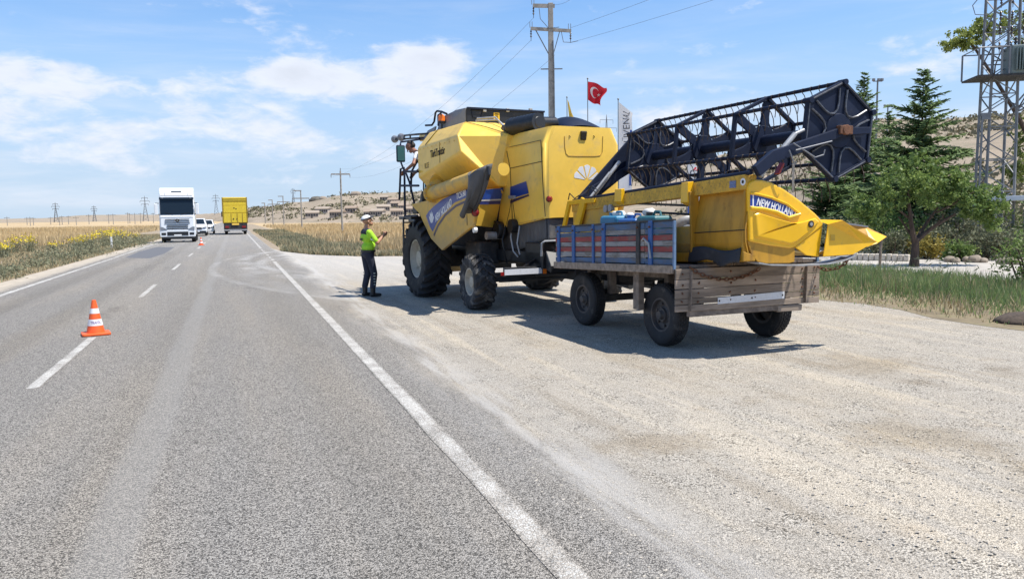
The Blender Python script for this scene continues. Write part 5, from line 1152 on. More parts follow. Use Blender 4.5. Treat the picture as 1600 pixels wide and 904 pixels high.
# ------------------------------------------------------------------ people
def person_mesh(name, caps, mats, voxel=.0075, smooth_it=3):
    mb = MB()
    for (p0, p1, r0, r1, mi) in caps:
        p0, p1 = Vector(p0), Vector(p1); d = p1-p0; L_ = d.length
        u = d/L_ if L_ > 1e-5 else Vector((0, 0, 1)); pts = []; rad = []
        for q in (-.98, -.8, -.5, 0): pts.append(p0+u*r0*q); rad.append(r0*math.sqrt(1-q*q))
        for q in (.33, .66): pts.append(p0+d*q); rad.append(r0+(r1-r0)*q)
        for q in (0, .5, .8, .98): pts.append(p1+u*r1*q); rad.append(r1*math.sqrt(1-q*q))
        mb.tube(pts, rad, 12)
    me = mb.mesh(name, mats[0]); o = bpy.data.objects.new(name, me); COL.objects.link(o)
    m = o.modifiers.new('r', 'REMESH'); m.mode = 'VOXEL'; m.voxel_size = voxel
    m = o.modifiers.new('s', 'SMOOTH'); m.factor = .5; m.iterations = smooth_it
    bpy.context.view_layer.update()
    me2 = bpy.data.meshes.new_from_object(o.evaluated_get(bpy.context.evaluated_depsgraph_get()))
    bpy.data.objects.remove(o); bpy.data.meshes.remove(me)
    me2.name = name; me2.materials.clear()
    for m in mats: me2.materials.append(m)
    n = len(me2.polygons); C = np.empty(n*3); me2.polygons.foreach_get('center', C); C = C.reshape(-1, 3)
    best = np.full(n, 1e9); idx = np.zeros(n, int)
    for (p0, p1, r0, r1, mi) in caps:
        a, b_ = np.array(p0, float), np.array(p1, float); d = b_-a; L2 = max(d@d, 1e-9)
        t_ = np.clip(((C-a)@d)/L2, 0, 1); dist = np.linalg.norm(C-(a+t_[:, None]*d), axis=1)-(r0+(r1-r0)*t_)
        w_ = dist < best; best[w_] = dist[w_]; idx[w_] = mi
    me2.polygons.foreach_set('material_index', idx.astype(np.int32)); me2.polygons.foreach_set('use_smooth', [True]*n); me2.update()
    return me2
def hand_caps(w, d, palm_n, mi, curl=.5, flip=1):
    """palm + five fingers from wrist w along direction d; palm_n is the palm normal"""
    w, d, n = Vector(w), Vector(d).normalized(), Vector(palm_n).normalized(); s = d.cross(n).normalized()*flip; out = []
    pe = w+d*.085
    for k in range(3): o_ = s*(.024*(k-1)); out.append((w+d*.02+o_*.7, pe+o_, .019, .017, mi))
    for k, ln in enumerate((.068, .078, .072, .056)):
        b0 = pe+s*(.033-.022*k); b1 = b0+(d*math.cos(curl*.6)+n*math.sin(curl*.6))*ln*.5; b2 = b1+(d*math.cos(curl*1.6)+n*math.sin(curl*1.6))*ln*.5
        out += [(b0, b1, .0098, .009, mi), (b1, b2, .009, .0078, mi)]
    t0 = w+d*.03+s*.035; t1 = t0+(d*.7+s*.6+n*.3).normalized()*.04; t2 = t1+(d*.9+s*.1+n*.4).normalized()*.03
    out += [(t0, t1, .012, .0105, mi), (t1, t2, .0105, .009, mi)]
    return out
m_skin = mat('tanned_skin', (.42, .22, .14), .55, var=.08, scale=20)
m_skin2 = mat('brown_skin', (.30, .135, .085), .55, var=.08, scale=20)
m_lime = mat('fluorescent_lime', (.38, .72, .03), .7, var=.08, scale=14, bump=.3, bscale=25)
m_navy = mat('navy_cloth', (.018, .022, .04), .85, var=.2, scale=10, bump=.4, bscale=22)
m_boot = mat('black_leather', (.012, .012, .013), .45)
m_reflect = mat('reflective_tape', (.42, .46, .40), .4)
m_hair = mat('dark_hair', (.025, .02, .016), .7)
m_tshirt = mat('white_tshirt', (.66, .66, .65), .85, var=.06, bump=.3, bscale=20)
def head_caps(c, fwd, up, mi, mh):
    c, f, u = Vector(c), Vector(fwd).normalized(), Vector(up).normalized(); s = f.cross(u).normalized(); o = []
    o.append((c+u*.035-f*.018, c+u*.03+f*.02, .088, .083, mi)); o.append((c-u*.055+f*.03, c-u*.075+f*.045, .058, .045, mi))   # skull, jaw
    o.append((c+f*.098-u*.005, c+f*.118-u*.028, .012, .017, mi)); o.append((c+f*.092+u*.012, c+f*.098+u*.0, .014, .013, mi))        # nose
    o.append((c+f*.088-u*.062-s*.02, c+f*.088-u*.062+s*.02, .013, .013, mi)); o.append((c+f*.075-u*.092, c+f*.078-u*.088, .022, .022, mi))  # mouth, chin
    for k in (-1, 1):
        o.append((c+s*k*.088-u*.005-f*.005, c+s*k*.09-u*.035-f*.0, .017, .013, mi)); o.append((c+f*.082+s*k*.034+u*.027, c+f*.08+s*k*.05+u*.024, .013, .011, mi))
    if mh is not None:
        o.append((c+u*.05-f*.045, c+u*.0-f*.055, .084, .072, mh))
    return o
# policeman ------------------------------------------------
pol = thing('person', 'traffic officer in lime vest, navy trousers and white cap looking up at the harvester', 'person', (2.66, 16.45, 0.0), R(-90+8))
hips = [(-.095, -.02, .90), (.095, 0, .90)]
caps = []
for s, (an, kn, hp) in ((-1, ((-.12, -.05, .10), (-.115, .02, .50), hips[0])), (1, ((.12, .05, .10), (.11, .09, .50), hips[1]))):
    caps += [(hp, kn, .098, .072, 2), (kn, (an[0], an[1], .22), .074, .066, 2), ((an[0], an[1], .22), (an[0], an[1], .08), .060, .052, 3), ((an[0], an[1]-.03, .05), (an[0], an[1]+.15, .042), .046, .038, 3)]
caps += [((-.07, .0, .93), (.07, .0, .93), .125, .125, 2), ((-.06, .01, 1.05), (.06, .01, 1.05), .128, .128, 1), ((-.05, .035, 1.10), (.05, .035, 1.10), .12, .12, 1), ((-.09, -.005, 1.27), (.09, -.005, 1.27), .122, .122, 1),
         ((-.11, -.02, 1.37), (.11, -.02, 1.37), .088, .088, 4), ((0, -.02, 1.40), (0, .0, 1.52), .062, .055, 0)]
for s in (-1, 1):
    sh, elb, wr = (s*.20, -.015, 1.375), (s*.255, .13, 1.155), (s*.09, .33, 1.30)
    mid = tuple(Vector(sh).lerp(Vector(elb), .75))
    caps += [(sh, mid, .066, .062, 1), (mid, elb, .050, .045, 0), (elb, wr, .044, .030, 0)]
    caps += hand_caps(wr, (Vector((s*.02, .42, 1.345))-Vector(wr)), (-s, .1, .2), 0, .75, s)
caps += head_caps((0, .015, 1.605), (0, .94, .34), (0, -.34, .94), 0, None)
pm = person_mesh('body', caps, [m_skin, m_lime, m_navy, m_boot, m_navy])
pb = bpy.data.objects.new('body', pm); COL.objects.link(pb); pb.parent = pol
fwd, upv = Vector((0, .94, .34)).normalized(), Vector((0, -.34, .94)).normalized(); hc = Vector((0, .015, 1.605))
mb = MB(); n = 20
for i in range(6):
    ph = i/5*math.pi/2
    for k in range(n):
        t_ = 2*math.pi*k/n; rr_ = math.cos(ph)
        mb.v.append(tuple(hc+upv*(.055+.085*math.sin(ph))+Vector((1, 0, 0))*.102*rr_*math.cos(t_)+fwd*(.112*rr_*math.sin(t_)-.012)))
for i in range(5):
    for k in range(n): mb.f.append((i*n+k, i*n+(k+1) % n, (i+1)*n+(k+1) % n, (i+1)*n+k)); mb.m.append(0)
cap = mb.build('cap', mat('white_cap', (.74, .74, .73), .7), pol, smooth=True, ang=None, thick=.006)
mb = MB(); ring = []
for k in range(9): t_ = R(25+130*k/8); ring.append((t_, ))
vs = []
for (t_,) in ring:
    e = hc+upv*.06+Vector((1, 0, 0))*.098*math.cos(t_)+fwd*(.105*math.sin(t_)-.012); vs += [tuple(e), tuple(e+fwd*.075*math.sin(t_)-upv*.018*math.sin(t_)+Vector((1, 0, 0))*.0)]
mb.add(vs, [(2*i, 2*i+2, 2*i+3, 2*i+1) for i in range(8)]); mb.build('cap_peak', m_boot, pol, thick=.006)
mb = MB()
for k in range(24):
    t_ = 2*math.pi*k/24; e = hc+upv*.058+Vector((1, 0, 0))*.104*math.cos(t_)+fwd*(.114*math.sin(t_)-.012); mb.v += [tuple(e), tuple(e+upv*.022)]
for k in range(24): mb.f.append((2*k, 2*((k+1) % 24), 2*((k+1) % 24)+1, 2*k+1)); mb.m.append(0)
mb.build('cap_band', m_navy, pol, thick=.004)
text_part('vest_lettering', 'POLİS', .075, m_navy, pol, (.10, -.131, 1.20), (-1, 0, 0), (0, -.05, 1), .003)
# reflective dashes down the trouser side, sleeve patch, belt with pouches
for s in (-1, 1):
    for i in range(5):
        z_ = .26+i*.06; y_ = (-.03 if s < 0 else .08)+(.0); mb = MB(); mb.box(s*.192-.002, s*.192+.002, y_-.03, y_+.01, z_, z_+.020); q = mb.build('reflective_dash', m_reflect, pol); q.location.x = -s*(.002 if i < 4 else .003)
    mb = MB(); mb.box(s*.268-.004, s*.268+.004, .0, .075, 1.245, 1.31); mb.build('sleeve_patch', m_navy, pol, bevel=.002)
    mb = MB(); mb.bar((s*.262, -.01, 1.24), (s*.28, .10, 1.185), .01, .03); mb.build('sleeve_tape', m_reflect, pol)
mb = MB()
for k in range(24): t_ = 2*math.pi*k/24; mb.v += [(.205*math.cos(t_), .01+.148*math.sin(t_), .955), (.205*math.cos(t_), .01+.148*math.sin(t_), 1.0)]
for k in range(24): mb.f.append((2*k, 2*((k+1) % 24), 2*((k+1) % 24)+1, 2*k+1)); mb.m.append(0)
mb.build('belt', m_boot, pol, thick=.01)
mb = MB(); mb.box(-.235, -.195, -.03, .05, .86, .99); mb.build('holster', m_boot, pol, bevel=.012)
mb = MB(); mb.ball((-.19, .07, .94), (.035, .04, .05), 10, 8); mb.build('pouch', m_reflect, pol, smooth=True)
mb = MB(); mb.box(-.215, -.205, -.02, .05, .70, .72); mb.build('trouser_badge', m_reflect, pol)
nb = MB(); nb.box(-.06, .06, .40, .50, 1.355, 1.362); o = nb.build('notebook', m_navy, bevel=.002); o.location = pol.location; o.rotation_euler = pol.rotation_euler; tag(o, 'small dark notebook held in the hands of the officer', 'notebook')
# driver leaning from the cab ------------------------------
drv = thing('person', 'driver in white t-shirt leaning out of the harvester cab with an arm on the rail', 'person', tuple(CF.o), CF.ang)
DX = -1.36
hd = Vector((DX, *cx(641.5, 229.5, DX))); sh = Vector((-1.30, *cx(651.5, 241, -1.30))); hn = Vector((-1.52, *cx(634, 266, -1.52))); el_ = (sh+hn)/2+Vector((-.03, -.06, .02))
el_ = Vector((-1.44, *cx(646, 256, -1.44)))
fw_ = Vector((-.55, .45, -.62)).normalized(); upd = (Vector((0, 0, 1))-fw_*fw_.z).normalized()
ch = Vector((-1.16, sh.y-.02, sh.z-.14)); hp = Vector((-1.02, sh.y-.06, 2.58))
caps = [(hp+Vector((-.0, -.08, 0)), hp+Vector((0, .08, 0)), .12, .12, 2), (hp, ch, .13, .135, 1), (ch+Vector((0, -.09, .02)), ch+Vector((-.02, .09, .04)), .125, .12, 1), (ch+Vector((-.06, 0, .1)), hd-upd*.08, .06, .055, 0)]
for s in (-1, 1):
    kn = hp+Vector((-.04, s*.10, -.44)); an = Vector((hp.x-.02, hp.y+s*.11, 1.79)); caps += [(hp+Vector((0, s*.09, -.03)), kn, .09, .07, 2), (kn, an, .068, .055, 2), (Vector((an.x, an.y, 1.745)), Vector((an.x-.14, an.y, 1.74)), .045, .04, 3)]
caps += [(sh, el_.lerp(sh, .55), .062, .058, 1), (sh, el_, .046, .042, 0), (el_, hn, .041, .029, 0)]
caps += hand_caps(hn, (Vector((-.25, .5, -.35))), (-.3, .1, -1), 0, .9, 1)
sh2 = ch+Vector((.05, .17, .08)); e2 = sh2+Vector((.05, .22, -.2)); caps += [(sh2, e2, .058, .045, 1), (e2, e2+Vector((-.12, .18, -.12)), .04, .03, 0)]
caps += hand_caps(e2+Vector((-.12, .18, -.12)), (-.2, .4, -.3), (-.5, .1, -1), 0, .9, 1)
caps += head_caps(hd, fw_, upd, 0, 4)
dm = person_mesh('body', caps, [m_skin2, m_tshirt, m_navy, m_boot, m_hair]); o = bpy.data.objects.new('body', dm); COL.objects.link(o); o.parent = drv

# ------------------------------------------------------------------ traffic cones
m_cone = mat('orange_cone_rubber', (.85, .12, .02), .5, var=.06, dirt=(.5, .2, .08), amt=.2); m_conew = mat('cone_white_band', (.78, .77, .76), .4, var=.05)
def cone(label, loc, tilt=0.0, txt=True):
    t_ = thing('traffic_cone', label, 'traffic cone', loc, tilt, 'traffic cones on the centre line')
    mb = MB(); mb.prism([(-.19, -.17), (-.17, -.19), (.17, -.19), (.19, -.17), (.19, .17), (.17, .19), (-.17, .19), (-.19, .17)], 'z', .0, .035); mb.build('base', m_cone, t_, bevel=.01)
    def r_(z): return .125-.098*(z-.03)/.49
    for (z0, z1, m_, nm) in ((.03, .14, m_cone, 'cone_body'), (.14, .235, m_conew, 'white_band'), (.235, .32, m_cone, 'cone_body'), (.32, .395, m_conew, 'white_band'), (.395, .52, m_cone, 'cone_body')):
        mb = MB(); e = .002 if m_ is m_conew else 0; mb.lathe([(r_(z0)+e, z0), (r_(z1)+e, z1)]+([(r_(z1)*.4, z1), (r_(z1)*.35, z1-.02)] if z1 > .5 else []), axis='z', n=28); mb.build(nm, m_, t_, smooth=True, ang=40)
    if txt:
        # lettering wrapped on the lower band, facing the viewer
        o = text_part('band_lettering', 'TRAFİK', .055, mat('violet_print', (.10, .03, .25), .5), t_, (0, 0, 0), (1, 0, 0), (0, 1, 0), .0005, .8, 'CENTER')
        for v_ in o.data.vertices:
            zz_ = .168+v_.co.y; rr_ = r_(zz_)+.0035+v_.co.z; a = v_.co.x/rr_-math.pi/2+.05; v_.co = (rr_*math.cos(a), rr_*math.sin(a), zz_)
    return t_
g = gnd(150, 522.5); cone('orange and white traffic cone standing at the end of a centre line dash', (g.x, g.y, .004), R(12))
g = gnd(315, 381.5); cone('distant red and white traffic cone beside the white lorry', (g.x+.05, g.y-2.0, .004), 0, False)

# ------------------------------------------------------------------ vehicles on the road
m_truckw = mat('lorry_white', (.78, .80, .81), .3, var=.03, dirt=(.5, .47, .42), amt=.08, coat=.4)
m_chrome = mat('bright_trim', (.7, .7, .7), .2, metal=.9)
m_lamp = glassmat('headlamp_glass', (.22, .24, .27), .08)
m_carwhite = mat('car_white', (.75, .76, .77), .3, var=.03, coat=.4)
rt_tyre = ag_tyre(.50, .30, .29, lug_h=.012, tread=40).mesh('tyre', m_rubber, smooth=True, ang=35); rt_rim = [rim_mesh(.29, .30, s, .09, 8).mesh('rim', m_steel, smooth=True) for s in (-1, 1)]
def lorry():
    t_ = thing('lorry', 'white lorry cab with dark windscreen driving towards the traffic cone', 'lorry', (-3.93, 62.3, 0), 0)
    # side profile (y forward is -), z ; built as prism over x with shaped front
    mb = MB(); prof = [(0.0, .55), (-.06, 1.0), (-.02, 1.9), (.05, 2.02), (.24, 3.18), (.30, 3.32), (.52, 3.85), (.85, 4.05), (2.2, 4.1), (2.25, .75), (1.6, .75), (1.5, 1.15), (.55, 1.15), (.45, .55)]
    n = len(prof); vs = []
    for (xx, ins) in ((-1.22, .10), (-1.12, 0), (1.12, 0), (1.22, .10)):
        for (y_, z_) in prof: vs.append((xx*(1-.03*max(0, z_-2.6)), y_+(ins if y_ < .5 else 0), z_))
    fs = [tuple(range(n))[::-1], tuple(3*n+i for i in range(n))]
    for j in range(3):
        for i in range(n): fs.append((j*n+i, j*n+(i+1) % n, (j+1)*n+(i+1) % n, (j+1)*n+i))
    mb.add(vs, fs); body = mb.build('cab', m_truckw, t_, bevel=.03)
    def fr(x0, x1, z0, z1, y0, y1, m_, nm, par=None, th=.012):
        mb = MB(); mb.add([(x0, y0, z0), (x1, y0, z0), (x1, y1, z1), (x0, y1, z1)], [(0, 1, 2, 3)]); return mb.build(nm, m_, par or t_, thick=th)
    fr(-1.14, 1.14, 2.06, 3.18, .04, .225, m_glassdark, 'windscreen', th=.02)
    fr(-1.18, 1.18, 3.18, 3.34, .12, .22, m_glassdark, 'sun_visor', th=.03)
    for s in (-1, 1): mb = MB(); mb.tube([(s*.95, .12, 3.28), (s*.95, .14, 3.29)], .06, 10); mb.build('marker_lamp', m_lamp, t_)
    fr(-.35, .35, 3.74, 3.82, .46, .50, m_glassdark, 'roof_light')
    for i, z_ in enumerate((1.42, 1.56, 1.70)): fr(-.86+.02*i, .86-.02*i, z_, z_+.035, -.06, -.055, m_blk, 'grille_bar', th=.05)
    for i, z_ in enumerate((1.00, 1.13, 1.26)): fr(-.72, .72, z_, z_+.05, -.085, -.08, m_blk, 'grille_bar', th=.05)
    for (xa, xb, za, zb, ya, yb) in ((-1.1, 1.1, 3.47, 3.485, .345, .35), (-.8, -.785, 3.5, 3.95, .37, .62), (.785, .8, 3.5, 3.95, .37, .62), (-1.12, 1.12, 1.92, 1.935, -.03, -.03)): fr(xa, xb, za, zb, ya-.015, yb-.015, m_blk, 'panel_seam', th=.02)
    for s in (-1, 1): mb = MB(); mb.bar((s*.25, -.0+.02, 2.08), (s*.85, .06, 2.22), .03, .03); mb.build('wiper', m_blk, t_)
    mb = MB(); mb.lathe([(.145, -.10), (.165, -.11), (.165, -.08), (.145, -.08)], (0, 0, 1.60), 'y', 24); mb.build('round_badge', m_chrome, t_, smooth=True)
    mb = MB(); mb.tube([(0, -.065, 1.60), (0, -.09, 1.60)], .15, 20); mb.build('badge_disc', m_blk, t_)
    for k in range(3): a = R(90+120*k); mb = MB(); mb.bar((0, -.10, 1.60), (.14*math.cos(a), -.10, 1.60+.14*math.sin(a)), .02, .03, (0, 1, 0)); mb.build('badge_spoke', m_chrome, t_)
    mb = MB(); mb.prism([(-1.2, .42), (1.2, .42), (1.24, .75), (1.18, .95), (-1.18, .95), (-1.24, .75)], 'y', -.10, .3); mb.build('bumper', m_truckw, t_, bevel=.04)
    fr(-.72, .72, .52, .80, -.115, -.115, m_blk, 'lower_grille'); fr(-.26, .26, .50, .60, -.135, -.135, m_white, 'number_plate')
    mb = MB(); mb.box(-1.1, 1.1, -.03, .3, .26, .43); mb.build('skirt', m_blk, t_, bevel=.02)
    for s in (-1, 1):
        mb = MB(); mb.prism([(s*.70, .98), (s*1.16, .90), (s*1.18, 1.18), (s*1.0, 1.16)], 'y', -.13, -.05); mb.build('headlight', m_lamp, t_, bevel=.02)
        mb = MB(); mb.prism([(s*.80, .56), (s*1.12, .56), (s*1.12, .74), (s*.80, .74)], 'y', -.118, -.05); mb.build('fog_lamp', m_blk, t_, bevel=.02)
        mb = MB(); mb.box(min(s*1.30, s*1.52), max(s*1.30, s*1.52), -.02, .16, 2.05, 2.88); mr = mb.build('mirror', m_truckw, t_, bevel=.04)
        mb = MB(); mb.tube([(s*1.2, .15, 2.9), (s*1.42, .07, 2.92), (s*1.42, .07, 2.85)], .025, 8); mb.tube([(s*1.2, .15, 2.1), (s*1.42, .07, 2.08)], .025, 8); mb.build('mirror_arm', m_blk, mr)
        wheel(t_, (s*1.04, 1.05, .50), rt_tyre, rt_rim[(s+1)//2], None); wheel(t_, (s*1.0, 4.7, .50), rt_tyre, rt_rim[(s+1)//2], None)
        mb = MB(); mb.box(s*.45-.05, s*.45+.05, 1.6, 6.0, .70, .95); mb.build('chassis_rail', m_under, t_)
        mb = MB(); mb.box(s*.72-.02 if s > 0 else -1.15, 1.15 if s > 0 else -.70, 2.5, 3.8, .5, 1.05); mb.build('fuel_tank', m_steel, t_, bevel=.06)
        mb = MB(); mb.lathe([(.001, -.12), (.12, -.12), (.12, .12), (.001, .12)], (s*.9, 4.7, .5)); mb.build('hub', m_under, t_)
    mb = MB(); mb.box(-.5, .5, 4.2, 5.2, .95, 1.1); mb.build('fifth_wheel', m_under, t_, bevel=.03)
    mb = MB(); mb.box(-.9, .9, 4.65, 4.75, .45, .55); mb.build('axle', m_under, t_)
    return t_
lorry()
def tipper():
    g = gnd(368.5, 366); t_ = thing('grain_truck', 'tall yellow truck driving away along the right lane', 'truck', (.18, 88.6, 0), 0)
    my = mat('truck_yellow', (.72, .52, .03), .5, var=.1, dirt=(.45, .33, .1), amt=.3, dscale=2); mdy = mat('truck_rib_shadow', (.30, .20, .02), .6, var=.1)
    mb = MB(); mb.box(-1.22, 1.22, 0, 7.2, 1.25, 4.0); bd = mb.build('load_body', my, t_, bevel=.03)
    for z0, z1, nm in ((1.30, 2.28, 'lower_tailgate'), (2.36, 3.10, 'middle_tailgate'), (3.14, 3.45, 'upper_tailgate'), (3.52, 3.96, 'top_board')):
        mb = MB(); mb.box(-1.16, 1.16, -.05, .0, z0, z1); tg = mb.build(nm, my, t_, bevel=.015)
        if nm == 'lower_tailgate':
            for xx in (-.40, .22, .75): mb = MB(); mb.box(xx-.025, xx+.025, -.08, -.05, z0, z1); mb.build('door_rib', mdy, tg)
            for xx in (-.18, .18): mb = MB(); mb.box(xx-.05, xx+.05, -.08, -.05, 1.62, 1.75); mb.build('latch', m_blk, tg)
        if nm == 'middle_tailgate': mb = MB(); mb.box(-.14, -.02, -.07, -.05, 2.82, 2.9); mb.build('latch', m_blk, tg); mb = MB(); mb.box(.05, .2, -.07, -.05, 2.74, 2.8); mb.build('latch', m_blk, tg)
        if nm == 'top_board':
            for k in range(2): mb = MB(); mb.bar((-1.15, -.06, z0+.1+k*.2), (1.15, -.06, z0+.13+k*.2), .03, .05); mb.build('rib', mdy, tg)
    for s in (-1, 1):
        mb = MB(); mb.box(s*1.24-.05, s*1.24+.05, -.07, .02, 1.2, 4.0); mb.build('corner_post', mdy, t_, bevel=.01)
        for k in range(6): mb = MB(); mb.box(s*1.25-.03, s*1.25+.03, .9+k*1.15, 1.0+k*1.15, 1.25, 3.9); mb.build('side_rib', mdy, t_)
        mb = MB(); mb.box(s*.85-.2, s*.85+.2, -.10, -.02, .72, .92); mb.build('tail_lamp', m_red, t_, bevel=.01)
        wheel(t_, (s*.98, 1.6, .5), rt_tyre, rt_rim[(s+1)//2], None); wheel(t_, (s*.98, 2.9, .5), rt_tyre, rt_rim[(s+1)//2], None); wheel(t_, (s*1.0, 7.9, .5), rt_tyre, rt_rim[(s+1)//2], None)
        mb = MB(); mb.box(s*.9-.28, s*.9+.28, .85, .88, .3, .95); mb.build('mud_flap', m_blk, t_)
        mb = MB(); mb.box(s*1.42-.1, s*1.42+.1, 8.6, 8.7, 1.95, 2.55); mr = mb.build('mirror', m_blk, t_, bevel=.03)
        mb = MB(); mb.bar((s*1.15, 8.6, 2.3), (s*1.36, 8.65, 2.3), .04, .04); mb.build('mirror_arm', m_blk, mr)
    mb = MB(); mb.box(-1.2, 1.2, .0, 1.2, .55, 1.25); mb.build('rear_frame', m_under, t_, bevel=.02)
    mb = MB(); mb.box(-1.2, 1.2, -.06, .05, .42, .56); bp = mb.build('bumper', m_steel, t_, bevel=.01)
    mb = MB(); mb.box(-.36, .36, -.085, -.06, 1.02, 1.22); mb.build('number_plate', m_yel, t_)
    mb = MB(); mb.box(-.45, .45, 1.2, 9.0, .6, 1.2); mb.build('chassis', m_under, t_)
    mb = MB(); mb.box(-1.2, 1.2, 7.35, 9.2, .8, 3.0); mb.build('cab', m_yel, t_, bevel=.1)
tipper()
cr_tyre = ag_tyre(.33, .20, .20, lug_h=.008).mesh('tyre', m_rubber, smooth=True, ang=35); cr_rim = [rim_mesh(.20, .20, s, .05, 5).mesh('rim', m_steel, smooth=True) for s in (-1, 1)]
def car(label, loc, hgt=1.5, wid=1.78, pickup=False):
    t_ = thing('car', label, 'car', loc, 0, 'cars queueing behind the lorry'); k = hgt/1.5; w = wid/2
    L_ = 4.9 if pickup else 4.2
    low = [(0, .35), (-.05, .55), (.05, .80*k), (1.05, .98*k), (L_-.1, 1.0*k), (L_, .6), (L_, .35)]
    mb = MB(); mb.prism(low, 'x', -w, w); mb.build('body', m_carwhite, t_, bevel=.07, seg=3)
    a, b_, c_, d_ = 1.0, 1.75, (3.0 if pickup else 3.5), (3.25 if pickup else 4.05)
    vs = []
    for (y_, z_, ww) in ((a, .97*k, w-.04), (b_, hgt-.03, w-.20), (c_, hgt, w-.20), (d_, .99*k, w-.05)): vs += [(-ww, y_, z_), (ww, y_, z_)]
    mb = MB(); mb.add(vs, [(0, 1, 3, 2), (2, 3, 5, 4), (4, 5, 7, 6), (0, 2, 4, 6), (1, 7, 5, 3), (0, 6, 7, 1)]); cb = mb.build('cabin', m_carwhite, t_, bevel=.03)
    def up(i, u, v_): A, B, Cc, D = [Vector(vs[j]) for j in i]; return tuple((A*(1-u)+B*u)*(1-v_)+(D*(1-u)+Cc*u)*v_)
    mb = MB(); off = Vector((0, -.012, .012)); mb.add([tuple(Vector(up((0, 1, 3, 2), u, v_))+off) for u, v_ in ((.06, .08), (.94, .08), (.92, .92), (.08, .92))], [(0, 1, 2, 3)]); mb.build('windscreen', m_glassdark, t_)
    for s in (-1, 1):
        i = (0, 6, 4, 2) if s < 0 else (1, 7, 5, 3); mb = MB(); mb.add([tuple(Vector(up(i, u, v_))+Vector((s*.012, 0, .004))) for u, v_ in ((.12, .12), (.88, .12), (.84, .85), (.2, .85))], [(0, 1, 2, 3)]); mb.build('side_window', m_glassdark, t_)
        mb = MB(); mb.prism([(s*(w-.42), .66*k), (s*(w-.04), .70*k), (s*(w-.04), .80*k), (s*(w-.36), .76*k)], 'y', -.07, .05); mb.build('headlight', m_lamp, t_, bevel=.01)
        mb = MB(); mb.ball((s*(w+.10), 1.25, 1.0*k), (.10, .05, .075), 10, 8); mb.build('mirror', m_carwhite if not pickup else m_blk, t_, smooth=True)
        for y_ in (.85, L_-.95): wheel(t_, (s*(w-.10), y_, .33), cr_tyre, cr_rim[(s+1)//2], None)
    mb = MB(); mb.box(-w+.45, w-.45, -.075, .0, .58*k, .74*k); mb.build('grille', m_blk, t_, bevel=.01)
    mb = MB(); mb.box(-w+.06, w-.06, -.085, .1, .28, .52); mb.build('bumper', m_blk if pickup else m_carwhite, t_, bevel=.03)
    mb = MB(); mb.box(-.26, .26, -.10, -.085, .42, .52); mb.build('number_plate', m_white, t_)
car('white pickup with black bumper directly behind the white lorry', (-3.55, 84.5, 0), 1.78, 1.85, True); car('white car with white bumper behind the white pickup', (-3.05, 95.5, 0), 1.62, 1.82)
# roadside marker post
g = gnd(175, 390); t_ = thing('marker_post', 'white roadside marker post with yellow top standing among yellow flowers', 'post', (g.x, g.y, -.03)); mb = MB(); mb.prism([(-.05, -.03), (.05, -.03), (.05, .03), (-.05, .03)], 'z', 0, .78); mb.build('post', m_white, t_, bevel=.01); mb = MB(); mb.prism([(-.052, -.032), (.052, -.032), (.052, .032), (-.052, .032)], 'z', .78, 1.02); mb.build('yellow_top', mat('marker_yellow', (.8, .62, .1), .5), t_, bevel=.01)

# ------------------------------------------------------------------ fast meshes for leaves and blades
def np_mesh(name, V, k, mats, midx=None):
    """V: (n*k, 3) vertices, every k of them one face"""
    V = np.asarray(V, np.float32).reshape(-1, 3); nf = len(V)//k
    me = bpy.data.meshes.new(name); me.vertices.add(len(V)); me.vertices.foreach_set('co', V.ravel())
    me.loops.add(nf*k); me.loops.foreach_set('vertex_index', np.arange(nf*k, dtype=np.int32))
    me.polygons.add(nf); me.polygons.foreach_set('loop_start', np.arange(0, nf*k, k, dtype=np.int32))
    mats = mats if isinstance(mats, (list, tuple)) else [mats]
    for m in mats: me.materials.append(m)
    if midx is not None: me.polygons.foreach_set('material_index', np.asarray(midx, np.int32))
    me.update(calc_edges=True); me.validate(); return me
def np_obj(name, V, k, mats, parent=None, midx=None, loc=None):
    o = bpy.data.objects.new(name, np_mesh(name, V, k, mats, midx)); COL.objects.link(o)
    if parent is not None: o.parent = parent
    if loc is not None: o.location = loc
    return o
def leaf_quads(C, size, up=0.3, aspect=0.55):
    n = len(C); d = rng.normal(size=(n, 3)); d /= np.linalg.norm(d, axis=1)[:, None]
    e = rng.normal(size=(n, 3)); e[:, 2] += up; e -= d*(e*d).sum(1)[:, None]; e /= np.linalg.norm(e, axis=1)[:, None]
    s = (size*(0.6+0.8*rng.random(n)))[:, None]
    return np.stack([C-d*s*.5, C+e*s*aspect*.5, C+d*s*.5, C-e*s*aspect*.5], 1)
def blades(P, h, w, lean=0.35):
    n = len(P); a = rng.random(n)*2*math.pi; dx = np.stack([np.cos(a), np.sin(a), np.zeros(n)], 1)*(w*(.6+.8*rng.random(n)))[:, None]
    b_ = rng.random(n)*2*math.pi; l = (lean*rng.random(n)*h)[:, None]; top = P+np.stack([np.cos(b_), np.sin(b_), np.zeros(n)], 1)*l; top[:, 2] += h*(1-.25*rng.random(n))
    return np.stack([P-dx*.5, P+dx*.5, top], 1)
m_grass = leafmat('green_grass', (.085, .15, .05), (.30, .38, .15), .6, .42, .5)
m_dry = leafmat('dry_grass', (.28, .22, .12), (.52, .43, .26), .8, .2, .5)
m_weed = leafmat('grey_green_weed', (.12, .135, .075), (.32, .31, .20), .8, .2, .4)
m_wheat = leafmat('ripe_wheat', (.40, .285, .14), (.64, .50, .29), .8, .15, .1)
m_flower = leafmat('yellow_petals', (.70, .52, .02), (.85, .68, .06), .7, .2, 2)
m_leaf = leafmat('tree_leaf', (.055, .115, .03), (.28, .36, .10), .5, .4, .8)
m_needle = leafmat('conifer_needles', (.06, .12, .055), (.30, .39, .165), .6, .45, .7)
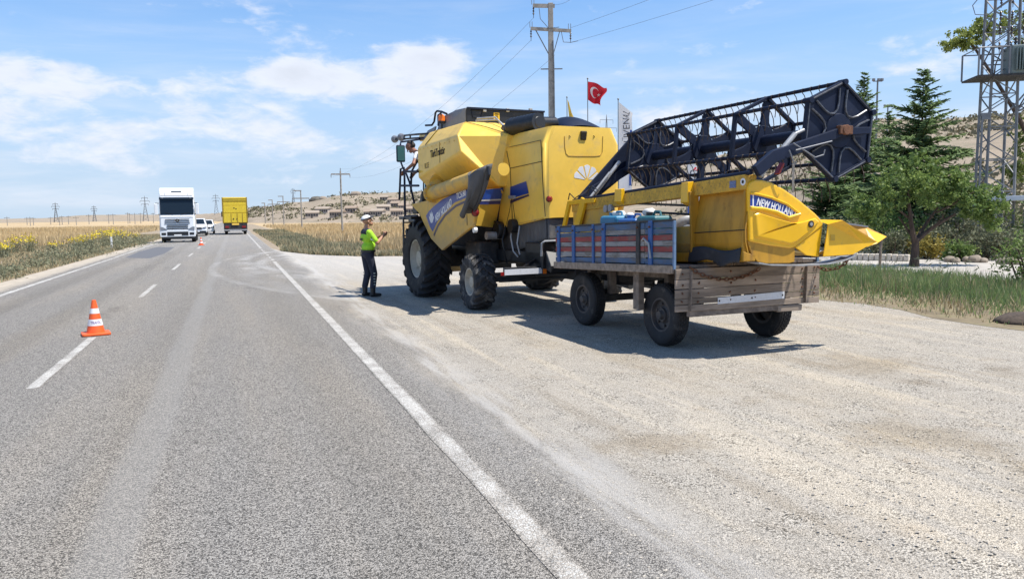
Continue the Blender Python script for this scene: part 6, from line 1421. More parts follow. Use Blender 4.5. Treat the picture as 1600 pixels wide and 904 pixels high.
m_willow = leafmat('willow_leaf', (.14, .19, .045), (.36, .40, .11), .5, .4, .6)
m_bush = leafmat('dusty_bush_leaf', (.07, .085, .045), (.24, .24, .14), .7, .2, .8)
m_bark = mat('bark', (.075, .05, .036), .9, var=.35, scale=12, bump=.8, bscale=25, stretch=(1, 1, .3))
m_bark_pale = mat('pale_bark', (.24, .18, .135), .9, var=.3, scale=12, bump=.6, bscale=25, stretch=(1, 1, .3))

# grass strip beside the lay-by
def in_strip(n):
    x = 10.5+rng.random(n)*6.2; y = -4+rng.random(n)*28; return x, y
x, y = in_strip(52000); edge = np.clip((x-10.5)/2.6, 0, 1)
nz = np.array([mnoise.noise(Vector((a*.9, b_*.9, 0))) for a, b_ in zip(x, y)])
keep = rng.random(len(x)) < (.25+.75*edge); x, y, edge, nz = x[keep], y[keep], edge[keep], nz[keep]
h = (.08+.20*edge+.09*nz)*(.6+.7*rng.random(len(x))); h = np.clip(h, .04, .6)
P = np.stack([x, y, np.full(len(x), -.004)], 1)
dry = rng.random(len(x)) < np.clip(.92-.85*edge+.5*nz, .10, .97)
V = blades(P, h, np.full(len(x), .022), .7)
tag(np_obj('strip_grass', V.reshape(-1, 3), 3, [m_grass, m_dry], None, dry.astype(int)), 'long green grass with straw coloured edge beside the gravel', 'grass', kind='stuff')
# seed heads standing above
n = 900; x, y = in_strip(n); x = 12+(x-10.5)/6.2*4.6; P = np.stack([x, y, np.full(n, 0.)], 1); h = .45+.3*rng.random(n)
V = blades(P, h, np.full(n, .010), .3); hd_ = leaf_quads(V[:, 2, :], np.full(n, .11), 1.5, .22)
V = np.concatenate([np.concatenate([V, V[:, 2:3]], 1), hd_]); tag(np_obj('seed_heads', V.reshape(-1, 3), 4, m_weed), 'thin seed heads standing above the long green grass', 'grass', kind='stuff')

# verges and wheat
def verge(name, label, n, fx, fy, hmax, mats, probs, wid=.03, lean=.6, z=-.025):
    x, y = fx(n), fy(n); nz = np.array([mnoise.noise(Vector((a*.35, b_*.22, 3))) for a, b_ in zip(x, y)]); h = hmax*(.35+.65*rng.random(n))*(.7+.9*np.clip(nz+.2, 0, 1))
    mi = np.where(rng.random(n) < np.clip(probs[0]+.9*nz, .05, .95), 0, 1)
    V = blades(np.stack([x, y, np.full(n, z)], 1), h, wid*(1+y/60), lean); return tag(np_obj(name, V.reshape(-1, 3), 3, mats, None, mi), label, 'weeds', kind='stuff')
yv = lambda n: 14+86*rng.random(n)**1.3
verge('verge_weeds', 'grey green and straw coloured weeds on the verge before the wheat field', 42000, lambda n: -6.35-rng.random(n)**1.2*6.5, yv, .22, [m_weed, m_dry], (.18,), .03)
def rx(n): return 2.4+rng.random(n)**1.1*5.5
yy = 40+75*rng.random(26000)**1.4
xx = np.where(yy < 47, 2.2+(47-yy)*.35, 2.2)+.25+rng.random(len(yy))*np.where(yy < 52, 5.0, 3.6)
nz = np.array([mnoise.noise(Vector((a*.35, b_*.22, 5))) for a, b_ in zip(xx, yy)]); h = .36*(.35+.65*rng.random(len(xx)))*(.7+.8*np.clip(nz+.3, 0, 1))
tag(np_obj('roadside_weeds', blades(np.stack([xx, yy, np.full(len(xx), -.025)], 1), h, .035*(1+yy/60), .6).reshape(-1, 3), 3, [m_weed, m_dry], None, (rng.random(len(xx)) > .55+.6*nz).astype(int)), 'grey green weeds along the road edge beyond the gravel', 'weeds', kind='stuff')
n = 15000; q = rng.random(n); ex = np.array([p[0] for p in edge_pts]); ey = np.array([p[1] for p in edge_pts]); xx = 2.3+rng.random(n)**1.3*26; yy = np.interp(xx, ex, ey)+.15+rng.random(n)**1.5*2.2
tag(np_obj('layby_edge_weeds', blades(np.stack([xx, yy, np.full(n, -.022)], 1), .12+.26*rng.random(n), np.full(n, .045), .7).reshape(-1, 3), 3, [m_weed, m_dry], None, (rng.random(n) > .45).astype(int)), 'low dry weeds where the gravel meets the wheat', 'weeds', kind='stuff')
n = 70000; yy = 34+150*rng.random(n)**1.7; xx = np.where(rng.random(n) < .62, 3+rng.random(n)*(10+yy*.75), 3+rng.random(n)*(10+yy*.75)); okk = (yy > np.interp(xx, ex, ey)+1.2) & (xx > np.where(yy < 52, 7.0-.0*yy, 6.0)); xx, yy = xx[okk], yy[okk]
tag(np_obj('wheat_beyond_layby', blades(np.stack([xx, yy, np.full(len(xx), -.03)], 1), .45+.25*rng.random(len(xx)), .03*(1+yy/45), .4).reshape(-1, 3), 3, m_wheat), 'golden ripe wheat beyond the gravel and the weeds', 'wheat', kind='stuff')
n = 80000; yy = 15+190*rng.random(n)**1.5; xx = -11.5-rng.random(n)*(12+yy*.55)
tag(np_obj('wheat_across_road', blades(np.stack([xx, yy, np.full(len(xx), -.03)], 1), .5+.25*rng.random(len(xx)), .03*(1+yy/45), .4).reshape(-1, 3), 3, m_wheat), 'golden ripe wheat field across the road behind the yellow flowers', 'wheat', kind='stuff')
# bushier weed clumps and yellow flowering plants on the far verge
def weed_clump(loc, w, h, flower, label, group, name='weed_clump'):
    t_ = thing(name, label, 'plant', loc, 0, group); n = int(260*w)+120
    c = rng.normal(size=(n, 3))*np.array([w*.42, w*.42, h*.26])+np.array([0, 0, h*.45]); c[:, 2] = np.clip(c[:, 2], .03, h)
    np_obj('foliage', leaf_quads(c, np.full(n, .10), .3, .4).reshape(-1, 3), 4, m_weed, t_)['kind'] = 'stuff'
    st = np.stack([rng.normal(size=30)*w*.2, rng.normal(size=30)*w*.2, np.zeros(30)], 1); np_obj('stem', blades(st, np.full(30, h*.95), np.full(30, .03), .5).reshape(-1, 3), 3, m_weed, t_)
    if flower:
        n = int(80*w)+30; c = rng.normal(size=(n, 3))*np.array([w*.42, w*.42, h*.13])+np.array([0, 0, h*.88]); np_obj('flower', leaf_quads(c, np.full(n, .085), 1.2, .8).reshape(-1, 3), 4, m_flower, t_)['kind'] = 'stuff'
for (px_, py_, w_, h_) in ((3, 404, .45, .7), (10, 400, .4, .65), (24, 395, .5, .85), (42, 394, .6, .9), (50, 393, .4, .8), (83, 392, .45, .5), (118, 388, .6, .65), (131, 387, .6, .75), (144, 386, .6, .8), (161, 385, .8, 1.0), (170, 384, .8, 1.05), (181, 383, .8, 1.0), (190, 382, .7, .95), (211, 379, .6, .7)):
    g = gnd(px_, py_); weed_clump((g.x, g.y, -.03), w_, h_, True, 'bushy wild plant covered in yellow flowers on the verge before the wheat', 'yellow flowering plants on the verge', 'flowering_plant')
for (px_, py_, w_, h_) in ((20, 425, .6, .3), (60, 418, .9, .5), (100, 407, 1.0, .55), (118, 402, .9, .6), (135, 399, 1.2, .8), (148, 397, 1.0, .7), (75, 402, .9, .5), (5, 435, .7, .5), (185, 390, 1.0, .7), (205, 386, 1.1, .7), (225, 382, 1.0, .7)):
    g = gnd(px_, py_); weed_clump((g.x, g.y, -.03), w_, h_, False, 'grey green leafy weed clump without flowers on the road verge', 'leafy weed clumps on the verge')
# pebbles lying on the gravel
n = 11000; yy = 2.4+13*rng.random(n)**1.4; xx = 1.7+rng.random(n)*(1.5+yy*.75); s_ = .003+.0075*rng.random(n)**2.6
oc = np.array([(1, 0, 0), (0, 1, 0), (-1, 0, 0), (0, -1, 0), (0, 0, .7), (0, 0, -.7)]); fc = [(0, 1, 4), (1, 2, 4), (2, 3, 4), (3, 0, 4), (1, 0, 5), (2, 1, 5), (3, 2, 5), (0, 3, 5)]
a = rng.random(n)*6.28; ca, sa = np.cos(a), np.sin(a); q = oc[None]*(1+.5*(rng.random((n, 6, 1))-.5)); qx = q[:, :, 0]*ca[:, None]-q[:, :, 1]*sa[:, None]; qy = q[:, :, 0]*sa[:, None]+q[:, :, 1]*ca[:, None]
pv = np.stack([qx*s_[:, None]*1.3+xx[:, None], qy*s_[:, None]+yy[:, None], q[:, :, 2]*s_[:, None]*.8+.002], 2)
V = np.concatenate([pv[:, list(f)] for f in fc]); tag(np_obj('pebbles', V.reshape(-1, 3), 3, leafmat('pebble_stone', (.30, .265, .22), (.62, .56, .47), .9, 0)), 'loose grey pebbles lying on the gravel', 'pebbles', kind='stuff')

# ------------------------------------------------------------------ trees
def branch_tube(mb, p0, p1, r0, r1, bend=.1, n=5):
    p0, p1 = Vector(p0), Vector(p1); d = p1-p0; s = Vector((random.uniform(-1, 1), random.uniform(-1, 1), random.uniform(-.5, .8)))*d.length*bend
    pts = [p0+d*(i/n)+s*math.sin(math.pi*i/n) for i in range(n+1)]; mb.tube(pts, [r0+(r1-r0)*i/n for i in range(n+1)], 7); return pts
def broadleaf(name, label, loc, limbs, crown, nleaf, size, lm, bm_, trunk, group=None):
    """crown: ellipsoids (x, y, z, rx, ry, rz, weight); limbs: list of (p0, p1, r0, r1)"""
    t_ = thing(name, label, 'tree', loc, 0, group); mb = MB(); mb.tube([(0, 0, -.05)]+trunk[0], trunk[1], 10); mb.build('trunk', bm_, t_, smooth=True)
    tips = []
    for (p0, p1, r0, r1) in limbs:
        mb = MB(); pts = branch_tube(mb, p0, p1, r0, r1); 
        for k in range(3):
            b0 = pts[2+k]; b1 = b0+Vector((random.uniform(-.6, .6), random.uniform(-.6, .6), random.uniform(.1, .6)))*(Vector(p1)-Vector(p0)).length*.5; branch_tube(mb, b0, b1, r1*.7, r1*.25, .15, 4)
        mb.build('limb', bm_, t_, smooth=True)
    wsum = sum(c[6] for c in crown); C = []
    for (x0, y0, z0, rx_, ry_, rz_, w_) in crown:
        n = int(nleaf*w_/wsum); k = max(6, n//42); dirs = rng.normal(size=(k, 3)); dirs /= np.linalg.norm(dirs, axis=1)[:, None]
        cen = dirs*(rng.random(k)[:, None]**.45)*np.array([rx_, ry_, rz_])+np.array([x0, y0, z0])
        sel = cen[rng.integers(0, k, n)]; C.append(sel+rng.normal(size=(n, 3))*np.array([.13, .13, .10])*(.35+min(rx_, rz_)*.40))
    C = np.concatenate(C); np_obj('crown', leaf_quads(C, np.full(len(C), size), .4, .55).reshape(-1, 3), 4, lm, t_)['kind'] = 'stuff'
    return t_
def conifer(label, loc, H, Rb, z0=.3, group=None, dens=1.0):
    t_ = thing('conifer_tree', label, 'tree', loc, random.uniform(0, 6), group); mb = MB(); mb.tube([(0, 0, -.05), (.02, 0, H*.5), (0, .02, H*.98)], [H*.018, H*.010, .008], 8); mb.build('trunk', m_bark, t_, smooth=True)
    mbb = MB(); Q = []; z = z0
    while z < H-.08:
        f = (z-z0)/(H-z0); L_ = Rb*(1-f)**.95*(.75+.35*math.sin(z*7.3)**2)+.10; nb = max(4, int(8*(1-f*.5)*dens))
        for k in range(nb):
            a = 2*math.pi*(k+random.random()*.7)/nb; l = L_*random.choice((.45, .7, .85, 1.0, 1.15))*random.uniform(.85, 1.1); tilt = .45*f-.02+random.uniform(-.22, .22); zj = random.uniform(-.16, .16)*(1-.6*f)
            pts = [Vector((math.cos(a)*l*q, math.sin(a)*l*q, z+zj+l*tilt*q-.22*l*q*q+.20*l*q**3)) for q in (0, .35, .7, 1)]
            if l > .4: mbb.tube(pts, [.022*(1-f)+.006, .012, .008, .004], 4, cap=False)
            nseg = max(6, int(l/.05)); qs = (np.arange(nseg)+rng.random(nseg))/nseg
            for q in qs:
                p = pts[0].lerp(pts[3], q)+Vector((0, 0, -.10*l*q*(1-q)+.05*l*math.sin(q*3.14)))
                for sd_ in (-1, 1, 0):
                    ll = (.14+.28*l*(1-.75*q))*random.uniform(.5, 1.1); da = a+sd_*random.uniform(.6, 1.1); d = Vector((math.cos(da), math.sin(da), random.uniform(-.45, .45) if sd_ else .25)); d.normalize()
                    w_ = Vector((-math.sin(da), math.cos(da), random.uniform(-.9, .9)))*.065; e = p+d*min(ll, .45)
                    Q.append((p-w_*.6, p+w_*.6, e+w_*.25, e-w_*.25))
        z += .15+.07*(1-f)
    if mbb.v: mbb.build('limb', m_bark, t_)
    np_obj('crown', np.array([[tuple(v_) for v_ in q] for q in Q]).reshape(-1, 3), 4, m_needle, t_)['kind'] = 'stuff'; return t_
A = at_dist(1436, 37); conifer('tall dark conifer tree behind the small leafy fruit tree', (A.x, A.y, -.03), z_at(1436, 107, 37), 3.7, .4)
A = at_dist(1345, 46); conifer('slender conifer tree rising directly behind the black reel', (A.x, A.y, -.03), z_at(1345, 111, 46), 2.6, .4)
A = at_dist(1295, 40); conifer('low spreading conifer tree behind the header divider', (A.x, A.y, -.03), z_at(1295, 232, 40), 3.0, .3)
A = at_dist(1385, 52); conifer('small conifer top seen between the slender and the tall conifer', (A.x, A.y, -.03), z_at(1385, 172, 52), 2.2, .3)
# fruit tree on the grass strip
g = gnd(1428, 416)
S = .0225
broadleaf('fruit_tree', 'small leafy fruit tree with forked trunk standing in the long grass', (g.x, g.y, -.01),
    [((0.0, 0, .72), (-.25, .1, 2.4), .085, .03), ((.05, 0, .75), (.75, -.1, 1.75), .07, .03), ((.1, 0, .80), (1.15, -.35, 1.55), .08, .035), ((-.02, 0, .8), (-.35, .3, 1.5), .05, .02), ((-.1, .05, 1.4), (-.9, .2, 2.1), .04, .02), ((.7, -.1, 1.6), (1.7, -.5, 2.2), .035, .015)],
    [(-.3, .1, 2.55, 1.1, .9, .7, 3), (.75, -.15, 2.25, 1.2, 1.0, .65, 4), (1.75, -.55, 1.95, .95, .8, .55, 3), (-1.25, .3, 2.0, .85, .8, .55, 2), (.3, .0, 3.05, .7, .6, .4, 1.2), (2.2, -.8, 1.45, .6, .5, .45, 1.3), (1.3, -.3, 2.75, .6, .6, .35, 1), (-1.6, .4, 1.5, .45, .5, .35, .7)], 10500, .11, m_leaf, m_bark, ([(.02, 0, .35), (.03, 0, .85)], [.16, .12, .10]))
# willow-like tree behind the transformer tower
A = at_dist(1648, 40); rx_ = Vector((_r0[0], _r0[1], 0))
def rr3(a, z_, dpt=0): return (rx_.x*a, rx_.y*a+dpt, z_)
HB_ = z_at(1600, 60, 40)
broadleaf('willow_tree', 'tall pale green tree with loose twigs behind the transformer tower', (A.x, A.y, -.03),
    [(rr3(0, 2), rr3(-3.9, z_at(1512, 74, 40)-.1), .14, .045), (rr3(0, 3), rr3(-1.2, HB_+1), .12, .04), (rr3(0, 3), rr3(2, HB_), .12, .04), (rr3(0, 2.2), rr3(-1.5, 4.2), .08, .03)],
    [(*rr3(-4.2, z_at(1505, 78, 40)), .9, .9, .45, 2.4), (*rr3(-3.2, z_at(1525, 55, 40)), .8, .8, .5, 2), (*rr3(-1.3, HB_+.6), 1.3, 1.3, 1.0, 3), (*rr3(.5, HB_+2), 2.2, 2, 1.6, 4), (*rr3(-1.35, 4.6), .6, .8, 1.3, 1.6), (*rr3(1, 6), 2, 2, 2.2, 3), (*rr3(-1.9, 3.2), .7, .6, .5, 1)], 15000, .12, m_willow, m_bark, ([(0, 0, 2.2), rr3(.1, 4.5)], [.32, .24, .14]))
# bush crossing the frame edge and shrubs behind the lot
def shrub(label, px_, D, w_, h_, lm, n=1600, sz=.09, py=None, name='shrub', group='shrubs behind the lot'):
    A = at_dist(px_, D); t_ = thing(name, label, 'shrub', (A.x, A.y, -.03), 0, group); n = int(n)
    k = max(8, n//35); dr = rng.normal(size=(k, 3)); dr /= np.linalg.norm(dr, axis=1)[:, None]; cen = dr*(rng.random(k)[:, None]**.5)*np.array([w_*.5, w_*.5, h_*.5])+np.array([0, 0, h_*.5])
    C = cen[rng.integers(0, k, n)]+rng.normal(size=(n, 3))*.10*(.5+.5*h_); C[:, 2] = np.clip(C[:, 2], .02, None)
    np_obj('foliage', leaf_quads(C, np.full(n, sz), .3, .5).reshape(-1, 3), 4, lm, t_)['kind'] = 'stuff'; mb = MB()
    for i in range(5): branch_tube(mb, (random.uniform(-.05, .05), random.uniform(-.05, .05), 0), (random.uniform(-.4, .4)*w_, random.uniform(-.4, .4)*w_, h_*.7), .03, .01)
    mb.build('stems', m_bark, t_); return t_
m_yb = leafmat('yellow_bloom_leaf', (.16, .15, .04), (.42, .31, .06), .7, .2, .8)
shr = [(1335, 31, 2.2, 1.6, m_bush), (1370, 33, 2.2, 2.0, m_leaf), (1395, 30.5, 1.6, 1.1, m_bush), (1420, 33, 2.0, 1.7, m_leaf), (1450, 30, 1.3, .9, m_yb), (1462, 31, 1.4, 1.2, m_bush), (1480, 33, 2.2, 1.9, m_bush), (1503, 29, .9, .65, m_leaf), (1520, 32, 1.6, 1.3, m_bush), (1545, 31, 1.8, 1.2, m_bush), (1565, 30, 1.7, 1.0, m_bush), (1590, 31, 1.8, 1.1, m_bush), (1500, 36, 2.6, 2.3, m_leaf), (1540, 37, 2.6, 2.2, m_leaf), (1575, 36, 2.6, 2.4, m_bush), (1610, 34, 2.4, 1.6, m_leaf), (1300, 33, 2.4, 1.4, m_bush), (1260, 36, 2.4, 1.5, m_bush)]
for i, (px_, D, w_, h_, lm) in enumerate(shr):
    kind = {m_bush: 'dusty grey green shrub behind the pale lot', m_leaf: 'dark green rounded shrub behind the pale lot', m_yb: 'golden yellow shrub behind the pale lot'}[lm]
    kind = ('low ' if h_ < 1.15 else 'knee high ' if h_ < 1.45 else 'tall ' if h_ < 2.05 else 'very tall ')+kind
    shrub(kind, px_, D, w_, h_, lm, 1500, .10)
A = at_dist(1607, 19); shrub('dark leafy twigs of a bush at the end of the grass strip', 1607, 19.5, 1.0, 1.25, m_leaf, 900, .08, name='bush', group=None)
# scrub on the hillside
n = 0; pts = []
for _ in range(9000):
    az = YAW+R(random.uniform(-22, 42)); q = random.random()
    px_ = 800+F_PX*math.tan(az-YAW) if abs(az-YAW) < 1.3 else 800; h_, r0_, r1_ = lerp_tab(HT, px_)
    if px_ < 380: continue
    r_ = r0_+(r1_*1.0-r0_)*q; x_, y_ = r_*math.sin(az), r_*math.cos(az)
    if mnoise.noise(Vector((x_/30, y_/30, 1))) < random.uniform(-.25, .5): continue
    pts.append((x_, y_, hill_z(x_, y_), r_))
C = []; SZ = []
for (x_, y_, z_, r_) in pts:
    s_ = random.uniform(.25, .7)*(1+r_/250); k = 9; c = rng.normal(size=(k, 3))*np.array([s_*.6, s_*.6, s_*.25])+np.array([x_, y_, z_+s_*.25]); C.append(c); SZ.append(np.full(k, s_*.75))
tag(np_obj('hillside_scrub', leaf_quads(np.concatenate(C), np.concatenate(SZ), .6, .7).reshape(-1, 3), 4, leafmat('hill_scrub', (.13, .12, .07), (.26, .235, .15), .9, .1, .05)), 'low dry scrub scattered over the bare hillside', 'scrub', kind='stuff')

# ------------------------------------------------------------------ boulders, kerb, shed, mound behind the lot
m_rock = mat('pale_boulder', (.28, .23, .18), .95, var=.2, scale=3, dirt=(.2, .17, .13), amt=.35, bump=.8, bscale=6)
def boulder(label, px_, D, r, group, m_=m_rock, z=None):
    A = at_dist(px_, D); mb = MB(); mb.ball((0, 0, 0), (r, r*.8, r*.62), 14, 10); mb.v = [tuple(Vector(p)*(1+.28*mnoise.noise(Vector(p)/r*1.3+Vector((px_, 0, 0))))) for p in mb.v]; o = mb.build('boulder', m_, smooth=True, ang=25); o.location = (A.x, A.y, (z if z is not None else 0)+r*.35); return tag(o, label, 'boulder', group)
for px_, D, r in ((1487, 28.4, .2), (1497, 28.2, .16), (1515, 28.6, .18), (1527, 28.4, .23), (1540, 28.4, .16), (1570, 28.0, .2), (1582, 27.8, .22), (1594, 27.6, .18)): boulder('pale boulder at the edge of the lot in front of the shrubs', px_, D, r, 'boulders along the lot')
p0, p1 = at_dist(1300, 29), at_dist(1424, 28.5); n = 14; kt = thing('kerb_wall', 'low pale kerb of whitewashed blocks behind the fruit tree trunk', 'kerb', (p0.x, p0.y, 0)); d = (p1-p0)
for i in range(n): mb = MB(); a = d*(i/n+.004); b_ = d*((i+1)/n-.004); mb.bar((a.x, a.y, .11), (b_.x, b_.y, .11), .25, .22+random.uniform(-.02, .02)); mb.build('block', mat('whitewashed_block', (.58, .52, .44), .9, var=.15) if i == 0 else bpy.data.materials['whitewashed_block'], kt, bevel=.02)
A = at_dist(1612, 33); t_ = thing('shed', 'small open shed with a white roof behind the lot', 'shed', (A.x, A.y, 0), YAW*-1)
mb = MB(); mb.box(-.9, 1.6, -1, 1, 1.95, 2.12); mb.build('roof', m_white, t_, bevel=.02)
for xx_ in (-.75, .4, 1.4):
    for yy_ in (-.9, .9): mb = MB(); mb.box(xx_-.05, xx_+.05, yy_-.05, yy_+.05, 0, 1.95); mb.build('post', m_steel, t_)
for z_ in (.3, .7, 1.1, 1.5): mb = MB(); mb.bar((-.75, -.93, z_), (1.4, -.93, z_), .03, .04); mb.build('rail', m_wood, t_)
for i, px_ in enumerate((1497, 1506, 1519, 1532)):
    A = at_dist(px_, 32.6); mb = MB(); mb.tube([(0, 0, 0), (.03, 0, 1.2+.15*i % .3)], .035, 6); o = mb.build('fence_post', m_bark_pale); o.location = (A.x, A.y, -.02); tag(o, 'thin grey wooden fence post among the shrubs behind the boulders', 'post', 'fence posts among the shrubs')
g = gnd(1366, 416); mb = MB(); mb.tube([(0, 0, -.02), (.02, 0, .95)], .04, 8); o = mb.build('stake', m_bark_pale, smooth=True); o.location = (g.x-.6, g.y-.8, 0); tag(o, 'short wooden stake in the grass under the divider point', 'stake')
g = gnd(1592, 503); mb = MB(); mb.ball((0, 0, 0), (.62, .4, .13), 18, 8); mb.v = [(p[0], p[1], max(-.02, p[2]*(1+.4*mnoise.noise(Vector(p)*5)))) for p in mb.v]; o = mb.build('dark_mound', mat('mound_dark_brown', (.07, .05, .035), .95, var=.4, scale=20, bump=.8, bscale=30), smooth=True, ang=None); o.location = (g.x+.25, g.y, 0); tag(o, 'small dark brown mound where the grass strip meets the gravel', 'soil mound')  # low lump coloured dark brown

# ------------------------------------------------------------------ poles, pylons, wires
m_conc = mat('weathered_pole', (.30, .28, .25), .85, var=.2, scale=6, bump=.3); m_galv = mat('galvanised_steel', (.19, .195, .20), .5, metal=.5, var=.15); m_wire = mat('wire', (.10, .10, .11), .5)
m_insul = mat('insulator', (.05, .035, .03), .3)
def insulator(parent, p, h=.45):
    mb = MB(); mb.lathe([(.012, 0), (.05, -.06*h/.45), (.015, -.09*h/.45), (.05, -.16*h/.45), (.015, -.2*h/.45), (.05, -.27*h/.45), (.015, -.31*h/.45), (.012, -h)], p, 'z', 8); mb.build('insulator', m_insul, parent, smooth=True)
PD = 38.0; A = at_dist(863, PD); ptop = z_at(858, 4, PD); pole = thing('power_pole', 'tall pale power pole with two crossarms rising behind the harvester', 'power pole', (A.x, A.y, -.03), -YAW)
mb = MB(); mb.prism([(-.17, -.12), (.17, -.12), (.17, .12), (-.17, .12)], 'z', 0, ptop); mb.v = [(v_[0]*(1-.3*v_[2]/ptop), v_[1]*(1-.3*v_[2]/ptop), v_[2]) for v_ in mb.v]; mb.build('pole', m_conc, pole, bevel=.02)
mb = MB(); mb.tube([(.16, -.15, 0), (.13, -.13, ptop*.75), (.1, -.11, ptop*.85)], .03, 6); mb.build('cable_duct', m_galv, pole)
z1 = z_at(850, 8, PD); z2 = z_at(860, 46, PD); z3 = z_at(860, 107, PD); sc = PD/F_PX
mb = MB(); mb.bar((-.85, 0, z1), (.2, 0, z1-.03), .13, .16); mb.build('crossarm', m_conc, pole)
mb = MB(); mb.bar((-.97, 0, z2+.08), (.98, 0, z2-.06), .12, .14); mb.build('crossarm', m_conc, pole)
mb = MB(); mb.bar((-.5, 0, z3), (.55, 0, z3), .05, .05); mb.build('crossarm', m_galv, pole)
mb = MB(); mb.tube([(-.72, 0, z2), (-.1, 0, z2-1.15)], .025, 6); mb.build('brace', m_galv, pole); mb = MB(); mb.tube([(.45, 0, z2), (.1, 0, z2-1.2)], .02, 6); mb.build('brace', m_galv, pole)
for xx_, zz_ in ((-.82, z1-.08), (-.95, z2), (.95, z2-.12)): insulator(pole, (xx_, 0, zz_), .5)
for xx_, zz_ in ((-.85, z1+.05), (-.95, z2+.12), (.9, z2)):
    for e in (-.05, .06): mb = MB(); mb.tube([(xx_+e, 0, zz_), (xx_+e, 0, zz_+.28)], .014, 5); mb.build('arcing_horn', m_galv, pole)
for pts in ([(-.55, -.05, z2+1.0), (-.5, -.1, z2+.5), (-.1, -.1, z2+.05), (.4, -.1, z2+.1)], [(.5, -.08, z2-.1), (.6, -.1, z2-.6), (.95, -.1, z2-.62), (1.3, -.1, z2-.55)]):
    mb = MB(); mb.tube(pts, .016, 5); mb.build('jumper_cable', m_wire, pole, smooth=True)
def ppos(o_, x_, z_): c_, s_ = math.cos(-YAW), math.sin(-YAW); return Vector((o_[0]+c_*x_, o_[1]+s_*x_, z_))
# line of smaller poles beside the road
def t_pole(label, px_, D, ytop, style, group=None):
    A = at_dist(px_, D); H = z_at(px_, ytop, D); zb = max(-.03, hill_z(A.x, A.y)-.1) if D > 200 else -.03
    t_ = thing('power_pole', label, 'power pole', (A.x, A.y, zb), -YAW*.5, group); Hh = H-zb; r = max(.10, D*.00065) if style != 'S' else D*.00038
    mb = MB(); mb.tube([(0, 0, 0), (0, 0, Hh)], r*1.15, 8, r1=r*.8); mb.build('pole', m_conc, t_, smooth=True)
    w_ = {'T': 1.0, 'L': .75, 'S': 1.1}[style]
    if style == 'L':
        mb = MB(); mb.bar((-1.0, 0, Hh-.08), (.1, 0, Hh-.08), r*1.5, r*1.5); mb.build('crossarm', m_conc, t_); mb = MB(); mb.bar((-1.2, 0, Hh-1.2), (1.2, 0, Hh-1.2), r*1.5, r*1.5); mb.build('crossarm', m_conc, t_)
        for xx_ in (-1.15, 1.15): insulator(t_, (xx_, 0, Hh-1.25), .6)
    else:
        mb = MB(); mb.bar((-w_, 0, Hh-.35), (w_, 0, Hh-.35), r*1.4, r*1.4); mb.build('crossarm', m_conc, t_)
        for xx_ in (-w_, w_): insulator(t_, (xx_, 0, Hh-.36), .4)
        mb = MB(); mb.tube([(0, 0, Hh), (0, 0, Hh+.3)], r*.4, 6); mb.build('top_pin', m_galv, t_)
    return A, H
A1, H1_ = t_pole('plain power pole with a single crossarm standing in the wheat beyond the officer', 534, 86, 267, 'T')
t_pole('power pole with offset top arm, first of the row along the hill foot', 471, 118, 297, 'L'); t_pole('power pole with offset top arm, second of the row along the hill foot', 443, 165, 306, 'L'); t_pole('power pole with offset top arm, third of the row along the hill foot', 426, 215, 312, 'L'); t_pole('power pole with offset top arm, last of the row along the hill foot', 414, 280, 317, 'L')
for i, (px_, yt) in enumerate(((10, 339), (41, 340), (46, 339.5), (51, 340), (78, 339.5), (92, 339.5), (96, 337.5), (106, 337.5), (118, 338.5), (138, 335.5), (169, 335), (176, 334.5), (199, 332.5), (202, 334), (210, 333.5), (219, 333), (239, 333))):
    t_pole('tiny distant pole on the skyline of the wheat field across the road', px_, 420+60*math.sin(i*2.1), yt, 'S', 'distant poles on the field skyline')
# wires between poles (one object per span line)
def wire(label, a, b_, sag, r=.006):
    a, b_ = Vector(a), Vector(b_); n = 24; mb = MB(); pts = [a.lerp(b_, i/n)-Vector((0, 0, 4*sag*(i/n)*(1-i/n))) for i in range(n+1)]; mb.tube(pts, r, 4); return tag(mb.build('power_line', m_wire, smooth=True), label, 'cable', 'power lines at the tall pole')
po = pole.location; B1 = Vector((A1.x, A1.y, 0))
lbl = 'thin power line slung from the tall pole towards the poles in the wheat'
wire(lbl, ppos(po, -.82, z1-.6), B1+Vector((-1, 0, H1_-.7)), 1.3); wire(lbl, ppos(po, -.95, z2-.5), B1+Vector((0, 0, H1_+.2)), 1.6); wire(lbl, ppos(po, .2, z2-1.2), B1+Vector((1, 0, H1_-.7)), 1.6)
lbl = 'thin power line rising from the tall pole over the lay-by'
for (xa, za, px_) in ((.95, z2+.05, 1040), (1.3, z2-.55, 1140), (.1, z1, 902)):
    p0 = Vector(ppos(po, xa, za)); zt_ = za-.5; D = 1.0
    while z_at(px_, 0, D) < zt_: D += .05
    q_ = at_dist(px_, D); p1 = Vector((q_.x, q_.y, zt_)); d_ = p1-p0; k_ = (38.0/d_.length) if px_ > 950 else 2.0; d_ = Vector((d_.x, d_.y, 0)); wire(lbl, p0, p0+d_*k_+Vector((0, 0, .4)), .5)
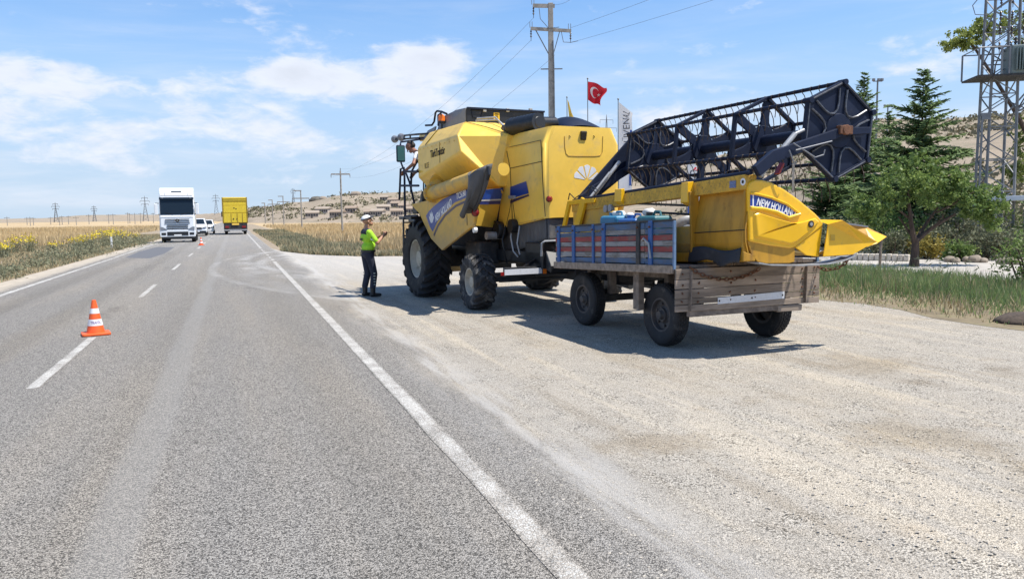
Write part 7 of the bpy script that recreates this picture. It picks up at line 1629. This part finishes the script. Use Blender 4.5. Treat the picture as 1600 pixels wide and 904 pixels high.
# lattice pylons far away
def pylon(label, px_, ytop, D, group=None):
    A = at_dist(px_, D); zb = max(-.03, hill_z(A.x, A.y)-.3); H = z_at(px_, ytop, D)-zb; t_ = thing('pylon', label, 'pylon', (A.x, A.y, zb), 0, group); r = D*.00022; b0 = H*.10
    def wd(z_): return b0*(1-.86*min(1, z_/(H*.72)))
    mb = MB()
    for sx in (-1, 1):
        for sy in (-1, 1): mb.tube([(sx*b0, sy*b0, 0), (sx*wd(H*.7), sy*wd(H*.7), H*.7), (0, 0, H)], r, 4)
    lv = [H*q for q in (0, .16, .30, .42, .53, .62, .70)]
    for za, zb_ in zip(lv, lv[1:]):
        for sx in (-1, 1): mb.tube([(sx*wd(za), -wd(za), za), (-sx*wd(zb_), -wd(zb_), zb_)], r*.7, 3); mb.tube([(-wd(za), sx*wd(za), za), (-wd(zb_), -sx*wd(zb_), zb_)], r*.7, 3)
    mb.build('lattice', m_galv, t_)
    for q, l in ((.92, .11), (.80, .17), (.68, .13)):
        mb = MB(); mb.bar((-H*l, 0, H*q), (H*l, 0, H*q), r*2, r*2.2); mb.build('crossarm', m_galv, t_)
        for s in (-1, 1): mb = MB(); mb.tube([(s*H*l, 0, H*q), (s*H*l, 0, H*q-H*.06)], r*.8, 4); mb.build('insulator', m_insul, t_)
for px_, yt, D, lb in ((87, 316, 1300, 'distant lattice pylon above the yellow flowers across the road'), (147, 321, 1500, 'smallest distant lattice pylon on the low hill across the road'), (227, 306, 1000, 'distant lattice pylon directly beside the white lorry mirror'), (338, 303, 1000, 'distant lattice pylon between the white lorry and the yellow truck'), (459, 294, 520, 'lattice pylon on the hillside behind the row of poles'), (948, 179, 420, 'tiny pylon top above the rear hood of the harvester')): pylon(lb, px_, yt, D)
for px_, yt, D, lb in ((1365, 126, 85, 'thin floodlight mast behind the slender conifer'), (1382, 166, 110, 'short floodlight mast beside the small conifer top')):
    A = at_dist(px_, D); zb = max(-.03, hill_z(A.x, A.y)-.1); H = z_at(px_, yt, D)-zb; t_ = thing('light_mast', lb, 'mast', (A.x, A.y, zb), -YAW)
    mb = MB(); mb.tube([(0, 0, 0), (0, 0, H)], .14, 8, r1=.08); mb.build('mast', m_galv, t_, smooth=True)
    mb = MB(); mb.bar((-.45, 0, H-.1), (.45, 0, H-.1), .08, .08); mb.build('crossbar', m_galv, t_)
    for xx_ in (-.4, .1, .42): mb = MB(); mb.box(xx_-.12, xx_+.12, -.12, .12, H-.08, H+.18); mb.build('floodlight', m_grey, t_, bevel=.03)
# transformer tower
TD = 34.0; A = at_dist(1552, TD); tw = thing('transformer_tower', 'steel lattice transformer tower with insulators standing behind the shrubs', 'transformer tower', (A.x, A.y, -.03), -YAW-R(10))
k = TD/F_PX; zc = lambda py: z_at(1552, py, TD)
HT_ = zc(-30); wb, wt = .50, .40
def lw(z_): return wb+(wt-wb)*z_/HT_
for sx in (-1, 1):
    for sy in (-1, 1): mb = MB(); mb.bar((sx*wb, sy*wb, 0), (sx*wt, sy*wt, HT_), .075, .075); mb.build('leg', m_galv, tw)
nlev = 17
for i in range(nlev):
    za, zb_ = HT_*i/nlev, HT_*(i+1)/nlev; s = 1 if i % 2 else -1
    for (ax_, sg) in (('x', -1), ('x', 1), ('y', -1), ('y', 1)):
        mb = MB(); a, b_ = lw(za), lw(zb_)
        if ax_ == 'x': mb.bar((-s*a, sg*a, za), (s*b_, sg*b_, zb_), .035, .035); 
        else: mb.bar((sg*a, -s*a, za), (sg*b_, s*b_, zb_), .035, .035)
        mb.build('lattice_brace', m_galv, tw)
        mb = MB()
        if ax_ == 'x' and i % 2 == 0: mb.bar((-a, sg*a, za), (a, sg*a, za), .04, .04); mb.build('lattice_rung', m_galv, tw)
zp = zc(122); m_trafo = mat('transformer_grey_green', (.16, .20, .19), .5, var=.1)
mb = MB(); mb.box(-1.1, 1.7, -1.0, .5, zp-.06, zp); plat_ = mb.build('platform', m_under, tw)
mb = MB(); mb.box(-.02, 1.15, -.95, -.2, zp, zp+1.0); tr = mb.build('transformer', m_trafo, tw, bevel=.03)
for i in range(11): mb = MB(); mb.box(.10+i*.09, .125+i*.09, -1.10, -.95, zp+.12, zp+.88); mb.build('cooling_fin', m_trafo, tr)
for i in range(3): mb = MB(); mb.lathe([(.02, 0), (.06, .06), (.03, .1), (.06, .16), (.03, .2), (.05, .26), (.02, .34)], (.25+i*.33, -.55, zp+1.0), 'z', 8); mb.build('bushing', m_insul, tr)
rail = [(-1.1, -1.0), (-.35, -1.0), (-1.1, .5), (-.1, -1.0), (1.7, -1.0), (1.7, .5)]
for (xx_, yy_) in rail: mb = MB(); mb.bar((xx_, yy_, zp), (xx_, yy_, zp+.95), .05, .05); mb.build('rail_post', m_galv, tw)
mb = MB(); mb.tube([(-.1, -1.0, zp+.95), (-1.1, -1.0, zp+.95), (-1.1, .5, zp+.95), (1.7, .5, zp+.95), (1.7, -1.0, zp+.95)], .022, 5); mb.build('handrail', m_galv, tw)
for s in (-1, 1): mb = MB(); mb.bar((.5, s*.4, zp-1.2), (1.45, s*.45, zp-.06), .05, .05); mb.build('platform_brace', m_galv, tw)
for i in range(4):
    for j in range(3): insulator(tw, (-.30+.38*j, -.62, zc(12+i*23)+.25), .42)
mb = MB(); mb.bar((-1.0, -.6, zc(0)), (1.6, -.6, zc(0)), .10, .10); mb.build('crossarm', m_galv, tw); mb = MB(); mb.bar((-.6, -.62, zc(78)), (1.2, -.62, zc(78)), .07, .07); mb.build('crossarm', m_galv, tw)
mb = MB(); mb.tube([(-.95, -.5, zc(-2)), (-1.2, -.5, zc(12)), (-1.1, -.5, zc(26)), (-.7, -.5, zc(28)), (-.45, -.5, zc(20))], .016, 6); mb.build('cable_loop', m_wire, tw, smooth=True)
mb = MB(); mb.bar((-.75, -.6, 0), (-.75, -.6, zc(182)), .06, .06); mb.build('conduit', m_galv, tw); mb = MB(); mb.box(-.78, -.5, -.66, -.54, zc(188), zc(178)); mb.build('terminal_box', m_galv, tw)
mb = MB(); mb.tube([(.5, -.4, zc(176)), (.7, -.5, zc(172)), (.85, -.6, zc(162)), (1.2, -.8, zc(155))], .035, 8); mb.box(1.1, 1.5, -.9, -.7, zc(158), zc(152)); mb.build('street_lamp_arm', m_galv, tw, smooth=True)

# ------------------------------------------------------------------ flags and banners
m_flagred = leafmat('flag_red', (.50, .015, .03), (.55, .02, .035), .7, .3, .4); m_flagw = leafmat('flag_white', (.75, .74, .73), (.78, .77, .76), .7, .3, .4); m_flagy = leafmat('flag_yellow', (.70, .52, .10), (.74, .56, .12), .7, .3, .4)
m_bandark = mat('banner_grey_print', (.12, .13, .16), .7); m_banblue = mat('banner_blue_print', (.03, .08, .30), .7); m_banred = mat('banner_red_print', (.6, .03, .05), .7)
def flagpole(t_, H, r=.035):
    mb = MB(); mb.tube([(0, 0, 0), (0, 0, H)], r, 8, r1=r*.6); mb.build('flagpole', m_galv, t_, smooth=True); mb = MB(); mb.ball((0, 0, H+.03), .05, 8, 6); mb.build('finial', m_galv, t_, smooth=True)
FD = 44.0; A = at_dist(919, FD); H = z_at(919, 123, FD); t_ = thing('flag', 'red flag with white crescent and star flying behind the harvester', 'flag', (A.x, A.y, -.03), -YAW); flagpole(t_, H)
fw_, fh_ = 1.05, 1.0; ft_ = H-.12
def wave(u, v_, off=0.0): return (u*fw_*(1.02-.32*v_+.10*math.sin(v_*6)*u), .16*math.sin(u*8+v_*2.5)*u-off, ft_-v_*fh_*(1+.12*u)-u*.30+.13*math.sin(u*6+v_*3)*u)
mb = MB(); mb.grid(wave, 16, 12); mb.build('cloth', m_flagred, t_, smooth=True, ang=None, recalc=False)
for off in (-.012, .012):
    def cs(pts):
        mb = MB(); mb.add([wave(p[0], p[1], off) for p in pts], [tuple(range(len(pts)))]); return mb
    n = 22; mb = MB(); vs = []
    for i in range(n+1):
        a = R(38+284*i/n); th = .10*(1-abs(i/n*2-1)**1.6); o_ = (.40+.24*math.cos(a), .46+.25*math.sin(a)); i_ = (.40+.03*math.sin(math.pi*i/n)+(.24-th)*math.cos(a), .46+(.25-th)*math.sin(a)); vs += [wave(*o_, off), wave(*i_, off)]
    mb.add(vs, [(2*i, 2*i+1, 2*i+3, 2*i+2) for i in range(n)]); mb.build('crescent', m_flagw, t_, recalc=False)
    mb = cs([(.66+(.10 if k % 2 == 0 else .042)*math.cos(R(180+36*k)), .46+(.105 if k % 2 == 0 else .044)*math.sin(R(180+36*k))) for k in range(10)]); mb.build('star', m_flagw, t_, recalc=False)
A = at_dist(887, FD+3); H = z_at(886, 152, FD+3); t_ = thing('flag', 'drooping pale yellow flag behind the black engine cover', 'flag', (A.x, A.y, -.03), -YAW); flagpole(t_, H)
mb = MB(); mb.grid(lambda u, v_: (.03+u*.75*(.35+.65*v_)+.15*v_, .10*math.sin(u*9+v_*3), H-.12-v_*1.5-u*.75+.10*math.sin(u*6)), 10, 12); mb.build('cloth', m_flagy, t_, smooth=True, ang=None, recalc=False)
def banner(label, px_, py0, wpx, py1, D, deco, name='banner'):
    A = at_dist(px_, D); H = z_at(px_, py0, D); hb = z_at(px_, py1, D); w_ = wpx*D/F_PX; t_ = thing(name, label, 'banner', (A.x, A.y, -.03), -YAW); flagpole(t_, H)
    def wv(u, v_, off=0): zt_ = H-.12-(H-hb)*v_; slope = -.55*u*max(0, 1-v_*5); return (.04+u*w_*(1-.08*math.sin(v_*9)), .05*math.sin(v_*8+u*3)-off, zt_+slope)
    mb = MB(); mb.grid(wv, 8, 30); mb.build('cloth', m_flagw, t_, smooth=True, ang=None, recalc=False); deco(t_, wv, w_, H, hb); return t_
def place_text(t_, s, size, m_, wv, w_, H, hb, u0, v0, vertical, flip=1):
    o = text_part('lettering', s, size, m_, t_, (0, 0, 0), (1, 0, 0), (0, 1, 0), .001)
    L_ = H-hb
    for v_ in o.data.vertices:
        if vertical: u = u0-v_.co.y/w_; vv = v0-v_.co.x/L_
        else: u = u0+v_.co.x/w_; vv = v0-v_.co.y/L_
        p = wv(min(1, max(0, u)), min(1, max(0, vv)), .014); v_.co = p
def deco1(t_, wv, w_, H, hb):
    place_text(t_, '1 GÜVENAL G', .50, m_bandark, wv, w_, H, hb, .80, .60, True)
    mb = MB(); mb.grid(lambda u, v_: wv(.80+.16*u, .30+.6*v_, .012), 2, 14); mb.build('blue_stripe', m_banblue, t_, recalc=False)
banner('tall white banner with vertical grey lettering behind the harvester hood', 966, 155, 21, 300, 40, deco1)
def deco2(t_, wv, w_, H, hb):
    for k in range(2): mb = MB(); mb.grid(lambda u, v_: wv(.38+.16*k+.10*u+.12*(1-v_), .05+.09*v_, .014), 2, 3); mb.build('red_mark', m_banred, t_, recalc=False)
    place_text(t_, 'GT', .62, m_bandark, wv, w_, H, hb, .10, .28, False); place_text(t_, 'OTO', .34, m_banblue, wv, w_, H, hb, .06, .40, False)
    mb = MB(); mb.grid(lambda u, v_: wv(u, .72+.26*v_, .012), 4, 6); mb.build('blue_panel', m_banblue, t_, recalc=False); place_text(t_, 'OI', .55, m_flagw, wv, w_, H, hb, .25, .93, False)
banner('white sign banner with red mark and blue foot seen through the reel', 1073, 244, 24, 345, 38, deco2, 'sign_banner')

# ------------------------------------------------------------------ houses and rocks on the hill
m_hw = [mat('house_render_%d' % i, c_, .9, var=.08) for i, c_ in enumerate(((.46, .39, .32), (.42, .35, .28), (.50, .43, .36)))]; m_hroof = [mat('house_roof_%d' % i, c_, .9, var=.12) for i, c_ in enumerate(((.30, .23, .17), (.33, .27, .21)))]; m_win = glassmat('house_window', (.09, .08, .075), .5)
hs = [(487, 338, 19, 5), (502, 331, 20, 6), (524, 337, 19, 5), (547, 330, 16, 4), (575, 337, 14, 4), (588, 336, 18, 5), (599, 328, 19, 6), (620, 336, 18, 5), (613, 316, 15, 4), (617, 322, 12, 3), (630, 326, 14, 4), (600, 311, 12, 3), (640, 332, 12, 3)]
HLAB = ['low stone house at the hill foot closest to the offset arm poles', 'low stone house just above the one closest to the offset arm poles', 'low stone house at the hill foot between the offset arm poles and the plain pole', 'low stone house up the slope just past the plain power pole', 'small house at the hill foot directly behind the officer', 'house at the hill foot just past the officer towards the harvester', 'long house half way up the slope between officer and harvester', 'house at the hill foot beside the harvester ladder', 'pale house high on the slope beside the harvester handrail', 'small house just below the pale house near the harvester handrail', 'house half way up the slope close to the harvester handrail', 'highest small house on the slope between officer and harvester', 'small house at the hill foot hidden partly by the harvester platform']
for i, (px_, py_, wpx, nw) in enumerate(hs):
    # walk out along the bearing until the slope is reached
    D = 215.
    while D < 460:
        A = at_dist(px_, D); z_ = hill_z(A.x, A.y)
        if z_ > z_at(px_, py_+3, D): break
        D += 1.5
    A = at_dist(px_, D); z_ = hill_z(A.x, A.y); w_ = wpx*D/F_PX; h_ = 2.3
    t_ = thing('house', HLAB[i], 'house', (A.x, A.y, z_-.4), -YAW+R(random.uniform(-14, 14)), 'houses on the hillside'); dp_ = random.uniform(4, 6)
    mb = MB(); mb.box(-w_/2, w_/2, 0, dp_, -1, h_); wl = mb.build('wall', random.choice(m_hw), t_)
    mb = MB(); o_ = .3
    mb.add([(-w_/2-o_, -o_, h_+.003), (w_/2+o_, -o_, h_+.003), (w_/2+o_, dp_+o_, h_+.003), (-w_/2-o_, dp_+o_, h_+.003), (-w_/2-o_, dp_/2, h_+.9), (w_/2+o_, dp_/2, h_+.9)], [(0, 1, 5, 4), (2, 3, 4, 5), (0, 4, 3), (1, 2, 5), (0, 3, 2, 1)]); mb.build('roof', random.choice(m_hroof), t_)
    for k in range(nw):
        xx_ = -w_/2+w_*(k+.5)/nw; ww_ = min(.55, w_/nw*.34); dr_ = (k == nw//2); mb = MB(); mb.box(xx_-ww_, xx_+ww_, -.06, .12, (.0 if dr_ else .8)+.35, 1.9); mb.build('door' if dr_ else 'window', m_win, t_)
for px_, py_, r, lb in ((494, 311, 4.0, 'dark rock outcrop on the hill skyline above the row of poles'), (506, 312, 2.4, 'smaller rock beside the dark outcrop on the hill skyline'), (556, 308, 3.4, 'pale rock outcrop on the hill skyline near the plain pole')):
    h_, r0_, r1_ = lerp_tab(HT, px_); A = at_dist(px_, r1_*.97); boulder(lb, px_, r1_*.97, r, None, mat('dark_outcrop', (.12, .11, .09), .95, var=.3, scale=.6, bump=.8, bscale=1) if r > 3.8 else m_rock, hill_z(A.x, A.y)-r*.3)
